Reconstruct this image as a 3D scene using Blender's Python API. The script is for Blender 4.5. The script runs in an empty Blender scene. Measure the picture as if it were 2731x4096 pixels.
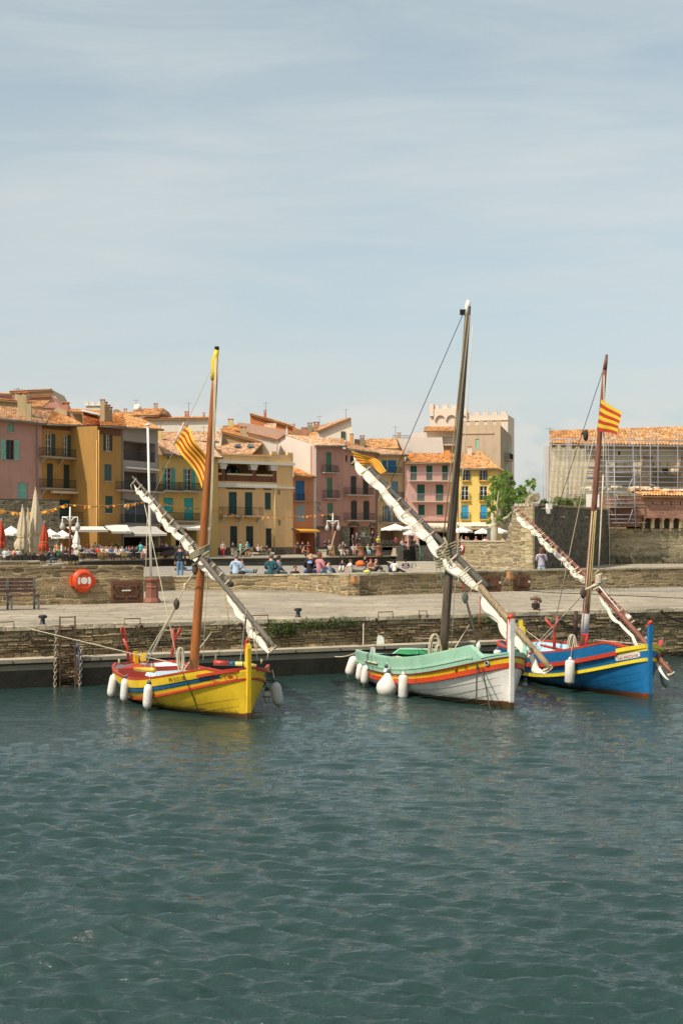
import bpy, bmesh, math, random
import numpy as np
from mathutils import Vector, Matrix, noise
R=math.radians; PI=math.pi
random.seed(7)
SC=bpy.context.scene
COL=SC.collection
# camera model: photo pixels (2731 x 4096); 50 mm lens on a 24 x 36 frame, eye 3.6 m above the water
F=5600.0; CX=1365.5; YH=2150.0; HC=3.6
V=Vector
def P(x,y,Y): return V(((x-CX)*Y/F, Y, HC-(y-YH)*Y/F))
def G(x,y,z):                       # point on level z seen at photo pixel
    Y=(HC-z)*F/(y-YH); return P(x,y,Y)
def WM(o):
    M=o.matrix_basis.copy()
    while o.parent: o=o.parent; M=o.matrix_basis@M
    return M
def lerp(a,b,t): return a+(b-a)*t
# ---------------------------------------------------------------- materials
MATS={}
def srgb(c):
    if isinstance(c,str):
        c=[int(c[i:i+2],16)/255 for i in (0,2,4)]
        return tuple(((v+.055)/1.055)**2.4 if v>.04045 else v/12.92 for v in c)
    return tuple(c)
class NT:
    def __init__(s,name):
        s.m=bpy.data.materials.new(name); s.m.use_nodes=True
        s.t=s.m.node_tree; s.b=s.t.nodes['Principled BSDF']; s.n=s.t.nodes; s.l=s.t.links
    def node(s,typ,**k):
        n=s.n.new(typ)
        for a,b in k.items():
            if a.startswith('i_'):
                key=a[2:]; key=int(key) if key.isdigit() else key.replace('_',' ')
                n.inputs[key].default_value=b
            else: setattr(n,a,b)
        return n
    def link(s,a,b): s.l.new(a,b)
    def coord(s,kind='Object',scale=(1,1,1)):
        tc=s.node('ShaderNodeTexCoord'); mp=s.node('ShaderNodeMapping'); mp.inputs['Scale'].default_value=scale
        s.link(tc.outputs[kind],mp.inputs['Vector']); return mp.outputs[0]
    def ramp(s,fac,stops,interp='LINEAR'):
        r=s.node('ShaderNodeValToRGB'); r.color_ramp.interpolation=interp
        e=r.color_ramp.elements
        while len(e)<len(stops): e.new(.5)
        for i,(p,c) in enumerate(stops):
            e[i].position=p; e[i].color=(*c,1) if len(c)==3 else c
        s.link(fac,r.inputs[0]); return r.outputs[0]
    def mix(s,fac,a,b,typ='MIX'):
        m=s.node('ShaderNodeMix',data_type='RGBA',blend_type=typ)
        for sock,v in ((m.inputs[0],fac),(m.inputs[6],a),(m.inputs[7],b)):
            if hasattr(v,'is_linked'): s.link(v,sock)
            elif isinstance(v,(int,float)): sock.default_value=v
            else: sock.default_value=(*v,1)
        return m.outputs[2]
    def math(s,op,a,b=0.0,c=0.0):
        m=s.node('ShaderNodeMath',operation=op)
        for i,v in enumerate((a,b,c)):
            if hasattr(v,'is_linked'): s.link(v,m.inputs[i])
            else: m.inputs[i].default_value=v
        return m.outputs[0]
    def bump(s,h,dist=.01,strength=1.0):
        b=s.node('ShaderNodeBump'); b.inputs['Distance'].default_value=dist; b.inputs['Strength'].default_value=strength
        s.link(h,b.inputs['Height']); s.link(b.outputs[0],s.b.inputs['Normal'])
    def noise(s,vec,scale,detail=4,rough=.55):
        n=s.node('ShaderNodeTexNoise'); n.inputs['Scale'].default_value=scale; n.inputs['Detail'].default_value=detail; n.inputs['Roughness'].default_value=rough
        s.link(vec,n.inputs['Vector']); return n.outputs[0]
    def col(s,c): s.link(c,s.b.inputs['Base Color'])
def mul(c,k): return tuple(min(1,v*k) for v in c)
def paint(c,rough=.75,var=.25,scale=2.0,bump=.004,key=None,metal=0,grain=True):
    """generic weathered surface: base colour with patchy variation and grain"""
    c=srgb(c); k=('paint',c,rough,var,scale,bump,metal)
    if k in MATS: return MATS[k]
    t=NT(key or 'paint'); v=t.coord('Object')
    n1=t.noise(v,scale,5,.6); n2=t.noise(v,scale*9,3,.6)
    f=t.math('ADD',t.math('MULTIPLY',n1,.65),t.math('MULTIPLY',n2,.35))
    t.col(t.ramp(f,[(.3,mul(c,1-var)),(.5,c),(.72,mul(c,1+var*.7))]))
    t.b.inputs['Roughness'].default_value=rough; t.b.inputs['Metallic'].default_value=metal
    if bump: t.bump(n2,bump)
    MATS[k]=t.m; return t.m
def plaster(c,var=.22,dirt=.42):
    c=srgb(c); g_=sum(c)/3; c=tuple(lerp(x,g_*m_,.05) for x,m_ in zip(c,(1.08,1.0,.9))); k=('plaster',c,var)
    if k in MATS: return MATS[k]
    t=NT('plaster'); v=t.coord('UV',(1,1,1)); vs=t.coord('UV',(1.6,.22,1))
    n1=t.noise(v,.35,6,.7); n2=t.noise(vs,1.2,5,.6); n3=t.noise(v,14,3,.7)
    f=t.math('ADD',t.math('MULTIPLY',n1,.5),t.math('MULTIPLY',n3,.5))
    base=t.ramp(f,[(.3,mul(c,1-var)),(.5,c),(.7,mul(c,1+var*.8))])
    g=sum(c)/3
    dc=tuple(lerp(x,g*.6,.5)*.75 for x in c)
    t.col(t.mix(t.ramp(n2,[(.52,(0,0,0)),(.75,(dirt*1.4,)*3)]),base,dc))
    t.b.inputs['Roughness'].default_value=.92; t.bump(n3,.02)
    MATS[k]=t.m; return t.m
def stone(cols,mortar,sx=2.6,sz=7.0,edge=.035,bump=.05,key='stone',streak=0):
    """coursed rubble masonry laid out on metric UVs"""
    cols=[srgb(c) for c in cols]; mortar=srgb(mortar); k=('stone',tuple(cols),mortar,sx,sz,edge)
    if k in MATS: return MATS[k]
    t=NT(key); tc=t.node('ShaderNodeTexCoord'); u=tc.outputs['UV']
    def nz(scale,amt,det=3):
        n=t.node('ShaderNodeTexNoise'); n.inputs['Scale'].default_value=scale; n.inputs['Detail'].default_value=det; t.link(u,n.inputs['Vector'])
        sp_=t.node('ShaderNodeSeparateColor'); t.link(n.outputs['Color'],sp_.inputs[0]); return [t.math('MULTIPLY_ADD',sp_.outputs[i],amt,-amt/2) for i in (0,1)]
    sep=t.node('ShaderNodeSeparateXYZ'); t.link(u,sep.inputs[0])
    h=1/sz; w=1/sx
    a1,a2=nz(3.2,h*1.5),nz(.7,h*4.0)
    U_=t.math('ADD',sep.outputs[0],a1[0]); V_=t.math('ADD',t.math('ADD',sep.outputs[1],a1[1]),a2[1])
    v2=t.math('MULTIPLY',V_,sz); v2=t.math('ADD',v2,t.math('MULTIPLY',t.math('SINE',t.math('MULTIPLY',v2,1.9)),.33))
    row=t.math('FLOOR',v2); fv=t.math('FRACT',v2)
    w1=t.node('ShaderNodeTexWhiteNoise',noise_dimensions='1D'); t.link(row,w1.inputs['W']); rn=w1.outputs['Value']
    us=t.math('MULTIPLY',t.math('MULTIPLY',U_,sx),t.math('MULTIPLY_ADD',rn,.7,.7))
    u2=t.math('ADD',t.math('ADD',us,t.math('MULTIPLY',rn,37.0)),t.math('MULTIPLY',t.math('SINE',t.math('ADD',t.math('MULTIPLY',us,2.1),t.math('MULTIPLY',rn,60.0))),.38))
    cl=t.math('FLOOR',u2); fu=t.math('FRACT',u2)
    du=t.math('MULTIPLY',t.math('MINIMUM',fu,t.math('SUBTRACT',1.0,fu)),w); dv=t.math('MULTIPLY',t.math('MINIMUM',fv,t.math('SUBTRACT',1.0,fv)),h)
    dd=t.math('SMOOTH_MIN',du,dv,h*.22)
    dd=t.math('DIVIDE',dd,h*.5)                      # 0 at the joint, 1 mid stone
    cmb=t.node('ShaderNodeCombineXYZ'); t.link(row,cmb.inputs[0]); t.link(cl,cmb.inputs[1])
    wn=t.node('ShaderNodeTexWhiteNoise',noise_dimensions='2D'); t.link(cmb.outputs[0],wn.inputs['Vector'])
    sp=t.node('ShaderNodeSeparateColor'); t.link(wn.outputs['Color'],sp.inputs[0])
    n=len(cols); c1=t.ramp(sp.outputs[0],[((i+.5)/n,c) for i,c in enumerate(cols)],'LINEAR')
    fine=t.noise(u,16,5,.7); big=t.noise(u,.35,4,.6)
    c1=t.mix(.75,c1,t.ramp(fine,[(.25,(.34,)*3),(.5,(.85,)*3),(.75,(1.4,)*3)]),'MULTIPLY')
    e0=edge*2.4
    mask=t.ramp(t.math('ADD',dd,t.math('MULTIPLY_ADD',fine,.3,-.15)),[(e0*.6,(0,0,0)),(e0*2.2+.03,(1,1,1))])
    mo=t.mix(.7,mortar,t.ramp(fine,[(.3,(.55,)*3),(.7,(1.2,)*3)]),'MULTIPLY')
    cc=t.mix(mask,mo,c1)
    cc=t.mix(.8,cc,t.ramp(big,[(.3,(.7,)*3),(.65,(1.15,)*3)]),'MULTIPLY')
    if streak:
        st=t.noise(t.coord('UV',(.35,2.4,1)),1.0,6,.7); cc=t.mix(streak,cc,t.ramp(st,[(.32,(.62,.60,.58)),(.5,(.95,.95,.95)),(.68,(1.25,1.22,1.16))]),'MULTIPLY')
    t.col(cc); t.b.inputs['Roughness'].default_value=.93
    hh=t.math('ADD',t.math('MULTIPLY',t.ramp(dd,[(0,(0,0,0)),(.45,(1,1,1))]),.45),t.math('MULTIPLY',fine,.55))
    hh=t.math('ADD',hh,t.math('MULTIPLY',sp.outputs[1],.35))
    t.bump(hh,bump)
    MATS[k]=t.m; return t.m
def tiles(c='d8ac80',c2='a85a2c',c3='e0b080'):
    k=('tiles',c,c2,c3)
    if k in MATS: return MATS[k]
    a,b,d=srgb(c),srgb(c2),srgb(c3)
    t=NT('roof_tiles'); v=t.coord('UV',(1/.26,1/.42,1))
    fl=t.node('ShaderNodeVectorMath',operation='FLOOR'); t.link(v,fl.inputs[0])
    wn=t.node('ShaderNodeTexWhiteNoise',noise_dimensions='2D'); t.link(fl.outputs[0],wn.inputs['Vector'])
    c0=t.ramp(wn.outputs['Value'],[(.04,mul(b,.75)),(.25,b),(.5,a),(.8,a),(.95,d)])
    u=t.coord('UV'); n=t.noise(u,1.1,5,.65); f=t.noise(u,18,3,.7)
    c0=t.mix(.8,c0,t.ramp(n,[(.3,(.72,)*3),(.6,(1.1,)*3)]),'MULTIPLY')
    c0=t.mix(.6,c0,t.ramp(f,[(.3,(.7,)*3),(.7,(1.2,)*3)]),'MULTIPLY')
    t.col(c0); t.b.inputs['Roughness'].default_value=.9
    MATS[k]=t.m; return t.m
def glass(c='1a2226',rough=.12):
    k=('glass',c)
    if k in MATS: return MATS[k]
    t=NT('window_glass'); v=t.coord('Object'); n=t.noise(v,1.3,2)
    t.col(t.ramp(n,[(.35,mul(srgb(c),.5)),(.65,mul(srgb(c),1.5))])); t.b.inputs['Roughness'].default_value=rough; t.b.inputs['Specular IOR Level'].default_value=.4
    MATS[k]=t.m; return t.m
def wood(c,c2,rough=.7,scale=6,stretch=.12):
    c,c2=srgb(c),srgb(c2); k=('wood',c,c2,rough,scale)
    if k in MATS: return MATS[k]
    t=NT('wood'); v=t.coord('Object',(1,1,stretch)); n=t.noise(v,scale*3,6,.65); n2=t.noise(t.coord('Object'),1.3,3)
    f=t.math('ADD',t.math('MULTIPLY',n,.7),t.math('MULTIPLY',n2,.3))
    t.col(t.ramp(f,[(.32,c2),(.5,c),(.7,mul(c,1.35))])); t.b.inputs['Roughness'].default_value=rough; t.bump(n,.01)
    MATS[k]=t.m; return t.m
# ---------------------------------------------------------------- mesh builder (world coordinates)
class MB:
    def __init__(s): s.v=[]; s.f=[]; s.m=[]; s.u=[]; s.sm=[]
    def add(s,vs,fs,mi=0,uvs=None,smooth=False):
        o=len(s.v); s.v+= [tuple(x) for x in vs]
        for i,f in enumerate(fs):
            s.f.append(tuple(o+j for j in f)); s.m.append(mi if not isinstance(mi,list) else mi[i]); s.sm.append(smooth)
            s.u.append([uvs[j] for j in f] if uvs else None)
        return s
    def quad(s,a,b,c,d,mi=0,uv=None): return s.add([a,b,c,d],[(0,1,2,3)],mi,uv)
    def hexa(s,p,mi=0):               # 8 points: bottom 4 (ccw), top 4
        return s.add(p,[(3,2,1,0),(4,5,6,7),(0,1,5,4),(1,2,6,5),(2,3,7,6),(3,0,4,7)],mi)
    def box(s,c,hx,hy,hz,mi=0,rot=0,tilt=None):
        M=Matrix.Rotation(rot,3,'Z')
        if tilt is not None: M=M@tilt
        c=V(c); P8=[c+M@V((sx*hx,sy*hy,sz*hz)) for sz in(-1,1) for sx,sy in((-1,-1),(1,-1),(1,1),(-1,1))]
        return s.hexa(P8,mi)
    def bar(s,a,b,w,h,mi=0,up=V((0,0,1))):   # square bar between points
        a,b=V(a),V(b); d=(b-a).normalized(); x=d.cross(up)
        if x.length<1e-4: x=V((1,0,0))
        x.normalize(); y=x.cross(d)
        x=x*w/2; y=y*h/2
        return s.hexa([a-x-y,a+x-y,a+x+y,a-x+y,b-x-y,b+x-y,b+x+y,b-x+y],mi)
    def tube(s,pts,r,n=8,mi=0,cap=True,smooth=True,mis=None,prof=None):
        pts=[V(p) for p in pts]; N=len(pts)
        rr=r if isinstance(r,(list,tuple)) else [r]*N
        vs=[];fs=[];up=None
        for i,p in enumerate(pts):
            d=(pts[min(i+1,N-1)]-pts[max(i-1,0)])
            d=d.normalized() if d.length>1e-9 else V((0,0,1))
            if up is None:
                up=V((0,0,1)) if abs(d.z)<.9 else V((0,1,0))
            x=d.cross(up)
            if x.length<1e-5: x=V((1,0,0))
            x.normalize(); y=x.cross(d).normalized(); up=y
            for k in range(n):
                a=2*PI*k/n; q=rr[i]*(prof(i,a) if prof else 1)
                vs.append(p+x*(math.cos(a)*q)+y*(math.sin(a)*q))
        ml=[]
        for i in range(N-1):
            for k in range(n):
                k2=(k+1)%n; fs.append((i*n+k,i*n+k2,(i+1)*n+k2,(i+1)*n+k)); ml.append(mis[i] if mis else mi)
        if cap:
            fs.append(tuple(range(n-1,-1,-1))); ml.append(mis[0] if mis else mi)
            fs.append(tuple(range((N-1)*n,N*n))); ml.append(mis[-1] if mis else mi)
        return s.add(vs,fs,ml,None,smooth)
    def lathe(s,c,prof,n=12,mi=0,axis=None,smooth=True,sx=1,sy=1,mis=None):
        c=V(c); M=Matrix.Identity(3) if axis is None else V((0,0,1)).rotation_difference(V(axis)).to_matrix()
        vs=[];fs=[];ml=[]
        for r,z in prof:
            for k in range(n):
                a=2*PI*k/n; vs.append(c+M@V((r*math.cos(a)*sx,r*math.sin(a)*sy,z)))
        for i in range(len(prof)-1):
            for k in range(n):
                k2=(k+1)%n; fs.append((i*n+k,i*n+k2,(i+1)*n+k2,(i+1)*n+k)); ml.append(mis[i] if mis else mi)
        fs.append(tuple(range(n-1,-1,-1))); ml.append(ml[0]); fs.append(tuple(range((len(prof)-1)*n,len(prof)*n))); ml.append(ml[-2])
        return s.add(vs,fs,ml,None,smooth)
    def prism(s,poly,off,mi=0):        # polygon (list of points) extruded by vector off
        n=len(poly); off=V(off); vs=[V(p) for p in poly]+[V(p)+off for p in poly]
        fs=[tuple(range(n)),tuple(range(2*n-1,n-1,-1))]+[(i,i+n,(i+1)%n+n,(i+1)%n) for i in range(n)]
        return s.add(vs,fs,mi)
    def build(s,name,mats,parent=None,fix=False):
        me=bpy.data.meshes.new(name)
        M=WM(parent).inverted() if parent is not None else None
        base=None
        vs=s.v
        if M is not None: vs=[tuple(M@V(p)) for p in vs]
        else:
            a=np.array(vs); lo,hi=a.min(0),a.max(0); base=V(((lo[0]+hi[0])/2,(lo[1]+hi[1])/2,lo[2])); vs=[tuple(x) for x in (a-np.array(base))]
        me.from_pydata(vs,[],s.f)
        if not isinstance(mats,(list,tuple)): mats=[mats]
        for m in mats: me.materials.append(m)
        me.polygons.foreach_set('material_index',s.m); me.polygons.foreach_set('use_smooth',s.sm)
        # metric UVs by box projection
        ul=me.uv_layers.new(name='UVMap'); uv=[]
        for f,u in zip(s.f,s.u):
            if u is not None:
                for q in u: uv+= [q[0],q[1]]
                continue
            p=[V(s.v[j]) for j in f]
            nn=V((0,0,0))
            for i in range(len(p)): nn+= (p[i]-p[0]).cross(p[(i+1)%len(p)]-p[0])
            if nn.length<1e-12: nn=V((0,0,1))
            nn.normalize()
            if abs(nn.z)>.8:
                for q in p: uv+=[q.x,q.y]
            else:
                t=V((nn.y,-nn.x,0)).normalized()
                if (t.x if abs(t.x)>.3 else t.y)<0: t=-t
                for q in p: uv+=[q.dot(t),q.z]
        ul.data.foreach_set('uv',uv)
        if fix:
            bm=bmesh.new(); bm.from_mesh(me); bmesh.ops.recalc_face_normals(bm,faces=bm.faces); bm.to_mesh(me); bm.free()
        me.update()
        o=bpy.data.objects.new(name,me); COL.objects.link(o)
        if parent is not None: o.parent=parent
        else:
            o.location=base; o.matrix_world=Matrix.Translation(base)
        return o
def tag(o,label,cat,group=None,kind=None):
    if label: o['label']=label
    if cat: o['category']=cat
    if group: o['group']=group
    if kind: o['kind']=kind
    return o
def thing(name,label,cat,loc,group=None,rot=0):
    o=bpy.data.objects.new(name,None); COL.objects.link(o); o.empty_display_size=.2
    o.matrix_world=Matrix.Translation(V(loc))@Matrix.Rotation(rot,4,'Z')
    return tag(o,label,cat,group)
def struct(o): o['kind']='structure'; return o
def copy_tree(o,loc,rot=0,scale=1,label=None,group=None,parent=None):
    c=o.copy(); COL.objects.link(c)
    if parent is None:
        c.matrix_world=Matrix.Translation(V(loc))@Matrix.Rotation(rot,4,'Z')@Matrix.Scale(scale,4)
        if label: c['label']=label
        if group: c['group']=group
    else: c.parent=parent
    for ch in list(o.children): copy_tree(ch,None,parent=c)
    return c
def setmat(o,*mats):
    for i,m in enumerate(mats):
        if m is None: continue
        o.material_slots[i].link='OBJECT'; o.material_slots[i].material=m
def text(body,origin,right,up,size,mat,name,parent,thick=.004,label=None,bold=0):
    """flat lettering standing on a surface: origin = lower left corner, right/up unit vectors"""
    cu=bpy.data.curves.new('lettering','FONT'); cu.body=body; cu.size=size; cu.extrude=thick; cu.offset=bold
    to=bpy.data.objects.new('lettering',cu); COL.objects.link(to)
    dg=bpy.context.evaluated_depsgraph_get(); dg.update()
    me=bpy.data.meshes.new_from_object(to.evaluated_get(dg)); bpy.data.objects.remove(to)
    right=V(right).normalized(); up=V(up).normalized(); nrm=right.cross(up)
    M=Matrix((right,up,nrm)).transposed().to_4x4(); M.translation=V(origin)
    if parent is not None: M=WM(parent).inverted()@M
    me.transform(M); me.materials.clear(); me.materials.append(mat)
    o=bpy.data.objects.new(name,me); COL.objects.link(o)
    if parent is not None: o.parent=parent
    return o
def textw(body,size):
    cu=bpy.data.curves.new('t','FONT'); cu.body=body; cu.size=size; to=bpy.data.objects.new('t',cu); COL.objects.link(to)
    bpy.context.view_layer.update(); w=to.dimensions.x; bpy.data.objects.remove(to); return w
# ---------------------------------------------------------------- camera, world, sun
cam=bpy.data.cameras.new('camera'); cam.sensor_fit='HORIZONTAL'; cam.sensor_width=24; cam.lens=F*24/2731
cam.shift_y=(YH-2048)/2731; cam.clip_start=.1; cam.clip_end=8000
co=bpy.data.objects.new('camera',cam); COL.objects.link(co); co.location=(0,0,HC); co.rotation_euler=(R(90),0,0); SC.camera=co
SC.render.resolution_x=682; SC.render.resolution_y=1024
SC.view_settings.view_transform='Standard'; SC.view_settings.look='None'; SC.view_settings.gamma=1; SC.view_settings.exposure=.43
SUN_AZ=47; SUN_EL=50        # degrees left of straight behind the camera
sd=V((-math.sin(R(SUN_AZ))*math.cos(R(SUN_EL)),-math.cos(R(SUN_AZ))*math.cos(R(SUN_EL)),math.sin(R(SUN_EL))))
sl=bpy.data.lights.new('sun','SUN'); sl.energy=3.5; sl.angle=R(.6); sl.color=(1,.92,.79)
so=bpy.data.objects.new('sun',sl); COL.objects.link(so); so.rotation_euler=sd.to_track_quat('Z','Y').to_euler(); so.location=(0,0,60)
w=bpy.data.worlds.new('World'); SC.world=w; w.use_nodes=True; nt=w.node_tree
bg=nt.nodes['Background']; sky=nt.nodes.new('ShaderNodeTexSky'); sky.sky_type='NISHITA'; sky.sun_disc=False
sky.sun_elevation=R(SUN_EL); sky.sun_rotation=math.atan2(sd.x,sd.y); sky.air_density=1.0; sky.dust_density=1.6; sky.ozone_density=1.2
tc=nt.nodes.new('ShaderNodeTexCoord'); sep=nt.nodes.new('ShaderNodeSeparateXYZ'); nt.links.new(tc.outputs['Generated'],sep.inputs[0])
def wm(op,a,b=0.0,c=0.0):
    m=nt.nodes.new('ShaderNodeMath'); m.operation=op
    for i,v in enumerate((a,b,c)):
        if hasattr(v,'is_linked'): nt.links.new(v,m.inputs[i])
        else: m.inputs[i].default_value=v
    return m.outputs[0]
def wn(scale,detail,rough,sc,rot=(0,0,0),dist=0):
    mp=nt.nodes.new('ShaderNodeMapping'); mp.inputs['Scale'].default_value=sc; mp.inputs['Rotation'].default_value=rot; nt.links.new(tc.outputs['Generated'],mp.inputs[0])
    n=nt.nodes.new('ShaderNodeTexNoise'); n.inputs['Scale'].default_value=scale; n.inputs['Detail'].default_value=detail; n.inputs['Roughness'].default_value=rough; n.inputs['Distortion'].default_value=dist
    nt.links.new(mp.outputs[0],n.inputs['Vector']); return n.outputs[0]
def wr(f,stops):
    r=nt.nodes.new('ShaderNodeValToRGB'); e=r.color_ramp.elements
    while len(e)<len(stops): e.new(.5)
    for i,(p,c) in enumerate(stops): e[i].position=p; e[i].color=(c,c,c,1)
    nt.links.new(f,r.inputs[0]); return r.outputs[0]
# veil of high cirrus: long soft bands, plus low cumulus at the horizon
veil=wr(wn(1.6,6,.5,(1.0,1.0,5.0),(0,R(9),0),.35),[(.36,0),(.68,1)])
veil2=wr(wn(4.5,7,.6,(1.0,1.0,7.0),(0,R(14),0),.6),[(.42,0),(.75,1)])
band=wr(sep.outputs['Z'],[(.0,.75),(.16,.35),(.25,.75),(.33,.35),(.5,.1)])
cl=wm('ADD',wm('MULTIPLY',wm('MULTIPLY',veil,band),.75),wm('MULTIPLY',veil2,.22))
low=wr(wn(13,8,.55,(1,1,2.1)),[(.47,0),(.54,1)])
lowm=wr(sep.outputs['Z'],[(.045,.9),(.085,.55),(.105,0)])
cl=wm('ADD',cl,wm('MULTIPLY',wm('MULTIPLY',low,lowm),.7))
cl=wm('MINIMUM',wm('ADD',cl,.12),.95)
hsv=nt.nodes.new('ShaderNodeHueSaturation'); hsv.inputs['Saturation'].default_value=.62; hsv.inputs['Value'].default_value=1.0; hsv.inputs['Hue'].default_value=.487; nt.links.new(sky.outputs[0],hsv.inputs['Color'])
mx=nt.nodes.new('ShaderNodeMix'); mx.data_type='RGBA'; nt.links.new(cl,mx.inputs[0]); nt.links.new(hsv.outputs[0],mx.inputs[6])
mx.inputs[7].default_value=(5.85,5.5,5.25,1); gr=nt.nodes.new('ShaderNodeValToRGB'); ge=gr.color_ramp.elements; ge.new(.5); ge.new(.6)
for i_,(p_,c_) in enumerate(((0,(.58,.63,.64)),(.12,(.635,.68,.68)),(.38,(.72,.785,.765)),(.75,(1,1,1)))): ge[i_].position=p_; ge[i_].color=(*c_,1)
nt.links.new(sep.outputs['Z'],gr.inputs[0]); mg=nt.nodes.new('ShaderNodeMix'); mg.data_type='RGBA'; mg.blend_type='MULTIPLY'; mg.inputs[0].default_value=1; nt.links.new(mx.outputs[2],mg.inputs[6]); nt.links.new(gr.outputs[0],mg.inputs[7])
nt.links.new(mg.outputs[2],bg.inputs['Color']); bg.inputs['Strength'].default_value=.145
# ---------------------------------------------------------------- levels
ZQ=1.45; ZP=1.43; ZU=2.4
# quay front line
QA=V((-8.14,33.4,0)); QB=V((10.35,42.4,0)); QD=(QB-QA).normalized(); QN=V((QD.y,-QD.x,0))   # QN towards the water
def q(u,z,d=0): p=QA+QD*u+QN*d; return V((p.x,p.y,z))
QL=(QB-QA).length
def qu(px,z=None):                     # quay coordinate u where the sight line through column px meets the front
    k=(px-CX)/F; return (k*QA.y-QA.x)/(QD.x-k*QD.y)
M_quay=stone(['a08a64','7a6a4c','bfa67c','5e5442','8f7a58','b09a70'],'c9b48a',2.6,12,.05,.05)
M_wall=stone(['a28c66','7d6c4e','b8a078','66593f','94805c','a99068'],'c4b08a',3.0,11,.05,.05)
M_pave=stone(['a89a82','b8ab94','9a8d78','b3a48a'],'8d826c',1.1,2.6,.05,.03,'paving',1.0)
M_conc=paint('b0a48c',.9,.2,1.5,.01); M_conc_dark=paint('4f4a40',.9,.3,1.2,.01); M_tide=stone(['4a4a34','3a3c2a','56523a','30301f'],'3c3a28',2.6,12,.05,.05); M_wet=paint('2a281f',.6,.4,1.5,.02)
M_cap=stone(['b8a98c','a89a7e','c8bb9e','958a70'],'8d826c',1.6,4,.03,.02)
# water: one sheet, finely rippled near the camera
rng=np.random.default_rng(5)
def water():
    ys=[2.0]; 
    while ys[-1]<44: ys.append(ys[-1]+max(.028,ys[-1]*.0032))
    ys=np.array(ys); ny=len(ys)
    nx=640; tx=np.linspace(-1,1,nx)
    Yg=np.repeat(ys[:,None],nx,1); Xg=tx[None,:]*(4.0+Yg*.36)
    H=np.zeros_like(Xg)
    for i in range(110):
        lam=math.exp(rng.uniform(math.log(.13),math.log(1.9)))
        ang=R(60 if i%2 else 92)+rng.normal(0,.36)        # travel direction, roughly towards the camera from the right
        k=2*PI/lam; kx,ky=k*math.cos(ang),k*math.sin(ang); ph=rng.uniform(0,2*PI)
        amp=.0047*lam**.95*(2.0 if lam<.5 else (1.0 if lam<.8 else .32))
        fade=np.clip(lam/(Yg*.0032*3.0)-.6,0,1)
        warp=.35*np.sin(Xg*.9+Yg*.6+ph)+.3*np.sin(Xg*.37-Yg*1.1+2*ph)
        s=np.sin(kx*Xg+ky*Yg+ph+warp*2)
        H+=amp*fade*(s+.15*np.cos(2*(kx*Xg+ky*Yg+ph+warp*2)))
    H*=np.clip(1.45-(Yg-11)*.06,.42,1.45)
    H*=1.0+.45*np.sin(Xg*.35+.5)*np.sin(Yg*.28)
    H*=np.clip((1-np.abs(tx[None,:]))/.12,0,1)*np.clip((Yg-2)/1.5,0,1)*np.clip((ys[-1]-Yg)/2,0,1)
    vs=np.stack([Xg,Yg,H],-1).reshape(-1,3); 
    idx=np.arange(ny*nx).reshape(ny,nx)
    fs=np.stack([idx[:-1,:-1],idx[:-1,1:],idx[1:,1:],idx[1:,:-1]],-1).reshape(-1,4)
    # outer skirt to the horizon
    n0=len(vs); big=[]
    bl,br,tr,tl=idx[0,0],idx[0,-1],idx[-1,-1],idx[-1,0]
    ext=np.array([(-3000,-3000,0),(3000,-3000,0),(3000,3000,0),(-3000,3000,0)],float)
    vs=np.concatenate([vs,ext]); a,b,c,d=n0,n0+1,n0+2,n0+3
    me=bpy.data.meshes.new('water')
    faces=fs.tolist()+[(a,b)+tuple(idx[0,::-1].tolist()),(b,c)+tuple(idx[::-1,-1].tolist()),(c,d)+tuple(idx[-1,:].tolist()),(d,a)+tuple(idx[:,0].tolist())]
    me.from_pydata(vs.tolist(),[],faces); me.polygons.foreach_set('use_smooth',[True]*len(faces)); me.update()
    t=NT('sea_water'); v=t.coord('Object',(.62,1.6,1)); n1=t.noise(v,7,4,.6); n2=t.noise(v,26,3,.6); n3=t.noise(v,2.2,3,.5)
    t.b.inputs['Base Color'].default_value=(.018,.041,.036,1); t.b.inputs['Roughness'].default_value=.02; t.b.inputs['IOR'].default_value=1.33
    t.bump(t.math('ADD',t.math('MULTIPLY',n1,1.1),t.math('ADD',t.math('MULTIPLY',n2,.18),t.math('MULTIPLY',n3,.6))),.031)
    me.materials.append(t.m); o=bpy.data.objects.new('water',me); COL.objects.link(o); struct(o)
water()
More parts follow.
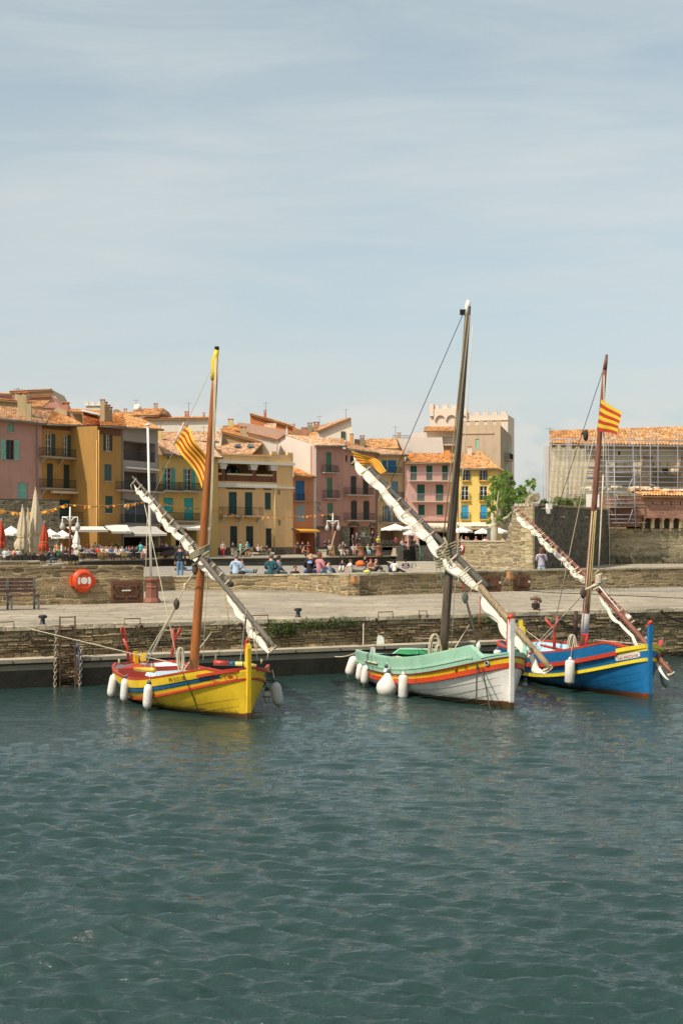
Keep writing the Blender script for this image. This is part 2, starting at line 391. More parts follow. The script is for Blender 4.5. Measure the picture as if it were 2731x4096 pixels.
# quay block: paving, stone front, ledge
def quay():
    b=MB(); u0,u1=-30,QL+30; c0,c1=q(u0,ZQ),q(u1,ZQ)
    b.add([q(u0,ZQ,-.4),q(u1,ZQ,-.4),V((60,62.4+8,ZQ)),V((-40,62,ZQ))],[(0,1,2,3)],0)
    o=struct(b.build('quay_paving',M_pave))
    b=MB(); n=260
    for i in range(n):                       # cap stones of uneven length, slightly proud of the paving
        pass
    u=-6.0; r=random.Random(3)
    while u<QL+6:
        L=r.uniform(.5,1.3); h=r.uniform(.0,.018); d=r.uniform(-.01,.05)
        b.hexa([q(u,ZQ-.09,d),q(u+L-.015,ZQ-.09,d),q(u+L-.015,ZQ-.09,-.42),q(u,ZQ-.09,-.42),q(u,ZQ+.006+h,d-.02),q(u+L-.015,ZQ+.006+h,d-.02),q(u+L-.015,ZQ+.006+h,-.42),q(u,ZQ+.006+h,-.42)])
        u+=L
    struct(b.build('quay_edge',M_cap))
    # stone front, individually uneven courses as relief
    b=MB(); z=-.6; r=random.Random(5)
    zs=[-.6]
    while zs[-1]<ZQ-.2: zs.append(zs[-1]+r.choice((.045,.06,.08,.1,.13)))
    zs[-1]=ZQ-.09
    for j in range(len(zs)-1):
        u=-6+r.random()
        while u<QL+6:
            L=r.uniform(.16,.62); d=r.uniform(-.05,.02); g=.014; g2=.010
            za,zb=zs[j]+g2/2,zs[j+1]-g2/2; sk=r.uniform(-.01,.01)
            wz=lambda uu:.022*math.sin(uu*1.3+j*.4)+.018*math.sin(uu*2.9+j*.9)
            if 0<j<len(zs)-2: za+=wz(u); zb+=wz(u)
            b.add([q(u+g,za+sk,d-.08),q(u+L,za-sk,d-.08),q(u+L-.01,za-sk+.008,d),q(u+g+.01,za+sk+.008,d),q(u+g,zb,d-.08),q(u+L,zb,d-.08),q(u+L-.01,zb-.008,d),q(u+g+.01,zb-.008,d)],
                  [(0,1,2,3),(3,2,6,7),(7,6,5,4),(0,3,7,4),(2,1,5,6)],1 if za<.16+.08*math.sin(u*2.1) else 0)
            u+=L
    b.add([q(-30,-.8,-.055),q(QL+30,-.8,-.055),q(QL+30,ZQ-.09,-.055),q(-30,ZQ-.09,-.055)],[(0,1,2,3)])
    struct(b.build('quay_wall',[M_quay,M_tide]))
    # concrete ledge with a gap at the ladder
    b=MB()
    def led(a,c):
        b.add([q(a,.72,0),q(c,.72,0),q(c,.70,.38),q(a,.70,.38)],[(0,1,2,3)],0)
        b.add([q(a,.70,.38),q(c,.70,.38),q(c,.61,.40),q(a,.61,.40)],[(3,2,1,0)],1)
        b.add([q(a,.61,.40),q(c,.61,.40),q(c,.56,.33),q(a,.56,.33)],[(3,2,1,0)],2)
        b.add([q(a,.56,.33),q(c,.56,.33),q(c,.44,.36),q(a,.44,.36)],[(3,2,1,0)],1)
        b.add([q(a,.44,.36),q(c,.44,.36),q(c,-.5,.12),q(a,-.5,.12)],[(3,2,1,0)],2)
        for e in (a,c): b.add([q(e,.72,0),q(e,.70,.38),q(e,.61,.40),q(e,.56,.33),q(e,.44,.36),q(e,-.5,.12),q(e,-.5,0)],[(0,1,2,3,4,5,6)],2)
        u=a+.5
        while u<c:
            b.tube([q(u,.655,.39),q(u,.655,.42)],.022,6,2); u+=1.3
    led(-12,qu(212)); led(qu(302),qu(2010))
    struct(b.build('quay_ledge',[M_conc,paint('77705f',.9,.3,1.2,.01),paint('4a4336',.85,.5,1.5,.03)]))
quay()
# ground behind: beach, plaza, upper plaza, land
def beach_z(Y): return 1.5-max(0,Y-75)*.0125
M_beach=stone(['b5ab98','a39886','c6bdaa','8f8676'],'7d7566',9,9,.06,.03,'pebbles')
b=MB(); ys=[56,66,75,85,100,120,140,175]
vs=[];fs=[]
for y in ys:
    for x in (-45,-20,0,20,45): vs.append((x,y,beach_z(y)+(.0 if y>60 else -.04)))
for i in range(len(ys)-1):
    for j in range(4): fs.append((i*5+j,i*5+j+1,(i+1)*5+j+1,(i+1)*5+j))
b.add(vs,fs); struct(b.build('beach',M_beach))
M_plaza=stone(['a89c86','b6aa92','9c907a'],'8a806c',1,2,.03,.01)
# plaza outline (sea wall line) from left to right
SW=[P(-400,0,101),P(150,0,101),P(300,0,122),P(330,0,131),P(575,0,139),P(650,0,146),P(1300,0,155),P(1700,0,168)]
SW=[V((p.x,p.y,0)) for p in SW]
b=MB()
pl=[V((p.x,p.y,ZP)) for p in SW]+[V((SW[-1].x+2,400,ZP)),V((-160,400,ZP)),V((-160,101,ZP))]
b.add(pl,[tuple(range(len(pl)))]); struct(b.build('plaza',M_plaza))
b=MB(); up_=[P(1325,0,171),P(1600,0,171),P(1610,0,166),P(1850,0,160),P(1815,0,93),P(2125,0,86),P(2437,0,115),P(3100,0,120)]
up_=[V((p.x,p.y,ZU)) for p in up_]+[V((120,420,ZU)),V((up_[0].x-2,420,ZU))]
b.prism([p for p in up_],(0,0,-1.6)); struct(b.build('upper_plaza',M_plaza))
b=MB(); b.add([(-3000,230,ZP-.01),(3000,230,ZP-.01),(3000,3000,ZP-.01),(-3000,3000,ZP-.01)],[(0,1,2,3)]); struct(b.build('ground',paint('8a8470',.95,.2,.01,.0)))
# promenade behind the right-hand quay wall (foot of the castle)
b=MB(); b.add([(4,59,1.46),(60,66,1.46),(60,125,1.47),(4,125,1.47)],[(0,1,2,3)]); struct(b.build('promenade',M_plaza))
# sea wall
M_sea=stone(['4a463c','3c3a32','57524a','444037'],'35332c',1.6,5,.04,.03)
b=MB(); cb=MB()
for i in range(len(SW)-1):
    a,c=SW[i],SW[i+1]; d=(c-a).normalized(); n=V((d.y,-d.x,0))
    b.add([V((a.x,a.y,-.5)),V((c.x,c.y,-.5)),V((c.x,c.y,ZP-.08)),V((a.x,a.y,ZP-.08))],[(0,1,2,3)])
    e=n*.08; w_=n*-.5
    cb.hexa([a+e+V((0,0,ZP-.08)),c+e+V((0,0,ZP-.08)),c+w_+V((0,0,ZP-.08)),a+w_+V((0,0,ZP-.08)),a+e+V((0,0,ZP+.05)),c+e+V((0,0,ZP+.05)),c+w_+V((0,0,ZP+.05)),a+w_+V((0,0,ZP+.05))])
t_=thing('sea_wall','dark stone sea wall with pale coping between the pebble beach and the plaza','wall',SW[4]+V((0,0,.4)))
b.build('wall',M_sea,t_); cb.build('coping',M_conc,t_)
# ---- generic stone wall given as path, thickness backwards
def stonewall(pts,zb,zt,th,mat,capmat,label,name='stone_wall',cat='wall',grp=None,capth=.07,over=.03):
    """pts: list of (X,Y); zt may be list"""
    pts=[V((p[0],p[1],0)) for p in pts]; zt=zt if isinstance(zt,list) else [zt]*len(pts)
    nn=[]
    for i in range(len(pts)):
        d=(pts[min(i+1,len(pts)-1)]-pts[max(i-1,0)]).normalized(); nn.append(V((d.y,-d.x,0)))
    t=thing(name,label,cat,(pts[0]+pts[-1])/2+V((0,0,zb)),grp)
    b=MB(); c=MB()
    for i in range(len(pts)-1):
        a,e=pts[i],pts[i+1]; na,ne=nn[i],nn[i+1]; Z=lambda p,z:V((p.x,p.y,z))
        b.hexa([Z(a,zb),Z(e,zb),Z(e-ne*th,zb),Z(a-na*th,zb),Z(a,zt[i]-capth),Z(e,zt[i+1]-capth),Z(e-ne*th,zt[i+1]-capth),Z(a-na*th,zt[i]-capth)])
        L=(e-a).length; k=max(1,int(L/.8))
        for j in range(k):
            f0,f1=j/k,(j+1)/k-.012/L; p0,p1=a.lerp(e,f0),a.lerp(e,f1); n0,n1=na.lerp(ne,f0),na.lerp(ne,f1); z0,z1=lerp(zt[i],zt[i+1],f0),lerp(zt[i],zt[i+1],f1)
            h=random.uniform(-.008,.012)
            c.hexa([Z(p0+n0*over,z0-capth),Z(p1+n1*over,z1-capth),Z(p1-n1*(th+over),z1-capth),Z(p0-n0*(th+over),z0-capth),Z(p0+n0*over,z0+h),Z(p1+n1*over,z1+h),Z(p1-n1*(th+over),z1+h),Z(p0-n0*(th+over),z0+h)])
    b.build('wall',mat,t); c.build('coping',capmat,t); return t
def xy(px,Y): return ((px-CX)*Y/F,Y)
LW=[xy(-500,42.5),xy(0,43.8),xy(575,46.1)]
stonewall(LW,ZQ-.02,2.69,.5,M_wall,M_wall,'tall rough stone wall at the left of the quay carrying the orange lifebuoy case')
stonewall([xy(577,55.5),xy(690,56.8),xy(1150,56.8),xy(1240,55.6),xy(1330,53.4),xy(1391,51.2)],ZQ-.02,[2.05,2.05,2.12,2.17,2.24,2.26],.45,M_wall,M_cap,'low pale stone wall in the centre of the quay that people sit on')
stonewall([xy(1392,51.2),xy(1850,54.4),xy(1950,55.5),xy(2300,57.8),xy(2731,60.2),xy(3200,63)],ZQ-.02,[2.26,2.28,2.29,2.31,2.33,2.34],.5,M_wall,M_cap,'long low stone wall on the right of the quay with brown cupboard doors')
b=MB()
stonewall([xy(-300,60),xy(160,62)],ZQ,2.58,.4,M_wall,M_cap,'second stone wall seen just above the tall left quay wall')
# concrete bench at the foot of the sea wall
b=MB(); 
for a,c in ((1340,1470),(1472,1690)):
    p0,p1=V((*xy(a,128),0)),V((*xy(c,128),0)); b.hexa([p0+V((0,0,.3)),p1+V((0,0,.3)),p1+V((0,4,.3)),p0+V((0,4,.3)),p0+V((0,0,1.0)),p1+V((0,0,1.05)),p1+V((0,1.2,1.05)),p0+V((0,1.2,1.0))])
tag(b.build('concrete_ledge',paint('9a9484',.9,.2,1,.01)),'long pale concrete ledge on the beach below the dark sea wall','ledge')
# ================================================================ buildings
DG='1f4a40'; TEAL='2f9c92'; MINT='7fb59c'; BLUE='1878a0'; LBLUE='35a5c8'
M_rail=paint('1d1d1d',.6,.2,3,0); M_white=paint('d8d2c4',.7,.1,2,.002); M_dark=paint('17150f',.9,.3,1,0)
M_roof=tiles('d09a68','b07848','e6c49a'); M_roof2=tiles('d8a265','c08448','e8c292'); M_roof3=tiles('dab48e','c49a70','ecd2b4'); M_roofo=tiles('d0a068','bc8a54','e2be94')
M_gl=glass(); M_pipe=paint('8f8372',.7,.2,2,0); M_gut=paint('6d6a5c',.6,.2,2,0)
def C(ox,oy,s): return lambda x,y:(ox+x/s,oy+y/s)
c1=C(0,1500,2.24); c2=C(600,1550,2.24); c3=C(1150,1550,2.24); c4=C(1750,1550,3.136); b1=C(0,2050,2.24); b2=C(600,2050,2.24); b3=C(1150,2050,2.24); b4=C(1750,2050,2.24); c5=C(2131,1600,2.613)
class Fac:
    def __init__(s,xa,Ya,xb,Yb):
        s.A=V((*xy(xa,Ya),0)); s.B=V((*xy(xb,Yb),0)); s.t=(s.B-s.A).normalized(); s.n=V((s.t.y,-s.t.x,0)); s.L=(s.B-s.A).length
    def hit(s,x,y,d=0):
        dr=V(((x-CX)/F,1,-(y-YH)/F)); A=s.A+s.n*d
        k=(A.dot(s.n))/(dr.dot(s.n)); p=dr*k; p=V((p.x,p.y,p.z+HC))
        return (p-A).dot(s.t),p.z
    def pt(s,u,z,d=0): p=s.A+s.t*u+s.n*d; return V((p.x,p.y,z))
    def box(s,b,u0,u1,z0,z1,d0,d1,mi=0):
        q_=s.pt; return b.hexa([q_(u0,z0,d1),q_(u1,z0,d1),q_(u1,z0,d0),q_(u0,z0,d0),q_(u0,z1,d1),q_(u1,z1,d1),q_(u1,z1,d0),q_(u0,z1,d0)],mi)
    def rect(s,x0,y0,x1,y1,d=0):
        ua,za=s.hit(x0,y0,d); ub,zb=s.hit(x1,y1,d); return ua,ub,zb,za
def louvre(b,f,u0,u1,z0,z1,d,th=.04,mi=0,n=None):
    """a shutter leaf: frame with tilted slats"""
    w=u1-u0; fr=min(.07,w*.15)
    f.box(b,u0,u0+fr,z0,z1,d,d+th,mi); f.box(b,u1-fr,u1,z0,z1,d,d+th,mi)
    for zz in (z0,(z0+z1)/2-.04,z1-.09): f.box(b,u0+fr,u1-fr,zz,zz+.09,d,d+th,mi)
    z=z0+.1
    while z<z1-.12:
        b.quad(f.pt(u0+fr,z,d+th*.8),f.pt(u1-fr,z,d+th*.8),f.pt(u1-fr,z+.085,d+.002),f.pt(u0+fr,z+.085,d+.002),mi); z+=.1
def window(f,par,r,kind='glass',col=None,frame='d8d2c4',arch=0,sh=None,shl=None,shr=None,depth=.22,bars=2,name='window',sill=True,label=None,leaf=None):
    """kind glass: frame with panes; shut: two closed shutter leaves. shl/shr: open shutter rect edge px on either side"""
    u0,u1,z0,z1=r
    if kind=='shut':
        b=MB(); m=(u0+u1)/2; louvre(b,f,u0+.02,m-.01,z0+.02,z1-.02,-.12); louvre(b,f,m+.01,u1-.02,z0+.02,z1-.02,-.12)
        f.box(b,m-.025,m+.025,z0+.02,z1-.02,-.1,-.06)
        o=b.build('shutter',paint(col,.65,.18,2.5,.002),par)
        if label: o['label']=label
    elif kind=='open':                       # open doorway into a dark room
        b=MB(); f.box(b,u0+.01,u1-.01,z0,z1-.01,-.9,-.86); b.build('interior_shade',M_dark,par)
    else:
        b=MB(); fr=.07
        f.box(b,u0,u0+fr,z0,z1,-depth,-depth+.06); f.box(b,u1-fr,u1,z0,z1,-depth,-depth+.06)
        f.box(b,u0+fr,u1-fr,z0,z0+fr,-depth,-depth+.06); f.box(b,u0+fr,u1-fr,z1-fr,z1,-depth,-depth+.06)
        m=(u0+u1)/2; f.box(b,m-.05,m+.05,z0+fr,z1-fr,-depth,-depth+.07)
        for i in range(bars):
            z=lerp(z0,z1,(i+1)/(bars+1)); f.box(b,u0+fr,u1-fr,z-.02,z+.02,-depth,-depth+.05)
        o=b.build(name,paint(frame,.6,.1,2,0),par)
        b=MB(); f.box(b,u0+fr*.5,u1-fr*.5,z0+fr*.5,z1-fr*.5,-depth-.02,-depth+.01); b.build('pane',M_gl,o)
    for a,e in ((shl,u0),(shr,u1)):
        if a is not None:
            b=MB(); lo,hi=min(a,e),max(a,e); louvre(b,f,lo,hi,z0,z1,.03)
            b.build('shutter',paint(col,.65,.18,2.5,.002),par)
    if sill:
        b=MB(); f.box(b,u0-.08,u1+.08,z0-.09,z0-.005,-.05,.1); b.build('sill',sill if sill is not True else paint('a89a88',.9,.15,2,.002),par)
def railing(b,f,u0,u1,z0,z1,d,mi=0,belly=0,step=.13,ends=True):
    for zz,hh in ((z1-.03,.05),(z0,.03)):
        f.box(b,u0,u1,zz,zz+hh,d-.02,d+.02,mi)
        if ends:
            f.box(b,u0,u0+.03,zz,zz+hh,0.01,d,mi); f.box(b,u1-.03,u1,zz,zz+hh,.01,d,mi)
    n=int((u1-u0)/step)
    for i in range(n+1):
        u=u0+(u1-u0)*i/max(1,n)
        if belly:
            pr=[(0,0),(.12,.9),(.3,1),(.5,.5),(.75,.12),(1,0)]
            for (ta,ba),(tb,bb) in zip(pr,pr[1:]): b.bar(f.pt(u,lerp(z0,z1,ta),d+ba*belly),f.pt(u,lerp(z0,z1,tb),d+bb*belly),.022,.022,mi)
        else: b.bar(f.pt(u,z0,d),f.pt(u,z1,d),.022,.022,mi)
    if ends:
        for uu in (u0,u1):
            k=max(1,int(d/step))
            for i in range(k): b.bar(f.pt(uu,z0,d*(i+.5)/k),f.pt(uu,z1,d*(i+.5)/k),.022,.022,mi)
def balcony(f,par,x0,x1,ytop,ybot,d=.75,slab='a89a88',rail=None,belly=0,slabth=None,brackets=0,label=None):
    u0,zt=f.hit(x0,ytop,d); u1,zb=f.hit(x1,ybot,d)
    th=slabth or .16
    b=MB(); f.box(b,u0-.04,u1+.04,zb-th,zb,0.0,d+.06)
    f.box(b,u0-.01,u1+.01,zb-th-.06,zb-th,0.0,d)
    for i in range(brackets):
        u=lerp(u0+.3,u1-.3,i/max(1,brackets-1)); b.prism([f.pt(u-.09,zb-th-.06,0),f.pt(u-.09,zb-th-.06,d-.05),f.pt(u-.09,zb-th-.8,0)],f.t*.18)
    o=b.build('balcony',paint(slab,.9,.15,2,.003),par)
    b=MB(); railing(b,f,u0,u1,zb+.04,zt,d,belly=belly); b.build('railing',rail or M_rail,o)
    return o
def walls(f,par,top0,top1,zb,depth,mat,holes=(),u0=0,u1=None,reveal=.3,name='wall',hmat=None,sides=True):
    """facade plane with true openings; holes=(ua,ub,za,zb[,reveal depth])"""
    u1=f.L if u1 is None else u1
    us=sorted({u0,u1}|{min(max(h[i],u0),u1) for h in holes for i in (0,1)}); zs=sorted({zb}|{h[i] for h in holes for i in (2,3) if h[i]>zb})
    b=MB(); T=lambda u:lerp(top0,top1,(u-u0)/(u1-u0))
    for i in range(len(us)-1):
        for j in range(len(zs)):
            ua,ub=us[i],us[i+1]; za=zs[j]; last=j==len(zs)-1
            cu=(ua+ub)/2; cz=za+.01 if last else (za+zs[j+1])/2
            if any(h[0]<=cu<=h[1] and h[2]<=cz<=h[3] for h in holes): continue
            if last: b.quad(f.pt(ua,za),f.pt(ub,za),f.pt(ub,T(ub)),f.pt(ua,T(ua)))
            else: b.quad(f.pt(ua,za),f.pt(ub,za),f.pt(ub,zs[j+1]),f.pt(ua,zs[j+1]))
    for h in holes:
        a,c,z0,z1=h[:4]; z0=max(z0,zb); d=-(h[4] if len(h)>4 else reveal); g=f.pt
        b.quad(g(a,z0),g(a,z0,d),g(a,z1,d),g(a,z1)); b.quad(g(c,z0,d),g(c,z0),g(c,z1),g(c,z1,d))
        b.quad(g(a,z1,d),g(c,z1,d),g(c,z1),g(a,z1)); b.quad(g(a,z0),g(c,z0),g(c,z0,d),g(a,z0,d))
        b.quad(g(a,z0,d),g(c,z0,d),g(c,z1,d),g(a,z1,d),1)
    if sides:
        g=f.pt
        b.quad(g(u0,zb,-depth),g(u0,zb),g(u0,top0),g(u0,top0,-depth)); b.quad(g(u1,zb),g(u1,zb,-depth),g(u1,top1,-depth),g(u1,top1))
        b.quad(g(u1,zb,-depth),g(u0,zb,-depth),g(u0,top0,-depth),g(u1,top1,-depth)); b.quad(g(u0,top0),g(u1,top1),g(u1,top1,-depth),g(u0,top0,-depth))
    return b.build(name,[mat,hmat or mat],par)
def roof(par,EL,ER,RR,RL,mat=None,th=.12,step=.26,row=.42,name='roof'):
    """clay pantile slope between eave (EL,ER) and ridge (RL,RR): real corrugation and stepped rows"""
    EL,ER,RR,RL=map(V,(EL,ER,RR,RL)); mat=mat or M_roof
    W=max((ER-EL).length,(RR-RL).length); H=((RL-EL).length+(RR-ER).length)/2
    nc=max(2,int(W/step)); nr=max(1,int(H/row)); nr=min(nr,40); nc=min(nc,140)
    nrm=(ER-EL).cross(RL-EL).normalized()
    if nrm.z<0: nrm=-nrm
    b=MB(); cols=nc*4+1; vs=[];uv=[];fs=[]
    for j in range(nr):
        for jj in (0,1):
            t=(j+jj)/nr; lift=.055*(1-jj)
            A=EL.lerp(RL,t); B=ER.lerp(RR,t)
            for i in range(cols):
                s=i/(cols-1); ph=(i%4); h=(0.0,.055,.085,.055)[ph]
                p=A.lerp(B,s)+nrm*(h+lift); vs.append(p); uv.append((s*nc*.26+1e-3,(j+.5+(.3 if jj else -.3))*.42))
    for j in range(nr):
        a=2*j*cols; c=a+cols
        for i in range(cols-1): fs.append((a+i,a+i+1,c+i+1,c+i))
        if j<nr-1:
            e=c+cols
            for i in range(cols-1): fs.append((c+i,c+i+1,e+i+1,e+i))
    n=len(vs)
    b.add(vs,fs,0,uv)
    g=8; q2=lambda i,j,o:(EL.lerp(ER,i/g)).lerp(RL.lerp(RR,i/g),j/g)-nrm*o
    for i in range(g):
        for j in range(g): b.quad(q2(i,j,th),q2(i,j+1,th),q2(i+1,j+1,th),q2(i+1,j,th),1)
        b.quad(q2(i,0,th),q2(i+1,0,th),q2(i+1,0,-.02),q2(i,0,-.02),1); b.quad(q2(0,i+1,th),q2(0,i,th),q2(0,i,-.04),q2(0,i+1,-.04),1); b.quad(q2(g,i,th),q2(g,i+1,th),q2(g,i+1,-.04),q2(g,i,-.04),1); b.quad(q2(i+1,g,th),q2(i,g,th),q2(i,g,-.04),q2(i+1,g,-.04),1)
    return b.build(name,[mat,paint('9a7654',.9,.2,2,.0)],par)
def gutter(f,par,z0,z1,d=.55,pipe=None):
    b=MB(); b.tube([f.pt(0,z0,d),f.pt(f.L,z1,d)],.09,6,0)
    o=b.build('gutter',M_gut,par)
    if pipe is not None:
        b=MB(); u,zt,zb=pipe; b.tube([f.pt(u,zt,d-.05),f.pt(u,zt-.35,.1),f.pt(u,zb,.1)],.055,6); b.build('downpipe',M_pipe,par)
def chimney(par,x,y0,y1,Y,w=None,mat=None,w_px=20,cap=True):
    hw=w_px/2*Y/F; top=P(x,y0,Y); bot=P(x,y1,Y); b=MB(); h=(top.z-bot.z)
    b.box((top.x,Y,(top.z+bot.z)/2-.3),hw,hw*.8,h/2+.3-.12,0)
    if cap:
        for sx in (-1,1):
            b.box((top.x+sx*hw*.7,Y,top.z-.02),hw*.22,hw*.7,.12,0)
        b.box((top.x,Y,top.z+.13),hw*1.18,hw*1.0,.05,1)
    b.build('chimney',[mat or plaster('b59c7c'),paint('b06a40',.9,.2,2,0)],par)
def antenna(par,x,y0,y1,Y):
    b=MB(); a=P(x,y1,Y)-V((0,0,.3)); c=P(x,y0,Y); b.tube([a,c],.03,5)
    for i in range(4):
        z=c.z-.1-i*.0; b.bar((c.x-.35+.23*i,Y-.2,c.z-.15),(c.x-.35+.23*i,Y+.2,c.z-.15),.02,.02)
    b.bar((c.x-.45,Y,c.z-.15),(c.x+.45,Y,c.z-.15),.025,.025)
    b.build('antenna',paint('55504a',.5,.1,2,0),par)
def slab(f,poly,depth,zmin=None):      # pixel polygon on the facade plane extruded backwards
    pts=[f.pt(*f.hit(x,y)) for x,y in poly]
    b=MB(); b.prism(pts,-f.n*depth); return b
def house(label,f,zb,cat='house',name='house',grp=None):
    return thing(name,label,cat,f.pt(f.L/2,zb,-2),grp)
M_frame='d8d2c4'
def W(f,cc,x0,y0,x1,y1,d=0): return f.rect(*cc(x0,y0),*cc(x1,y1),d)
def U(f,cc,x,y=0): return f.hit(*cc(x,y))[0]
def Zt(f,cc,x,y): return f.hit(*cc(x,y))[1]
# ---------------- pink house far left
f=Fac(-90,137,167.4,142.5); H=house('pink house at the far left with one mint shuttered window standing open',f,ZP)
wn_=W(f,c1,50,580,127,760); s1=W(f,c1,70,430,125,512); s2=W(f,c1,157,965,248,1108)
z0,z1=Zt(f,c1,-200,372),Zt(f,c1,375,440)
walls(f,H,z0,z1,ZP,9,plaster('b48674'),[wn_,s1,s2])
window(f,H,wn_,'glass',MINT,'4a3c30',shl=U(f,c1,8),shr=U(f,c1,166)); window(f,H,s1,'shut',MINT); window(f,H,s2,'shut',MINT)
roof(H,f.pt(0,z0-.05,.7),f.pt(f.L,z1-.05,.7),P(*c1(470,322),149.5),P(*c1(-200,262),145),M_roof3)
gutter(f,H,z0-.1,z1-.1,.72,(U(f,c1,328),z1,ZP+3.5))
chimney(H,*[ (c1(205,0)[0]),c1(0,170)[1],c1(0,345)[1],143],w_px=36,mat=plaster('a8946c')); chimney(H,c1(262,0)[0],c1(0,250)[1],c1(0,372)[1],141.5,w_px=17,mat=plaster('a8946c'))
antenna(H,c1(165,0)[0],c1(0,112)[1],c1(0,200)[1],144)
# ---------------- ochre house, two planes
f=Fac(167.6,142.6,388,149.5); H=house('ochre house with two rusty balconies and tall dark green shutters',f,ZP)
w1=W(f,c1,413,522,465,745); w2=W(f,c1,563,535,608,745); w3=W(f,c1,420,790,475,1020); w4=W(f,c1,570,800,625,1025); w5=W(f,c1,535,1115,628,1290)
sh=W(f,b1,700,180,905,420)
z0,z1=Zt(f,c1,375,440),Zt(f,c1,870,456)
och=plaster('a67a38',.14)
walls(f,H,z0,z1,ZP,9,och,[w1,w2,w3,w4,w5,(*sh[:2],ZP,sh[3],3)],hmat=M_dark)  # opening backs painted dark for the unlit ground floor
window(f,H,w1,'glass',DG,shr=U(f,c1,492),bars=3,sill=False); window(f,H,w2,'glass',DG,shr=U(f,c1,636),bars=3,sill=False)
window(f,H,w3,'shut','2a3a30',sill=False); window(f,H,w4,'shut','2a3a30',sill=False); window(f,H,w5,'shut',DG)
balcony(f,H,*[c1(395,0)[0],c1(748,0)[0],c1(0,650)[1],c1(0,745)[1]],slab='9a8a70',brackets=3)
balcony(f,H,*[c1(400,0)[0],c1(750,0)[0],c1(0,930)[1],c1(0,1022)[1]],slab='9a8a70',brackets=3)
b=MB(); r_=W(f,c1,375,458,868,522); f.box(b,0.02,f.L-.02,r_[2],z1-.05,.0,.012); b.build('eave_shade_frieze',plaster('6e452c'),H)  # brown wall paint with the eave shadow put into its colour
b=MB(); a_=W(f,c1,470,1035,748,1068,.9); f.box(b,a_[0],a_[1],a_[2],a_[3],.6,1.0); b.build('folded_awning',paint('b5a58c',.9,.1,2,0),H)
roof(H,f.pt(0,z0-.05,.7),f.pt(f.L*.66,lerp(z0,z1,.66)-.05,.7),P(*c1(625,375),152),P(*c1(470,322),149.5),M_roof2)
roof(H,f.pt(f.L*.66,lerp(z0,z1,.66)-.05,.7),f.pt(f.L,z1-.05,.7),P(*c1(930,395),155),P(*c1(735,330),156),tiles('b8703a','9a5828','cf8a50'))
gutter(f,H,z0-.1,z1-.1,.72)
b=MB(); b.prism([P(*c1(470,325),150.5),P(*c1(600,370),150.5),P(*c1(600,318),150.5),P(*c1(505,290),150.5)],(0,2,0)); b.build('roof_parapet',plaster('b09c78'),H)
chimney(H,c1(588,0)[0],c1(0,258)[1],c1(0,320)[1],151,w_px=27,mat=plaster('b5785c'))
b=MB(); b.prism([P(*c1(725,322),153),P(*c1(895,358),153),P(*c1(880,345),156),P(*c1(735,315),156)],(0,0,.08)); b.build('skylight',paint('c8c8c4',.4,.1,2,0),H)
# low terrace with planters
tz=f.hit(*c1(0,1310),1.6)[1]
b=MB(); ta,tb=f.hit(*c1(530,1310),1.6)[0],f.hit(*c1(920,1310),1.6)[0]; f.box(b,ta,tb,tz-.2,tz,0,1.7); o=b.build('terrace_slab',paint('8a7c66',.9,.2,2,0),H)
b=MB(); railing(b,f,ta,tb,tz+.05,tz+1.05,1.6); b.build('railing',M_rail,o)
b=MB(); 
for i in range(5): f.box(b,ta+.5+i*1.2,ta+1.3+i*1.2,tz,tz+.3,1.1,1.4)
b.build('planter',paint('c8b8a0',.9,.1,2,0),o)
f2=Fac(389,144.6,484,148.4); z0b,z1b=Zt(f2,c1,870,456),Zt(f2,c1,1085,466)
H=house('ochre house bay beside the grey loggias, with a single column of green windows',f2,ZP)
w1=W(f2,c1,945,533,985,680); w2=W(f2,c1,935,797,1000,950); w3=W(f2,c1,943,1082,1010,1238)
walls(f2,H,z0b,z1b,ZP,7,och,[w1,w2,w3])
window(f2,H,w1,'glass','22302c',shl=U(f2,c1,928),shr=U(f2,c1,1002),bars=3); window(f2,H,w2,'shut','3c5a58'); window(f2,H,w3,'shut',DG)
b=MB(); f2.box(b,0.02,f2.L-.02,Zt(f2,c1,900,530),z0b-.05,.0,.012); b.build('eave_shade_frieze',plaster('6e452c'),H)  # same brown band, paint and eave shadow in one colour
b=MB(); b.tube([f2.pt(.1,z0b-.4,.1),f2.pt(.1,ZP,.1)],.07,6); b.build('downpipe',plaster('c89a50'),H)
roof(H,f2.pt(-.3,z0b-.05,.7),f2.pt(f2.L,z1b-.05,.7),P(*c1(1100,352),160),P(*c1(880,345),160),M_roof2); gutter(f2,H,z0b-.1,z1b-.1,.72)
for i,(x,yt) in enumerate(((920,232),(940,255),(965,280),(985,300))): chimney(H,c1(x,0)[0],c1(0,yt)[1],c1(0,408)[1],149.5+i*.3,w_px=18,mat=plaster('a89070'))
# return between the two planes, sunlight put into its paler plaster
fr=Fac(342,146.6,388.6,144.5); 
b=MB(); tp=[(342,c1(0,585)[1]),(388.4,c1(0,583)[1]),(388.4,c1(0,1345)[1]+30),(381,c1(0,1345)[1]+30)]
b.prism([fr.pt(*fr.hit(x,y)) for x,y in tp],V((0,2.2,0))); b.build('buttress',plaster('e6ac50'),H)
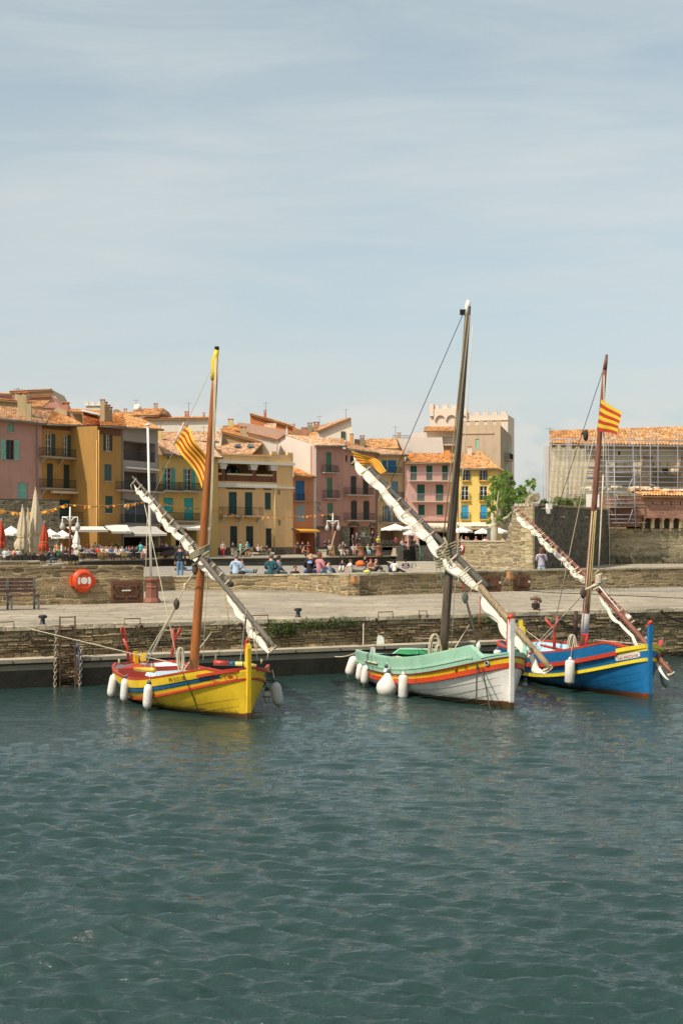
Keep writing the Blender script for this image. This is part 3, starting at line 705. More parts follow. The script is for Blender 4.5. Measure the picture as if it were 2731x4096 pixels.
# ---------------- grey house with loggias
f=Fac(484.2,148.5,632,155); z0,z1=Zt(f,c1,1085,468),Zt(f,c1,1415,488)
H=house('grey house with two deep loggias behind dark railings',f,ZP)
l1=W(f,c1,1105,585,1392,785); l2=W(f,c1,1112,860,1403,1045); l3=W(f,c1,1115,1112,1330,1330); l4=W(f,b1,1110,220,1480,420)
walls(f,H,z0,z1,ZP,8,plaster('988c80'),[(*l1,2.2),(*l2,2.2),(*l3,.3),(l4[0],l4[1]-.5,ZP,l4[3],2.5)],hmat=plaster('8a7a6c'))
b=MB(); f.box(b,l4[0]-.45,l4[1]-.05,ZP,l4[3]-.05,-2.4,-2.3); b.build('interior_shade',M_dark,H)  # dark sheet painted in for the shade inside the opening
for l in (l1,l2):
    fb=Fac(0,1,1,1); fb.A=f.pt(0,0,-2.18); fb.t=f.t; fb.n=f.n; fb.L=f.L
    m=(l[0]+l[1])/2; window(fb,H,(l[0]+.2,m-.3,l[2]+.05,l[3]-.3),'glass','22302c',depth=-.03,bars=2,sill=False,frame='b0aaa0')
    b=MB(); railing(b,f,l[0],l[1],l[2]+.05,l[2]+1.05,-.1,ends=False); b.build('railing',M_rail,H)
window(f,H,l3,'glass',None,'8c9496',bars=0,sill=False)
balcony(f,H,c1(1092,0)[0],c1(1470,0)[0],c1(0,955)[1],c1(0,1045)[1],.8,slab='a8988a')
balcony(f,H,c1(1130,0)[0],c1(1470,0)[0],c1(0,1248)[1],c1(0,1335)[1],.8,slab='8a8070')
b=MB(); a_=W(f,c1,1115,820,1405,858); f.box(b,a_[0],a_[1],a_[2],a_[3],.02,.3); b.build('folded_awning',M_white,H)
roof(H,f.pt(-.1,z0-.05,.7),f.pt(f.L+.1,z1-.05,.7),P(*c1(1260,392),160),P(*c1(1020,345),160),M_roof2); gutter(f,H,z0-.1,z1-.1,.72,(.15,z0,ZP))
# ---------------- yellow house with teal shutters
f=Fac(634,155.5,872,165); z0,z1=Zt(f,c2,85,600),Zt(f,c2,600,628); H=house('yellow house with bright teal shutters and curved black balcony rails',f,ZP)
w1=W(f,c2,130,715,195,920); w2=W(f,c2,312,725,375,925); w3=W(f,c2,122,985,205,1120); w4=W(f,c2,305,988,388,1195); v1=W(f,c2,155,617,172,643); v2=W(f,c2,335,630,353,655); g1=W(f,b2,20,100,190,420)
g2=W(f,b2,230,150,420,420)
walls(f,H,z0,z1,ZP,9,plaster('c29e54',.12),[w1,w2,w3,w4,v1,v2,(.3,g1[1],ZP,g1[3],2.5),(g2[0],g2[1],ZP,g2[3],2)],hmat=M_dark)
window(f,H,w1,'glass',TEAL,shl=U(f,c2,116),shr=U(f,c2,222),bars=3,sill=False); window(f,H,w2,'glass',TEAL,shl=U(f,c2,300),shr=U(f,c2,402),bars=3,sill=False)
window(f,H,w3,'shut',TEAL,sill=False); window(f,H,w4,'shut',TEAL,sill=False)
balcony(f,H,c2(110,0)[0],c2(288,0)[0],c2(0,845)[1],c2(0,925)[1],.7,belly=.25); balcony(f,H,c2(296,0)[0],c2(470,0)[0],c2(0,850)[1],c2(0,928)[1],.7,belly=.25)
balcony(f,H,c2(200,0)[0],c2(450,0)[0],c2(0,1120)[1],c2(0,1195)[1],.7,belly=.2)
roof(H,f.pt(0,z0-.05,.7),f.pt(f.L,z1-.05,.7),P(*c2(520,490),172),P(*c2(60,474),166),M_roof3); gutter(f,H,z0-.1,z1-.1,.72)
# ---------------- large yellow house with upper loggia
f=Fac(820,170,1172,178); H=house('large mustard yellow house with a columned top floor loggia and dark green shutters',f,ZP)
zt=Zt(f,c2,560,598); zt1=Zt(f,c2,1275,605)
lo=W(f,c2,495,668,1135,850); wins=[W(f,c2,*r) for r in ((555,930,600,1088),(705,935,777,1150),(850,937,918,1147),(1028,940,1083,1094))]
drs=[W(f,b2,*r) for r in ((550,122,608,315),(717,122,781,315),(860,122,925,310),(1037,142,1089,320))]
slt=[W(f,c2,*r) for r in ((1143,915,1153,962),(1156,915,1166,962),(1149,1185,1158,1238),(1161,1185,1170,1238))]
zd=f.hit(*b2(0,318))[1]
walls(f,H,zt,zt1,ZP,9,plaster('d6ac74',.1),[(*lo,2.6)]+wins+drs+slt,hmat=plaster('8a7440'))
for r in wins: window(f,H,r,'shut',DG)
for r in drs:
    window(f,H,r,'shut','26322c',sill=False); b=MB(); railing(b,f,r[0],r[1],r[2],r[2]+1.0,-.06,ends=False); b.build('railing',M_rail,H)
for r in slt: window(f,H,r,'glass',None,'6a6450',bars=0,depth=.1,sill=False)
b=MB(); zc0,zc1=Zt(f,c2,600,676),Zt(f,c2,600,650); f.box(b,-.1,f.L+.1,zc0,zc1,0,.28); zc0=Zt(f,c2,600,890); f.box(b,-.1,f.L+.1,zc0,zc0+.22,0,.22); f.box(b,-.1,U(f,c2,1135),zc0+.22,zc0+.55,0,.08)
b.build('cornice',paint('cfc8b6',.85,.1,2,.002),H)
for x in (655,930,1108):
    b=MB(); u=U(f,c2,x); f.box(b,u-.28,u+.28,lo[2],lo[3]-.75,-.5,.03,0); f.box(b,u-.42,u+.42,lo[3]-.75,lo[3]-.4,-.6,.08,1); f.box(b,u-.55,u+.55,lo[3]-.4,lo[3]+.02,-.6,.1,1); f.box(b,u-.36,u+.36,lo[2],lo[2]+.5,-.55,.06,0)
    b.build('pillar',[plaster('6e4028'),paint('cfc8b6',.85,.1,2,.002)],H)
b=MB(); up=U(f,c2,540),U(f,c2,640),U(f,c2,690),U(f,c2,915),U(f,c2,955),U(f,c2,1098)
zr=lo[2]
for a,c in ((-0.0+U(f,c2,495),up[1]),(up[2],up[3]),(up[4],up[5])):
    f.box(b,a,c,zr+.75,zr+.95,-.35,0.05,0); f.box(b,a,c,zr,zr+.75,-.22,-.1,1)
    u=a
    while u<c:
        for k in range(3): f.box(b,u+.03,u+.17,zr+.08+k*.22,zr+.24+k*.22,-.1,-.05,2)
        u+=.22
b.build('balustrade',[plaster('c8b888'),plaster('5a3424'),plaster('8a5a3c')],H)
b=MB(); uc=U(f,c2,840); zc=Zt(f,c2,840,765); b.lathe(f.pt(uc,zc,-2.55),[(1.05,0),(1.05,.04),(.8,.07)],18,0,f.n); b.build('round_window',M_gl,H)
balcony(f,H,c2(655,0)[0],c2(1015,0)[0],c2(0,1072)[1],c2(0,1150)[1],.9,slab='cfc8b6',brackets=3,slabth=.1)
b=MB(); us=[0]+[x for r in drs for x in (r[0],r[1])]+[f.L]
for i in range(0,len(us)-1,2):
    f.box(b,us[i],us[i+1],ZP-.1,zd,0,.07)
b.build('stone_plinth',stone(['5a5244','4a4438','6a6250'],'6e6858',3,7),H)
b=MB(); f.box(b,0,U(f,c2,1090),zt-.02,zt+.12,-.3,.1); ua,ub=U(f,c2,1088),U(f,c2,1140); f.box(b,ua,ub,zt1-.05,zt1+.35,-.4,.05); ua,ub=U(f,c2,1232),U(f,c2,1278); f.box(b,ua,ub,zt1-.05,zt1+.3,-.4,.05); b.build('parapet',plaster('d6ac74',.1),H)
b=MB(); u=U(f,c2,1112); b.tube([f.pt(u,zc0,.1),f.pt(u,ZP,.1)],.07,6); b.build('downpipe',plaster('cbb878'),H)
b=MB(); 
for x0,x1 in ((555,605),(683,940),(1020,1090)):
    ua,ub=U(f,c2,x0),U(f,c2,x1); u=ua; zz=Zt(f,c2,800,912)
    while u<ub: f.box(b,u,u+.14,zz,zz+.18,0,.1); u+=.24
b.build('dentils',plaster('5c4630'),H)
# ---------------- small orange house with arched window
f=Fac(1172.5,178.5,1254,181); H=house('narrow orange house with blue doors, a grey arched window and a yellow awning',f,ZP)
w1=W(f,c2,1303,832,1383,1015); w2=W(f,c2,1310,1085,1388,1205); g=W(f,b2,1305,185,1475,350)
z0=Zt(f,c2,1300,800); walls(f,H,z0,z0,ZP,6,plaster('b5764e'),[w1,w2,(g[0],g[1],ZP,g[3],2.5)],hmat=plaster('c88450'))
window(f,H,w1,'shut','14608c',sill=False); balcony(f,H,c2(1297,0)[0],c2(1390,0)[0],c2(0,953)[1],c2(0,1015)[1],.5,belly=.15,slabth=.06)
b=MB(); m=(w2[0]+w2[1])/2; rr=(w2[1]-w2[0])/2; pts=[f.pt(w2[1],w2[2],.02),f.pt(w2[1],w2[3],.02)]+[f.pt(m+rr*math.cos(a),w2[3]+rr*.8*math.sin(a),.02) for a in [PI*k/10 for k in range(1,10)]]+[f.pt(w2[0],w2[3],.02),f.pt(w2[0],w2[2],.02)]
b.prism(pts,-f.n*.1); b.build('arched_window',paint('7e8484',.6,.1,2,0),H)
b=MB(); f.box(b,-.02,f.L,Zt(f,c2,1300,1030),Zt(f,c2,1300,1022),0,.08); b.build('ledge',plaster('a86a44'),H)
b=MB(); 
zz=f.hit(*b2(0,155),1.2)[1]; zt_=f.hit(*b2(0,135),0)[1]
b.prism([f.pt(0,zt_,0.02),f.pt(0,zz,1.3),f.pt(0,zz-.2,1.3),f.pt(0,zz-.02,1.25)],f.t*(f.L-.1)); b.build('awning',paint('e0a030',.8,.1,2,0),H)
roof(H,f.pt(-.3,z0-.05,.5),f.pt(f.L,z0-.02,.5),P(*c2(1462,782),184.5),P(*c2(1283,714),186),M_roof2)
# ---------------- pink house with white gable flank
f=Fac(1254.2,182,1371,186); H=house('dull pink house with a bare white side wall and green shutters on three small balconies',f,ZP)
ws=[W(f,c3,345,577,393,760),W(f,c3,352,805,400,985),W(f,c3,357,1035,405,1212)]; g=W(f,b3,285,145,462,308); sl_=None
z0,z1=Zt(f,c3,232,520),Zt(f,c3,500,527)
walls(f,H,z0,z1,ZP,.6,plaster('b08272'),ws+[(g[0],g[1],f.hit(*b3(0,308))[1],g[3],2.5)],hmat=M_dark)
for r in ws: window(f,H,r,'shut','4f7a5c',sill=False)
for x0,x1,y0,y1 in ((333,457,693,762),(343,467,920,992),(350,470,1153,1212)): balcony(f,H,c3(x0,0)[0],c3(x1,0)[0],c3(0,y0)[1],c3(0,y1)[1],.6,belly=.18,slab='b0a090',slabth=.1)
b=MB(); zz=f.hit(*b3(0,120))[1]; f.box(b,0,g[0],ZP,zz,0,.05); f.box(b,g[1],f.L,ZP,zz,0,.05); f.box(b,g[0],g[1],g[3],zz,0,.05); b.build('stone_front',stone(['5a5246','6e6456','4a443a'],'7a7262',3,6),H)
fg=Fac(1060,199,1253.6,181.9)
pg=[(1253.4,c2(0,515)[1]),(1253.4,2150),(1060,2150),(1060,c2(0,560)[1]),(c2(1215,0)[0],c2(0,430)[1])]
pts=[fg.pt(*fg.hit(*p_)) for p_ in pg]; 
b=MB(); b.prism(pts,-fg.n*.4); b.build('gable_wall',plaster('d6c8b8',.08,.15),H)
rl=fg.pt(*fg.hit(*c2(1215,425))); ro=P(*c3(500,470),200)
roof(H,f.pt(-.2,z0-.02,.6),f.pt(f.L,z1-.02,.6),P(*c3(500,462),193),rl,M_roof3)
b=MB(); b.bar(fg.pt(*fg.hit(*c2(1015,562)),.2),fg.pt(*fg.hit(*c2(1215,428)),.2),.3,.16); b.build('roof_verge',paint('9a6a48',.9,.2,2,0),H)
chimney(H,c3(150,0)[0],c3(0,368)[1],c3(0,455)[1],192,w_px=22,mat=plaster('a8705a'))
gutter(f,H,z0-.08,z1-.08,.62); b=MB(); b.tube([f.pt(.2,z0-.5,.1),f.pt(.2,ZP,.1)],.08,6); b.build('downpipe',paint('c8b0a8',.7,.1,2,0),H)
# ---------------- pink house with arched shutters over a stone ground floor
f=Fac(1371.2,186,1505,190); H=house('pink house with round topped dark shutters above a rubble stone ground floor',f,ZU-1)
ws=[W(f,c3,*r) for r in ((518,607,537,663),(563,612,600,698),(608,615,655,698),(565,803,617,960),(675,808,725,960),(567,1023,622,1185),(678,1026,733,1187))]
g1=W(f,b3,555,130,632,270); g2=W(f,b3,740,135,785,265)
z0,z1=Zt(f,c3,500,548),Zt(f,c3,797,592); zb=ZU-.6
walls(f,H,z0,z1,zb,10,plaster('bc8874'),ws+[(g1[0],g1[1],zb,g1[3],1),(g2[0],g2[1],zb,g2[3],1)],hmat=M_dark)
for r in ws[:3]: window(f,H,r,'glass',None,'4a4038',bars=0)
for r in ws[3:]:
    window(f,H,r,'shut','3a3a30',sill=False); m=(r[0]+r[1])/2; hw=(r[1]-r[0])/2
    b=MB(); b.prism([f.pt(m+hw*math.cos(a),r[3]-.01+.22*math.sin(a),.02) for a in [PI*k/8 for k in range(9)]],-f.n*.05); b.build('shutter_arch',paint('3a3a30',.65,.18,2.5,.002),H)
balcony(f,H,c3(540,0)[0],c3(773,0)[0],c3(0,897)[1],c3(0,962)[1],.8); balcony(f,H,c3(540,0)[0],c3(785,0)[0],c3(0,1125)[1],c3(0,1188)[1],.8)
mst=stone(['6a604e','5a5244','7c705c','4e483c'],'9a8e76',3.2,4,.06,.05)
b=MB(); zz=f.hit(*b3(0,118))[1]
for a,c in ((0,g1[0]),(g1[1],g2[0]),(g2[1],f.L)): f.box(b,a,c,zb,zz,0,.06)
for gg in (g1,g2):
    m=(gg[0]+gg[1])/2; hw=(gg[1]-gg[0])/2; f.box(b,gg[0],gg[1],gg[3]+.25,zz,0,.06)
    for k in range(9):
        a=PI*(k+.1)/9; a2=PI*(k+.95)/9; b.prism([f.pt(m+hw*math.cos(a),gg[3]+.3*math.sin(a),.02),f.pt(m+(hw+.3)*math.cos(a),gg[3]+.65*math.sin(a),.02),f.pt(m+(hw+.3)*math.cos(a2),gg[3]+.65*math.sin(a2),.02),f.pt(m+hw*math.cos(a2),gg[3]+.3*math.sin(a2),.02)],f.n*.08)
b.build('stone_front',mst,H)
b=MB(); r=W(f,b3,660,175,690,220); f.box(b,r[0],r[1],r[2],r[3],.06,.1); b.build('notice_board',paint('a8a8a0',.5,.1,2,0),H)
b=MB(); r=W(f,c3,630,740,660,790); m=(r[0]+r[1])/2; b.prism([f.pt(r[0],r[3],.04),f.pt(r[0],lerp(r[2],r[3],.4),.04),f.pt(m,r[2],.04),f.pt(r[1],lerp(r[2],r[3],.4),.04),f.pt(r[1],r[3],.04)],-f.n*.04); b.build('shield_plaque',paint('b8a8a0',.7,.1,2,0),H)
roof(H,f.pt(0,z0-.02,.6),f.pt(f.L,z1-.02,.6),P(*c3(700,545),197),P(*c3(520,475),196),M_roof3); gutter(f,H,z0-.08,z1-.08,.62,(f.L-.1,z1,zb))
chimney(H,c3(575,0)[0],c3(0,428)[1],c3(0,505)[1],194,w_px=14,mat=plaster('b56a3c'))
# ---------------- cream house with blue shutters
f=Fac(1505.2,190,1618,193); H=house('cream house with blue shutters and three black balconies behind the white parasols',f,zb)
w1=W(f,c3,845,650,890,765);w2=W(f,c3,897,650,975,766);w3=W(f,c3,930,838,990,990);w3b=W(f,c3,850,845,900,990);w4=W(f,c3,853,1055,895,1205);w5=W(f,c3,948,1055,988,1208); g=W(f,b3,830,140,1010,300)
z0,z1=Zt(f,c3,830,602),Zt(f,c3,1050,608)
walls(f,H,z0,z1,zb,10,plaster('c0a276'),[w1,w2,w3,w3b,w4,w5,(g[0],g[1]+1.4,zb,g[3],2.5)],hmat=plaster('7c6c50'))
window(f,H,w1,'shut','1f6f96',sill=False);window(f,H,w2,'shut','1f6f96',sill=False);window(f,H,w3,'shut','6a8690',sill=False);window(f,H,w3b,'shut','6a8690',sill=False)
window(f,H,w4,'glass','1f7aa4',shr=U(f,c3,917),sill=False);window(f,H,w5,'glass','1f7aa4',shr=U(f,c3,1012),sill=False)
for x0,x1,y0,y1 in ((845,1025,712,768),(840,1040,935,992),(845,1055,1150,1208)): balcony(f,H,c3(x0,0)[0],c3(x1,0)[0],c3(0,y0)[1],c3(0,y1)[1],.6,slabth=.1)
roof(H,f.pt(-.2,z0-.02,.6),f.pt(f.L+.2,z1-.02,.6),P(*c3(1030,570),199),P(*c3(700,540),198),M_roof3); gutter(f,H,z0-.08,z1-.08,.62,(.1,z0,zb))
# ---------------- light pink house with green shutters
f=Fac(1618.2,192.5,1832,194); H=house('light pink house with dark green shutters and white long balconies',f,zb)
ws=[W(f,c3,*r) for r in ((1100,700,1157,835),(1243,698,1297,835),(1383,697,1435,833),(1160,868,1228,1018),(1327,868,1395,1018),(1170,1050,1227,1145),(1335,1048,1392,1142))]
g=W(f,b3,1180,165,1500,300)
z0,z1=Zt(f,c3,1055,678),Zt(f,c3,1530,682)
walls(f,H,z0,z1,zb,10,plaster('d2a292',.1),ws+[(g[0],g[1],zb,g[3]-.2,2.5)],hmat=M_dark)
for i,r in enumerate(ws): window(f,H,r,'shut','1c5a48',sill=i>4)
balcony(f,H,c3(1100,0)[0],c3(1475,0)[0],c3(0,760)[1],c3(0,835)[1],.8,slab='d0b8ac',rail=paint('a89890',.6,.1,2,0),slabth=.1); balcony(f,H,c3(1125,0)[0],c3(1475,0)[0],c3(0,952)[1],c3(0,1020)[1],.8,slab='d0b8ac',rail=paint('a89890',.6,.1,2,0),slabth=.1)
b=MB(); f.box(b,U(f,c3,1130),f.L,Zt(f,c3,1400,1212),Zt(f,c3,1400,1196),0,.3); b.build('string_course',plaster('7a4a3c'),H)
a0,a1=U(f,b3,1180),f.L+.2; zt_,zz=f.hit(*b3(0,85))[1],f.hit(*b3(0,133),1.9)[1]
b=MB(); b.prism([f.pt(a0,zt_,.02),f.pt(a0,zz,1.9),f.pt(a0,zz-.04,1.9),f.pt(a0,zt_-.06,.02)],f.t*(a1-a0)); aw=b.build('awning',paint('d8c4ac',.85,.1,2,0),H)
z2=f.hit(*b3(0,162),1.9)[1]; b=MB(); f.box(b,a0,a1,z2,zz-.03,1.86,1.9); b.build('awning_valance',paint('a89880',.85,.1,2,0),aw)
zs_=f.hit(*b3(0,158),1.9); u_=f.hit(*b3(1300,0),1.9)[0]
text('TIER',f.pt(u_-.25,z2+.13,1.905),f.t,(0,0,1),.72,paint('4a4034',.8,.05,2,0),'lettering',aw)
u_=f.hit(*b3(1375,0),1.9)[0]; text('crêpes\nglaces',f.pt(u_,z2+.42,1.905),f.t,(0,0,1),.34,paint('4a4034',.8,.05,2,0),'lettering',aw)
roof(H,f.pt(-.2,z0-.02,.6),f.pt(f.L,z1-.02,.6),P(*c3(1500,590),202),P(*c3(1075,590),202),M_roof2); gutter(f,H,z0-.08,z1-.08,.62)
chimney(H,c4(120,0)[0],c4(0,778)[1],c4(0,890)[1],197,w_px=20,mat=plaster('d08a40'),cap=False)
# ---------------- bright yellow restaurant house
f=Fac(1826,192,1984,191); H=house('bright yellow restaurant house with turquoise shutters beside the plane tree',f,zb)
R9=[(305,1035,385,1167),(525,1035,600,1165),(292,1235,385,1415),(527,1235,620,1415),(298,1478,385,1655),(535,1475,622,1652)]
ws=[W(f,c4,*r) for r in R9]; g=W(f,c4,250,1790,660,1990)
z0=Zt(f,c4,260,1022); z1=Zt(f,c4,735,1022)
walls(f,H,z0,z1,zb,11,plaster('d8b860',.08,.2),ws+[(g[0],g[1],zb,g[3],3)],hmat=M_dark)
window(f,H,ws[0],'glass','2a5a78',shr=U(f,c4,402),sill=plaster('c89a20'));window(f,H,ws[1],'glass','2a5a78',shr=U(f,c4,618),sill=plaster('c89a20'))
window(f,H,ws[2],'glass','2c9cc0',sill=plaster('c89a20'));window(f,H,ws[3],'glass','2c9cc0',sill=plaster('c89a20'))
window(f,H,ws[4],'shut','2490b8',sill=plaster('c89a20'));window(f,H,ws[5],'shut','2490b8',sill=plaster('c89a20'))
for i,(x0,y0,x1,y1) in enumerate(R9): balcony(f,H,c4(x0-8,0)[0],c4(x1+20,0)[0],c4(0,y1-85)[1],c4(0,y1)[1],.3,slab='c89a20',slabth=.12)
roof(H,f.pt(-.2,z0-.02,.5),f.pt(f.L+.4,z1-.02,.5),P(*c4(545,808),201),P(*c4(235,812),201),M_roofo); gutter(f,H,z0-.08,z1-.08,.55,(.15,z0,zb))
roof(H,f.pt(f.L+.4,z1-.02,.5),f.pt(f.L+.4,z1-.02,-11),P(*c4(548,808),201.2),P(*c4(545,808),201),M_roofo)
chimney(H,c4(400,0)[0],c4(0,752)[1],c4(0,838)[1],199,w_px=16,mat=plaster('d6c8b8'))
a0,a1=U(f,c4,225),f.L+.2; zt_,zz=Zt(f,c4,0,1690),f.hit(*c4(0,1740),1.9)[1]
b=MB(); b.prism([f.pt(a0,zt_,.02),f.pt(a0+.7,zz,1.9),f.pt(a0+.7,zz-.04,1.9),f.pt(a0,zt_-.06,.02)],f.t*(a1-a0-.7)); aw=b.build('awning',paint('d8cab0',.85,.1,2,0),H)
z2=f.hit(*c4(0,1778),1.9)[1]; b=MB(); f.box(b,a0+.7,a1,z2,zz-.03,1.86,1.9); b.build('awning_valance',paint('a89a80',.85,.1,2,0),aw)
ua,ub=f.hit(*c4(428,0),1.9)[0],f.hit(*c4(635,0),1.9)[0]; tw=textw('RESTAURANT',1); text('RESTAURANT',f.pt(ua,z2+.2,1.905),f.t,(0,0,1),(ub-ua)/tw,paint('4a3a28',.8,.05,2,0),'lettering',aw,bold=.01)
# ---------------- fortified towers
MT=plaster('bca486',.1); MTb=plaster('d6c2ac',.08,.15); 
def merlons(b,f,u0,u1,z,h,w,gap,th=.5,mi=0):
    u=u0
    while u<u1-.2:
        e=min(u+w,u1); f.box(b,u,e,z,z+h*.6,-th,0,mi); m=(u+e)/2; 
        b.prism([f.pt(u,z+h*.6,0),f.pt(e,z+h*.6,0),f.pt(e,z+h,0),f.pt(m,z+h*.75,0),f.pt(u,z+h,0)],-f.n*th,mi); u+=w+gap
f=Fac(1835,203,2001,202); H=house('tall beige tower house with swallowtail battlements and one pale green window',f,zb,'tower','tower_house')
zt=Zt(f,c4,780,465); w1=W(f,c4,475,645,520,760)
walls(f,H,zt,zt,zb,10,MT,[w1]); window(f,H,w1,'shut','9cc0a4',sill=False)
b=MB(); merlons(b,f,.3,f.L,zt,.65,.72,.55); zb1=Zt(f,c4,500,572); f.box(b,0,U(f,c4,705),zb1-.1,zb1+.1,0,.12); b.build('battlement',MT,H)
f3=Fac(2001,202.1,2046,215)
b=slab(f3,[(2001,c4(0,470)[1]),(2001,2190),(2047,2190),(2046,c4(0,610)[1])],1.0); b.build('side_wall',plaster('a89274',.1),H)  # side face in darker plaster, its shade put into the colour
for x0,y0,x1,y1 in ((828,670,835,780),(900,710,912,830),(862,960,874,1110)):
    b=MB(); r=W(f3,c4,x0,y0,x1,y1); f3.box(b,r[0],r[1],r[2],r[3],.0,.05); b.build('shutter',paint('8cb8a8',.7,.1,2,0),H)
for y0,y1 in ((822,912),(1100,1170)):
    balcony(f3,H,c4(903,0)[0],c4(946,0)[0],c4(0,y0)[1],c4(0,y1)[1],.8)
f=Fac(1719,222,2031,219); H=house('pale pink battlemented tower with blind arches rising behind the pink house',f,zb,'tower','battlemented_tower')
zt=Zt(f,c4,600,345); walls(f,H,zt,zt,zb,8,MTb)
b=MB(); merlons(b,f,.1,f.L,zt,.6,.8,.6)
xl=U(f,c3,1310); zL=Zt(f,c3,1400,270); zM=Zt(f,c3,1400,190); f.box(b,0,xl,zt,Zt(f,c3,1285,148),-1,.4); f.box(b,xl,U(f,c3,1560),zt,zM,-.6,0)
zq=Zt(f,c4,600,408); f.box(b,U(f,c4,320),f.L,zq-.08,zq+.08,0,.15); b.build('battlement',MTb,H)
b=MB(); u=xl+.1
fa=f
while u<U(f,c3,1560):
    n=8; hw=.78; pts=[f.pt(u,zM,.35),f.pt(u,zL-.4,.35),f.pt(u+.2,zL-.4,.35)]+[f.pt(u+.2+hw-hw*math.cos(PI*k/n),zL-.4+hw*math.sin(PI*k/n),.35) for k in range(n+1)]+[f.pt(u+2*hw+.2,zM,.35)]
    b.prism(pts,-f.n*.35); u+=2*hw+.2
b.build('machicolation',MTb,H)
b=MB(); merlons(b,f,xl,U(f,c3,1560),zM,.7,.8,.6); b.build('battlement',MTb,H)
f=Fac(1700,212,1825,212); H=house('white terraced house with an orange roof in front of the pale tower',f,zb)
pts=[c3(1255,395),c3(1255,700),c3(1560,700),c3(1560,395)]; slab(f,pts,6).build('wall',plaster('d0bca4',.08,.15),H)
roof(H,P(*c3(1220,395),211),P(*c3(1560,392),211),P(*c3(1560,352),216),P(*c3(1222,352),216),M_roofo)
b=MB(); r=W(f,c3,1385,450,1500,512); railing(b,f,r[0],r[1]+1,r[2],r[3],1.2); b.build('railing',M_rail,H)
b=MB(); f.box(b,r[0],r[1]+1,r[2]-.2,r[2],0,1.3); b.build('terrace_slab',plaster('d0bca4',.08,.15),H)
f=Fac(1575,207,1775,207); H=house('white blank walled roof terrace behind the cream house',f,zb)
slab(f,[c3(955,452),c3(955,600),c3(1400,620),c3(1400,575),c3(1385,445)],5).build('wall',plaster('d8c8b8',.06,.15),H)
b=MB(); r=W(f,c3,940,430,1100,452); railing(b,f,r[0],r[1],r[2],r[3],.0,ends=False); b.build('railing',M_rail,H); chimney(H,c3(998,0)[0],c3(0,415)[1],c3(0,445)[1],208,w_px=14)
# ---------------- rooftops rising behind
def back(label,wall,Y,depth,mat,roofs=(),chim=(),ants=(),extra=None):
    f=Fac(wall[0][0],Y,wall[0][0]+100,Y); H=thing('house',label,'house',P(sum(p[0] for p in wall)/len(wall),2150,Y+depth/2),'houses climbing the hill behind the harbour front')
    z=[f.hit(*p) for p in wall]
    pts=[f.pt(u,zz) for u,zz in z]; b=MB(); b.prism(pts,(0,depth,0)); b.build('wall',mat,H)
    for r in roofs:
        m=r[4] if len(r)>4 else M_roof2; roof(H,*[P(x,y,Yv) for x,y,Yv in r[:4]],m)
    for c in chim: chimney(H,*c[:4],w_px=c[4],mat=c[5] if len(c)>5 else None)
    for a in ants: antenna(H,*a)
    return H,f
def pp(cc,l): return [cc(x,y) for x,y in l]
def r3(cc,x,y,Y): return (*cc(x,y),Y)
bot=1900
back('beige house on the far left hilltop with a scalloped tile edge',[*pp(c1,[(85,150),(470,133),(555,290)]),(248,bot),(38,bot)],186,8,plaster('c0a884'),[(r3(c1,85,150,185.6),r3(c1,470,133,185.6),r3(c1,470,127,188),r3(c1,85,143,188))],[],[(c1(150,0)[0],c1(0,115)[1],c1(0,150)[1],187)])
back('pink house below the beige hilltop house at the far left',[*pp(c1,[(-40,165),(100,175),(130,205),(455,185),(565,310)]),(252,bot),(-20,bot)],178,5,plaster('c08874'),[(r3(c1,225,288,171),r3(c1,380,290,171),r3(c1,448,230,177.5),r3(c1,255,230,177.5),M_roofo),(r3(c1,-40,170,177.6),r3(c1,100,178,177.6),r3(c1,100,168,179),r3(c1,-40,160,179)),(r3(c1,130,200,177.6),r3(c1,455,186,177.6),r3(c1,455,180,179),r3(c1,130,194,179))],[(c1(155,0)[0],c1(0,165)[1],c1(0,230)[1],172,16),(c1(232,0)[0],c1(0,160)[1],c1(0,230)[1],174,22)])
back('tan house edge with a tiled top at the left frame edge behind the pink house',[*pp(c1,[(-60,215),(150,232),(150,290)]),(-30,bot)],160,4,plaster('a08c64'),[(r3(c1,-60,218,159.6),r3(c1,150,236,159.6),r3(c1,150,228,161),r3(c1,-60,208,161))])
back('low tiled house behind the ochre roof',[*pp(c1,[(600,305),(900,325),(900,360)]),(400,bot),(280,bot)],172,5,plaster('b09070'),[(r3(c1,590,330,168),r3(c1,905,350,168),r3(c1,900,318,173),r3(c1,640,305,173))])
Hh,ff=back('small white battlemented turret above the ochre roof',[*pp(c1,[(772,275),(860,275),(905,290),(900,320)]),(400,bot),(345,bot)],200,4,plaster('d8d0bc',.06,.1))
b=MB(); a_=ff.rect(*c1(772,235),*c1(862,275)); ff.box(b,a_[0]-.2,a_[1]+1.5,a_[2],a_[3]-.6,-4.2,.2); merlons(b,ff,a_[0]-.2,a_[1]+1.5,a_[3]-.6,.6,.5,.4); b.build('battlement',plaster('d8d0bc',.06,.1),Hh)
back('orange roofed house with two chimneys and a satellite dish on the skyline',[*pp(c1,[(1015,310),(1050,305),(1110,368),(1260,380),(1420,360),(1468,300),(1505,360)]),(672,bot),(455,bot)],190,6,plaster('a87858'),[(r3(c1,1080,372,184),r3(c1,1420,362,184),r3(c1,1470,300,189.6),r3(c1,1250,305,189.6),M_roof2),(r3(c1,1010,345,186),r3(c1,1250,385,186),r3(c1,1260,340,189),r3(c1,1050,330,189),M_roof2)],[(c1(1395,0)[0],c1(0,265)[1],c1(0,345)[1],187,14,plaster('b58a68')),(c1(1208,0)[0],c1(0,290)[1],c1(0,335)[1],188,12),(c1(1123,0)[0],c1(0,312)[1],c1(0,335)[1],188,12)],[(c1(1220,0)[0],c1(0,215)[1],c1(0,300)[1],188)])
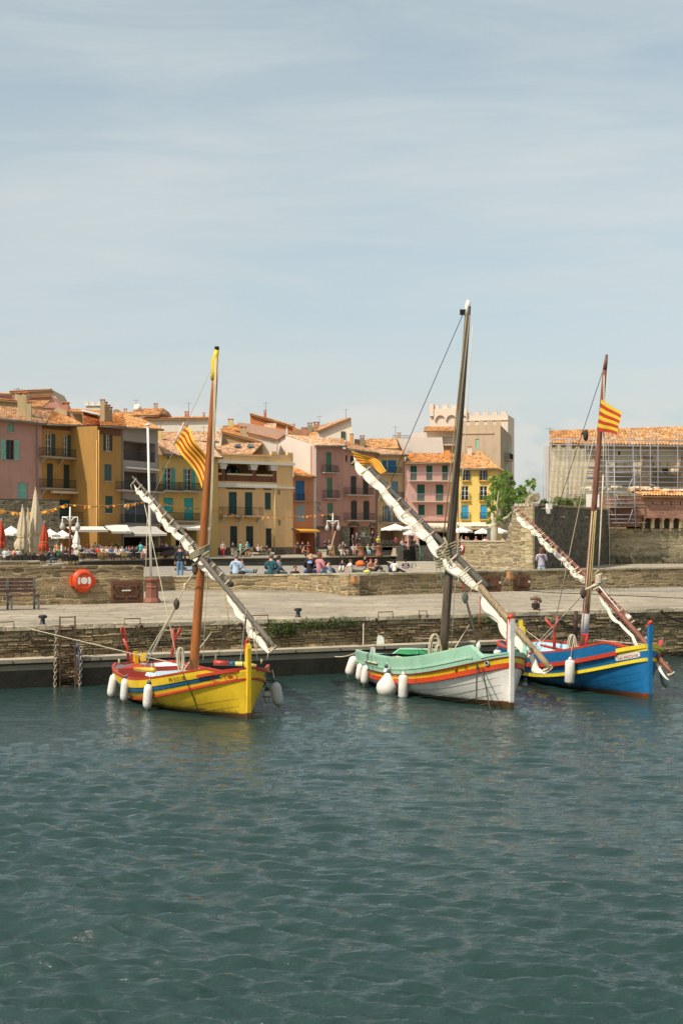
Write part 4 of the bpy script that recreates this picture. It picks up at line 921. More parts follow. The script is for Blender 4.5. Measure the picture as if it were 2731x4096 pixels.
b=MB(); p_=P(*c1(1228,297),187.5); b.lathe(p_,[(.62,.0),(.45,.12),(.1,.18)],14,0,(0.3,1,-.25)); b.bar(p_,p_+V((0,1,-.5)),.06,.06); tag(b.build('satellite_dish',M_white),'white satellite dish on the orange roofed skyline house','satellite dish')
back('long white windowless house wall behind the grey loggia house',[*pp(c1,[(1262,395)]),*pp(c2,[(525,272),(620,365),(640,400)]),(880,bot),(568,bot)],184,6,plaster('d6ccb8',.06,.15),[((*c1(1262,397),183.6),(*c2(525,276),183.6),(*c2(525,268),185.5),(*c1(1262,388),185.5)),(r3(c2,160,280,187),r3(c2,525,276,187),r3(c2,480,262,191),r3(c2,230,268,191))],[(c2(330,0)[0],c2(0,225)[1],c2(0,270)[1],188,16,plaster('b5714c')),(c2(483,0)[0],c2(0,235)[1],c2(0,270)[1],188,9,plaster('b5714c')),(c2(308,0)[0],c2(0,345)[1],c2(0,400)[1],176,26)],[(c2(347,0)[0],c2(0,130)[1],c2(0,225)[1],188),(c2(97,0)[0],c2(0,300)[1],c2(0,380)[1],176)])
back('house with a broad terracotta roof just behind the teal shuttered house',[*pp(c2,[(60,470),(110,402),(520,395),(560,470)]),(860,bot),(628,bot)],177,4,plaster('a88860'),[(r3(c2,90,474,171),r3(c2,620,490,171),r3(c2,640,395,176.8),r3(c2,115,400,176.8),M_roof3)],[(c2(90,0)[0],c2(0,380)[1],c2(0,470)[1],171,16,plaster('c8b070'))],[(c2(483,0)[0],c2(0,345)[1],c2(0,450)[1],175),(c2(428,0)[0],c2(0,385)[1],c2(0,450)[1],175)])
back('tan gabled house with a long sloping tile verge behind the loggia house',[*pp(c2,[(618,470),(620,388),(700,410),(1010,495),(1010,560)]),(1050,bot),(876,bot)],186,6,plaster('a88c60'),[(r3(c2,555,600,179.5),r3(c2,905,606,179.5),r3(c2,1010,497,185.7),r3(c2,585,500,185.7),M_roof3),(r3(c2,618,392,185.6),r3(c2,1010,497,185.6),r3(c2,990,485,191),r3(c2,650,355,191),M_roof2)],[(c2(835,0)[0],c2(0,360)[1],c2(0,435)[1],187,24,plaster('a8946c'))],[])
b=MB()
for x0,x1 in ((765,815),(880,930)): b.prism([P(*c2(x0-10,536),182.4),P(*c2(x1-10,536),182.4),P(*c2(x1,516),183.4),P(*c2(x0,516),183.4)],(0,-.1,.12))
tag(b.build('skylight',glass('3a525c')),'pair of blue skylights in the terracotta roof over the loggia house','skylights')
back('pinkish house with a small cream window band on the hill',[*pp(c2,[(745,345),(805,312),(900,325),(1230,385),(1240,430),(1130,545),(1040,600)]),(1065,bot),(930,bot)],200,6,plaster('c49a80'),[(r3(c2,650,350,197),r3(c2,790,350,197),r3(c2,800,322,199.6),r3(c2,745,342,199.6)),(r3(c2,640,392,191),r3(c2,805,395,191),r3(c2,830,352,195),r3(c2,650,352,195),M_roof2)],[(c2(723,0)[0],c2(0,292)[1],c2(0,345)[1],196,20,plaster('c8b070')),(c2(1225,0)[0],c2(0,360)[1],c2(0,405)[1],199,6,M_white)])
back('white walled house with a sloping tile top between the tan gable and the white gable',[*pp(c2,[(865,405),(1140,470),(1130,620),(1010,600)]),(960,bot)],190,3,plaster('d6c8b8',.06,.15),[(r3(c2,865,407,189.7),r3(c2,1140,472,189.7),r3(c2,1140,464,191),r3(c2,865,398,191))])
back('orange rendered hilltop house with a roof sloping down to the right',[*pp(c2,[(895,235),(1280,352),(1390,395),(1390,440),(900,330)])],212,6,plaster('c8763c'),[(r3(c2,895,238,211.6),r3(c2,1280,352,211.6),r3(c2,1285,340,214),r3(c2,895,228,214)),(r3(c2,1010,365,208),r3(c2,1130,372,208),r3(c2,1130,322,211),r3(c2,1030,325,211),M_roof3)],[(c2(1031,0)[0],c2(0,212)[1],c2(0,268)[1],212,10,plaster('b5603c')),(c2(1290,0)[0],c2(0,335)[1],c2(0,400)[1],206,9,plaster('b57050'))],[(c2(1037,0)[0],c2(0,130)[1],c2(0,215)[1],212)])
back('cluster of brown dormers and chimneys between the orange and the white gable houses',[*pp(c3,[(60,385),(180,360),(270,340),(290,460),(0,420)])],205,4,plaster('a07850'),[(r3(c3,190,455,200),r3(c3,330,470,200),r3(c3,300,380,204),r3(c3,200,380,204),M_roof2)],[(c3(200,0)[0],c3(0,325)[1],c3(0,385)[1],203,18,plaster('8a8468')),(c3(258,0)[0],c3(0,318)[1],c3(0,375)[1],203,22,plaster('a07858'))],[(c3(285,0)[0],c3(0,250)[1],c3(0,320)[1],203)])
Hh,ff=back('white gabled house with one small window crowning the middle of the skyline',[*pp(c3,[(262,392),(567,272),(585,480),(560,500),(265,455)])],198,7,plaster('dccfb8',.06,.12),[(r3(c3,262,396,197.5),r3(c3,567,275,197.5),r3(c3,545,270,204),r3(c3,290,345,204),M_roof3)],[(c3(573,0)[0],c3(0,425)[1],c3(0,500)[1],193,13,plaster('c89050'))],[(c3(522,0)[0],c3(0,190)[1],c3(0,280)[1],200)])
r=ff.rect(*c3(478,392),*c3(518,455)); window(ff,Hh,(r[0],r[1],r[2],r[3]),'glass',None,'6a7a60',bars=0,depth=-.08)
back('house with a wide orange roof behind the cream house',[*pp(c3,[(600,460),(700,470),(985,460),(1025,560),(700,560),(600,520)])],204,4,plaster('b08860'),[(r3(c3,700,545,199),r3(c3,1000,552,199),r3(c3,975,458,204),r3(c3,700,460,204),M_roofo)],[(c3(668,0)[0],c3(0,440)[1],c3(0,520)[1],199,18,plaster('8a7a60'))],[(c3(965,0)[0],c3(0,345)[1],c3(0,440)[1],205)])
back('pale stepped house with rounded parapet left of the towers',[*pp(c3,[(1110,410),(1160,400),(1185,398),(1250,410),(1260,470),(1110,470)])],225,4,plaster('d8c8b8',.06,.12))
# ================================================================ castle walls and church
M_cast=stone(['9a8866','80704f','b8a680','6c5f48','a8946c'],'b8a888',2.6,8,.07,.06)
M_castd=stone(['615843','453f30','787058','35302a'],'6a624c',3.0,6,.05,.05)  # castle stone darkened for its shaded face; dark stone on the left wall
M_quoin=stone(['b8a680','a8956c','c4b490'],'8f8064',1.1,2.6,.03,.03)
M_brick=stone(['ac7660','9a6852','bc8a70','a87c64','906450'],'b8947c',3.4,11,.06,.03)
H=thing('castle_wall','sunlit rubble stone castle wall stepping up to a tall corner with dressed quoins','wall',(*xy(1980,100),1.45))
f=Fac(1812,89,2130,82)
b=MB()
def fp(x,y,d=0): return f.pt(*f.hit(x,y),d)
zb_=1.3
pts=[f.pt(f.hit(1812,2300)[0],zb_),f.pt(f.L,zb_),fp(2130,2019),fp(2062,2021),fp(2055,2045),fp(2047,2052),fp(2043,2085),fp(2032,2105),fp(2030,2150),fp(2020,2162),fp(1812,2166)]
b.prism(pts,V((.2,1.2,0))); b.build('wall',M_cast,H)
b=MB(); z=zb_; i=0
while z<f.hit(2130,2022)[1]-.25 and z<6:
    w_=(1.1,.65)[i%2]; f.box(b,f.L-w_,f.L+.02,z,z+.24,-.12,.03); z+=.26; i+=1
b.build('quoins',M_quoin,H)
b=MB(); u=f.hit(1812,2160)[0]; ue=f.hit(2025,2160)[0]
while u<ue: f.box(b,u,min(u+.9,ue),f.hit(1900,2166)[1]-.02,f.hit(1900,2166)[1]+.06,-.7,.04); u+=.92
u=f.hit(2062,2021)[0]
while u<f.L: f.box(b,u,min(u+.28,f.L),f.hit(2130,2021)[1]-.05,f.hit(2130,2021)[1]+.12,-.4,.05); u+=.36
b.build('coping',M_conc,H)
FD=Fac(2130.3,82,2437,113)
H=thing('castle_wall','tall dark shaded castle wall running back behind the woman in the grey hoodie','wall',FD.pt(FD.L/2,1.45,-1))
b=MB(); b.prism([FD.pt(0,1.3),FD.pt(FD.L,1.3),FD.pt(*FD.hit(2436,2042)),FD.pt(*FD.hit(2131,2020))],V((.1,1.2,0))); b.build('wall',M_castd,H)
b=MB(); n=30
za,ze=FD.hit(2131,2020)[1],FD.hit(2436,2042)[1]
for i in range(n): FD.box(b,FD.L*i/n,FD.L*(i+.97)/n,lerp(za,ze,i/n),lerp(za,ze,i/n)+.12,-.25,.06)
b.build('coping',M_cast,H)
b=MB(); r=FD.rect(*c5(278,1212),*c5(322,1230),.02); FD.box(b,*r,.0,.12); r=FD.rect(*c5(535,1218),*c5(562,1234)); FD.box(b,*r,0,.12); b.build('stone_block',M_quoin,H)
# loudspeaker / floodlight on the dark wall
b=MB(); p=FD.pt(*FD.hit(2172,2026),.35); b.box(p,.16,.12,.16,0,.4); p=FD.pt(*FD.hit(2170,2044),.3); b.box(p,.12,.1,.16,0,.2); p=FD.pt(*FD.hit(2163,2034),.15); b.tube([p-FD.n*.3,p+FD.n*.1],.03,6); b.tube([FD.pt(*FD.hit(2172,2014),.2),FD.pt(*FD.hit(2170,2052),.2)],.03,6)
tag(b.build('floodlight',M_white),'white floodlights bracketed to the top of the dark castle wall','floodlight')
# long lit wall with brick gallery on arches
f=Fac(2437.4,113,3100,118); H=thing('castle_rampart','castle rampart with a red brick gallery on little arches and a tiled top','wall',f.pt(8,1.45,-2))
FR=f
zarch=f.hit(2600,2078)[1]; zbk=f.hit(2600,1985)[1]; L=f.L
b=MB(); f.box(b,0,L,1.3,zarch-.75,-3,0,0); b.build('wall',stone(['a89a78','8f8262','c0b08a','7a6e54','b4a480'],'c0b292',1.7,5.2,.05,.07),H)
# brick gallery: proud .35 m, carried on arches
b=MB(); ua=f.hit(2565,2078)[0]; pitch=(f.hit(2603,2078)[0]-ua)
f.box(b,-.8,ua,zarch-.6,zbk,-2.4,.1)
f.box(b,-.8,L,zarch+.28,zbk,-2.4,.35)
u=ua; n=8; cb=MB(); 
while u<L-1:
    hw=pitch*.39; m=u+pitch/2; zs_=zarch-.15
    pts=[f.pt(u,zarch+.28,.35),f.pt(u,zs_,.35),f.pt(m-hw,zs_,.35)]+[f.pt(m-hw*math.cos(PI*k/n),zs_+hw*.85*math.sin(PI*k/n),.35) for k in range(1,n)]+[f.pt(m+hw,zs_,.35),f.pt(u+pitch,zs_,.35),f.pt(u+pitch,zarch+.28,.35)]
    b.prism(pts,-f.n*.35); f.box(cb,u-.1,u+.12,zs_-.55,zs_,0,.33); f.box(cb,u-.08,u+.10,zs_-.8,zs_-.55,0,.2); u+=pitch
o=b.build('brick_gallery',M_brick,H); cb.build('corbels',M_quoin,o)
b=MB(); u=ua
while u<L: f.box(b,u+pitch*.9,u+pitch*.98,f.hit(2600,2020)[1],f.hit(2600,2005)[1],.3,.36); u+=pitch*.98
b.build('loopholes',M_dark,o)
# recessed dark back between corbels
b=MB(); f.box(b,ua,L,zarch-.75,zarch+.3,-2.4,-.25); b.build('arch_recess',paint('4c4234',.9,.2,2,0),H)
roof(H,f.pt(ua-.3,zbk,.75),f.pt(L,zbk,.75),f.pt(L,zbk+.6,-1.8),f.pt(ua-.3,zbk+.6,-1.8),M_roof2)
b=MB(); 
for i in range(60):
    u=ua-5+random.random()*22; b.box(f.pt(u,zbk+.55+random.random()*.25,-1.2+random.random()*.6),.25,.15,.08,0,random.random()*3)
b.build('loose_tiles',paint('d8c8b0',.9,.2,2,0),H)
b=MB(); r=f.rect(2437,2262,2731,2275); f.box(b,0,L,1.3,1.75,0,.25); 
for i in range(40): b.lathe(f.pt(i*.6,1.6,.2),[(.5,-.3),(.6,0),(.3,.35),(.05,.5)],6,0)
b.build('plinth',stone(['6e6448','857a58','5c5440'],'6e6850',1.5,2,.05,.06),H)
# church under restoration
f=Fac(2197,133,3100,137); FCH=f
H=thing('church','church under repair with a long orange tiled roof behind scaffolding','church',f.pt(8,1.45,-3))
z0=f.hit(2200,1778)[1]; zL=1.4
o1=W(f,c5,892,535,915,580); holes=[o1,W(f,c5,1170,620,1200,700)]
walls(f,H,z0,z0,zL,9,plaster('d8c8aa',.12,.45),holes,hmat=M_dark,sides=False)
for x0,x1 in ((850,1050),(1230,1500)):        # blind arcades between buttresses
    b=MB(); r=W(f,c5,x0,635,x1,905); f.box(b,*r,.0,.03); b.build('dark_arcade',plaster('8a7c64'),H)
for x in (1165,690,1560):
    b=MB(); r=W(f,c5,x-45,610,x+45,900); f.box(b,r[0],r[1],zL,r[3],0,.9,0); f.box(b,r[0]-.05,r[1]+.05,r[3],r[3]+.25,0,1.0,1); b.build('buttress',[plaster('c8aa90'),plaster('9a7458')],H)
b=MB(); rc=W(f,c5,1345,700,1405,760); uc=(rc[0]+rc[1])/2; zc=(rc[2]+rc[3])/2; hw=(rc[1]-rc[0])/2
b.lathe(f.pt(uc+1.2,zc-.1,.02),[(hw*2.1,0),(hw*2.1,.05)],20,0,f.n,sy=.8); b.build('round_wall',plaster('d0bc98'),H)
b=MB(); b.lathe(f.pt(uc,zc,.05),[(hw,0),(hw,.06)],16,0,f.n); b.build('round_window',M_dark,H)
b=MB(); f.box(b,0,f.L,z0-.25,z0,0,.3); b.build('cornice',plaster('b8a080'),H)
roof(H,f.pt(-.2,z0,.7),f.pt(f.L,z0,.7),P(*c5(2400,255),142),P(*c5(178,322),141),M_roofo,step=.3)
b=MB(); b.add([f.pt(-.05,zL,0),f.pt(-.05,z0,0),P(*c5(180,326),140.8),P(*c5(158,480),150),P(*c5(158,1100),150)],[(0,1,2,3,4)]); b.build('gable',plaster('cdbb9c'),H)
antenna(H,c5(175,0)[0],c5(0,285)[1],c5(0,325)[1],141)
b=MB(); sideu=Fac(2195,150,2197,133)
# scaffolding: one thing; standards, ledgers, boards, netting
M_sc=paint('a0a0a0',.6,.1,2,0,metal=.1); M_net=None
H=thing('scaffolding','steel scaffolding with netting wrapped round the church front','scaffolding',f.pt(8,1.45,2))
def fr_(d): g=Fac(0,1,1,1); g.A=f.pt(0,0,d); g.t=f.t; g.n=f.n; g.L=f.L; return g
top=f.hit(2300,1762)[1]
us=[f.hit(*c5(x,700),1.5)[0] for x in (118,172,365,380,557,640,742,828,1025,1105,1205,1285,1490,1560)]
b=MB()
for u in us:
    for d in (1.2,2.0): b.tube([f.pt(u,3,d),f.pt(u,top+(.9 if u>us[5] else .1),d)],.028,5)
o=b.build('standard',M_sc,H)
b=MB(); z=top
k=0
while z>4.2:
    for d in (1.2,2.0):
        b.tube([f.pt(us[1],z,d),f.pt(f.L*.75,z,d)],.028,5)
        b.tube([f.pt(us[1],z-.5,d),f.pt(f.L*.75,z-.5,d)],.022,5)
    z-=1.0; k+=1
b.build('ledger',M_sc,H)
b=MB()
for zz in (top-.6,top-2.6,top-4.6,top-6.4): f.box(b,us[4],f.L*.75,zz-.05,zz,1.2,2.0)
b.build('deck_board',paint('7c7668',.8,.3,2,0),H)
b=MB()
for i,(xa,ya,xb,yb) in enumerate(((185,660,350,850),(190,840,360,1010),(1220,880,1290,905),(740,905,750,960),(985,960,1040,820))): 
    b.tube([f.pt(*f.hit(*c5(xa,ya),2),2.02),f.pt(*f.hit(*c5(xb,yb),2),2.02)],.04,5)
b.build('brace',M_sc,H)
t=NT('scaffold_net'); v=t.coord('UV'); n=t.noise(v,.8,4); t.col(t.ramp(n,[(.35,srgb('c4b490')),(.65,srgb('e0d2b6'))])); t.b.inputs['Roughness'].default_value=.9
w1=t.node('ShaderNodeTexNoise'); w1.inputs['Scale'].default_value=60; t.link(v,w1.inputs[0]); t.b.inputs['Alpha'].default_value=.5
b=MB()
def net(x0,y0,x1,y1,d,sag=.3):
    n=14; m=6; vs=[];fs=[]
    for j in range(m+1):
        for i in range(n+1):
            x=lerp(x0,x1,i/n); y=lerp(y0,y1,j/m); u,z=f.hit(*c5(x,y),d); z-= sag*math.sin(PI*i/n*2)**2*(1-j/m)
            vs.append(f.pt(u,z,d+.06*math.sin(i*1.7+j)))
    for j in range(m):
        for i in range(n): a=j*(n+1)+i; fs.append((a,a+1,a+n+2,a+n+1))
    b.add(vs,fs,0,None,True)
net(172,465,365,1000,2.1); net(375,480,557,985,2.1)
b.build('netting',t.m,H)
b=MB(); a0=P(*c5(118,482),146); 
b.add([P(*c5(116,482),150),P(*c5(172,478),133.4),P(*c5(178,1010),133.4),P(*c5(130,1045),150)],[(0,1,2,3)]); 
t2=NT('side_sheet'); t2.col(t2.ramp(t2.noise(t2.coord('UV'),1.2,3),[(.4,srgb('c4b4ac')),(.6,srgb('d6c8c0'))])); t2.b.inputs['Alpha'].default_value=.8
b.build('side_sheet',t2.m,H)
b=MB(); 
for x0,y0,x1,y1 in ((560,520,635,532),(568,808,645,820)): r=W(f,c5,x0,y0,x1,y1,2.05); f.box(b,*r,2.0,2.06)
b.build('blue_toe_board',paint('2c4c80',.7,.1,2,0),H)
# hanging scaffold tower in front of the brick gallery
f=FR; H=thing('scaffold_tower','bare steel scaffold tower standing out over the brick gallery arches','scaffolding',f.pt(3,zarch-2,1.4))
b=MB(); xs=(770,848,1055); xb=(785,865,1070)
for d in (1.0,1.9):
    for xa,xz in zip(xs,xb):
        b.tube([f.pt(*f.hit(*c5(xa,640),d),d),f.pt(*f.hit(*c5(xz,1345),d),d)],.036,6)
b.build('standard',M_sc,H)
b=MB(); b2_=MB()
for y in (650,700,760,800,850,880,960,1040,1080,1122,1200,1245,1285):
    for d in (1.0,1.9): b.tube([f.pt(*f.hit(*c5(760,y),d),d),f.pt(*f.hit(*c5(1068,y),d),d)],.03,5)
for x0,y0,x1,y1 in ((985,960,1035,825),(870,985,925,1120),(1045,1140,995,1285),(735,945,765,900)): b2_.tube([f.pt(*f.hit(*c5(x0,y0),1.95),1.95),f.pt(*f.hit(*c5(x1,y1),1.95),1.95)],.028,5)
b.build('ledger',M_sc,H); b2_.build('brace',M_sc,H)
b=MB()
for y in (1122,1285): r=f.rect(*c5(770,y-4),*c5(1065,y)); f.box(b,r[0],r[1],r[2],r[2]+.05,.2,1.8)
b.build('deck_board',paint('8a8070',.8,.3,2,0),H)
# white hoarding panel
b=MB(); r=FR.rect(*c5(556,985),*c5(690,1118)); p0=P(*c5(556,1120),111); p1=P(*c5(692,1120),111); b.box(((p0.x+p1.x)/2,111,(p0.z+P(0,c5(0,985)[1],111).z)/2),(p1.x-p0.x)/2,.05,(P(0,c5(0,985)[1],111).z-p0.z)/2)
tag(b.build('hoarding_panel',M_white),'plain white site panel standing beside the scaffolding above the dark wall','panel')
b=MB(); pts=[P(*c5(0,1040),100),P(*c5(60,1060),100),P(*c5(76,1020),100),P(*c5(62,972),100),P(*c5(0,980),100)]; b.prism(pts+[],(0,2,0)); pts=[P(2110,2015,100),P(2131,2020,100),P(2131,1975,100),P(2118,1990,100)]; b.prism(pts,(0,2,0))
tag(b.build('ruined_wall',M_cast),'broken stub of stone wall poking up beside the plane tree','wall')
# ================================================================ vegetation
def leafmat(c,c2):
    t=NT('foliage'); v=t.coord('Object'); n=t.noise(v,1.6,3); n2=t.noise(v,9,2)
    t.col(t.ramp(t.math('ADD',t.math('MULTIPLY',n,.5),t.math('MULTIPLY',n2,.5)),[(.35,srgb(c2)),(.62,srgb(c))])); t.b.inputs['Roughness'].default_value=.6
    tr=t.node('ShaderNodeBsdfTranslucent'); tr.inputs[0].default_value=(*mul(srgb(c),1.3),1); mx=t.node('ShaderNodeMixShader'); mx.inputs[0].default_value=.3
    out=t.n['Material Output']; t.link(t.b.outputs[0],mx.inputs[1]); t.link(tr.outputs[0],mx.inputs[2]); t.link(mx.outputs[0],out.inputs[0]); return t.m
L_plane=leafmat('7e9a3e','46622a'); L_shrub=leafmat('84904e','505c34'); L_weed=leafmat('5c6e34','2f3e1c'); L_pot=leafmat('5c8a2c','33551a')
def leaves(b,c,r,n,s,rx=1,rz=1,rnd=random):
    for _ in range(n):
        d=V((rnd.gauss(0,1),rnd.gauss(0,1),rnd.gauss(0,1))); d.normalize(); d*=r*(rnd.random()**.45)
        p=V(c)+V((d.x*rx,d.y,d.z*rz))
        a=V((rnd.uniform(-1,1),rnd.uniform(-1,1),rnd.uniform(-1,1))).normalized(); e=a.cross(V((rnd.uniform(-1,1),rnd.uniform(-1,1),.3))).normalized()
        q_=s*rnd.uniform(.6,1.3); b.add([p-a*q_,p+e*q_*.6,p+a*q_,p-e*q_*.5],[(0,1,2,3)])
Yt=128; root=P(2068,2140,Yt); root=V((P(1950,0,Yt).x,Yt,ZU))
H=thing('plane_tree','leafy green plane tree with a pale mottled trunk beside the restaurant parasols','tree',(P(1985,0,Yt).x,Yt,ZU))
bt=MB(); rb=random.Random(11)
T=lambda x,y,dy=0:P(*c4(x,y),Yt+dy)
def limb(pts,r0,r1):
    pts=[V(p) for p in pts]; k=len(pts); out=[];
    for i in range(k-1):
        for j in range(4): out.append(pts[i].lerp(pts[i+1],j/4)+V((rb.uniform(-.03,.03),0,rb.uniform(-.03,.03))))
    out.append(pts[-1]); bt.tube(out,[lerp(r0,r1,i/(len(out)-1))*rb.uniform(.88,1.15) for i in range(len(out))],8)
limb([T(710,1790)-V((0,0,1.6)),T(712,1760),T(718,1700)],.32,.36)
limb([T(715,1720),T(690,1660),T(680,1560,1),T(690,1440,1.5),T(700,1250,1)],.2,.05)
limb([T(725,1700),T(750,1600,-1),T(745,1450,-1),T(770,1300,-1)],.16,.04)
limb([T(730,1700),T(800,1660,-1),T(880,1620,-1),T(925,1560,-1)],.19,.06)
limb([T(760,1720),T(830,1720,1),T(890,1690,1),T(925,1670,2)],.2,.06)
limb([T(750,1640),T(790,1560,.5),T(850,1400,1),T(840,1150,1)],.2,.05)
limb([T(850,1400,1),T(950,1350,1),T(1080,1380,1.5),T(1150,1280,1.5),T(1190,1200,1.5)],.14,.04)
limb([T(1060,1420,1),T(1130,1440,1),T(1170,1380,1)],.1,.04)
bt.build('trunk',paint('b0a58c',.85,.3,1.2,.02),H)
bl=MB(); clumps=[(700,1130,45),(690,1200,60),(730,1260,80),(840,1080,48),(850,1150,70),(810,1230,80),(905,1120,42),(920,1200,55),(900,1280,75),(700,1340,75),(780,1360,95),(870,1380,85),(950,1300,60),(940,1420,70),(1010,1300,48),(1040,1250,40),(1060,1400,70),(1040,1330,50),(1130,1330,52),(1100,1270,38),(1160,1210,40),(1190,1160,36),(1200,1250,36),(1160,1390,52),(1030,1440,50),(660,1440,60),(700,1510,50),(660,1600,50),(650,1680,40),(860,1500,52),(830,1600,60),(900,1570,50),(930,1600,36),(770,1640,40),(760,1520,40),(880,1450,60),(820,1450,70),(640,1380,45),(980,1380,60)]
for x,y,r in clumps:
    c=T(x,y,rb.uniform(-1.6,1.6)); rr=r/3.136*Yt/F
    for k in range(5):
        o=V((rb.gauss(0,.45),rb.gauss(0,.5),rb.gauss(0,.4)))*rr; leaves(bl,c+o,rr*rb.uniform(.45,.8),int(46*rr*rr/ .6)+20,.105,rnd=rb)
bl.build('crown',L_plane,H)
def shrub(label,x0,x1,ytop,ybot,Y,mat,n=16,sz=.09,grp=None,name='shrub',dens=60,cat='shrub',tuft=False):
    p0,p1=P(x0,ybot,Y),P(x1,ybot,Y); h=P(0,ytop,Y).z-p0.z
    t=thing(name,label,cat,(p0+p1)/2,grp); b=MB()
    rr=h*.45
    for i in range(n):
        x=rb.uniform(p0.x+rr*.4,p1.x-rr*.4); z=p0.z+rb.uniform(.15,.8)*h; leaves(b,(x,Y+rb.uniform(-.4,.4)*rr*2,z),rr*rb.uniform(.4,.8),dens,sz,rnd=rb)
    b.build('foliage',mat,t)
    b=MB(); 
    for i in range(5): x=lerp(p0.x,p1.x,(i+.5)/5); b.tube([(x,Y,p0.z-.1),(x+rb.uniform(-.2,.2),Y,p0.z+h*.6)],.03,5)
    b.build('stem',M_dark,t); return t
shrub('wispy olive green shrub on top of the dark castle wall',2205,2345,1985,2032,112,L_shrub,34,.07,dens=80)
shrub('small round shrub left of the wispy one on the dark castle wall',2160,2198,1992,2024,104,L_shrub,8,.07,dens=70)
b=MB()
# ================================================================ quay furniture
M_iron=paint('22242a',.5,.3,3,.002,metal=.4); M_rust=paint('5c3a28',.8,.4,4,.004); M_chain=paint('4c3c2e',.7,.4,5,.002); M_chl=paint('9a8c74',.7,.3,5,.002)
M_rope=paint('c4b498',.9,.2,8,.002); M_ropeg=paint('8e8468',.9,.2,8,.002); M_wh=paint('e0dacc',.6,.08,2,.002)
def rope_pts(a,b,sag=0,n=14):
    a,b=V(a),V(b); return [a.lerp(b,i/n)-V((0,0,sag*4*(i/n)*(1-i/n))) for i in range(n+1)]
def chain(b,pts,L=.085,w=.05,r=.011):
    """links along a polyline, alternately turned"""
    pts=[V(p) for p in pts]; segs=[];tot=0
    acc=[0]
    for i in range(len(pts)-1): acc.append(acc[-1]+(pts[i+1]-pts[i]).length)
    n=int(acc[-1]/(L*.74)); 
    def at(s):
        for i in range(len(pts)-1):
            if s<=acc[i+1]: return pts[i].lerp(pts[i+1],(s-acc[i])/(acc[i+1]-acc[i]+1e-9))
        return pts[-1]
    for k in range(n):
        a=at(k*L*.74); c=at((k+1)*L*.74); d=(c-a).normalized(); m=(a+c)/2
        s=d.cross(V((0,1,0.01))).normalized(); u=s.cross(d)
        if k%2: s,u=u,s
        ring=[m+d*(math.cos(t)*L/2)+s*(math.sin(t)*w/2) for t in [2*PI*i/8 for i in range(8)]]
        vs=[];fs=[]
        for i,p in enumerate(ring):
            o=(p-m).normalized()
            for e in (o*r,u*r,-o*r,-u*r): vs.append(p+e)
        for i in range(8):
            for j in range(4): fs.append((i*4+j,i*4+(j+1)%4,((i+1)%8)*4+(j+1)%4,((i+1)%8)*4+j))
        b.add(vs,fs,0,None,True)
# chain festoons hung on the quay face
qpx=lambda px,z,d=.05:q(qu(px),z,d)
fest=[(-120,100,.35,1.25,1.15),(105,300,.42,1.3,.9),(300,545,.38,.9,1.4),(560,960,.42,1.4,1.38),(960,1320,.38,1.38,1.42),(1330,1490,.25,1.36,1.36),(1500,1760,.45,1.4,1.3),(1760,1960,.35,1.3,1.3),(1970,2240,.40,1.3,1.35),(2240,2490,.35,1.2,1.38),(2490,2640,.35,1.38,1.4),(2640,2900,.4,1.4,1.4)]
labs=['at the far left of the frame','just left of the rusty ladder','running up from the ladder to the red forked post','behind the mast of the yellow boat','running right under the black bollard and the weeds','short one behind the stern of the white boat','between the white boat stern and its mast','behind the yard of the white boat','below the brown cleat','behind the brown mast of the blue boat','above the bow of the blue boat','at the far right of the frame']
for (xa,xb,sag,za,zb2),lb in zip(fest,labs):
    b=MB(); chain(b,rope_pts(q(qu(xa),za,.05),q(qu(xb),zb2,.05),sag,24)); b.lathe(q(qu(xa),za,.0),[(.03,-.03),(.03,.08)],6,0,QN)
    tag(b.build('chain',M_chain),'rusty chain looped on the quay, '+lb,'chain','chains festooned on the quay face')
for px,zt,zb2,m,lb in ((208,1.42,-.1,M_chl,'pale heavy chain hanging straight down left of the ladder'),(306,.95,-.05,M_chl,'pale chain hanging down right of the ladder into the water'),(1432,1.3,.3,M_chain,'vertical chain hanging behind the white boat stern'),(2485,1.2,.2,M_chain,'dark chain hanging behind the yard of the blue boat')):
    b=MB(); chain(b,[q(qu(px),zt,.44 if zt<1.45 and px<400 else .1),q(qu(px-8),zb2,.46 if px<400 else .2)],.11,.07,.016); tag(b.build('chain',m),lb,'chain')
b=MB(); b.tube([q(qu(290),1.15,.3),q(qu(296),.8,.44),q(qu(303),.1,.46)],.022,6); tag(b.build('mooring_rope',paint('5a6480',.9,.2,5,0)),'faded blue rope hanging beside the chain right of the ladder','rope')
# ladder
t=thing('quay_ladder','rusty iron ladder fixed to the quay, rising above the paving','ladder',q(qu(250),0,.42))
b=MB(); ua,ub=qu(221),qu(281)
for u in (ua,ub): b.bar(q(u,-.3,.44),q(u,1.70,.44),.028,.04); b.bar(q(u,1.45,.44),q(u,1.45,-.2),.03,.03)
b.build('side_rail',M_rust,t); b=MB()
for z in (.02,.3,.58,.86,1.13,1.44,1.68): b.tube([q(ua,z,.44),q(ub,z,.44)],.014,6)
b.build('rung',M_rust,t)
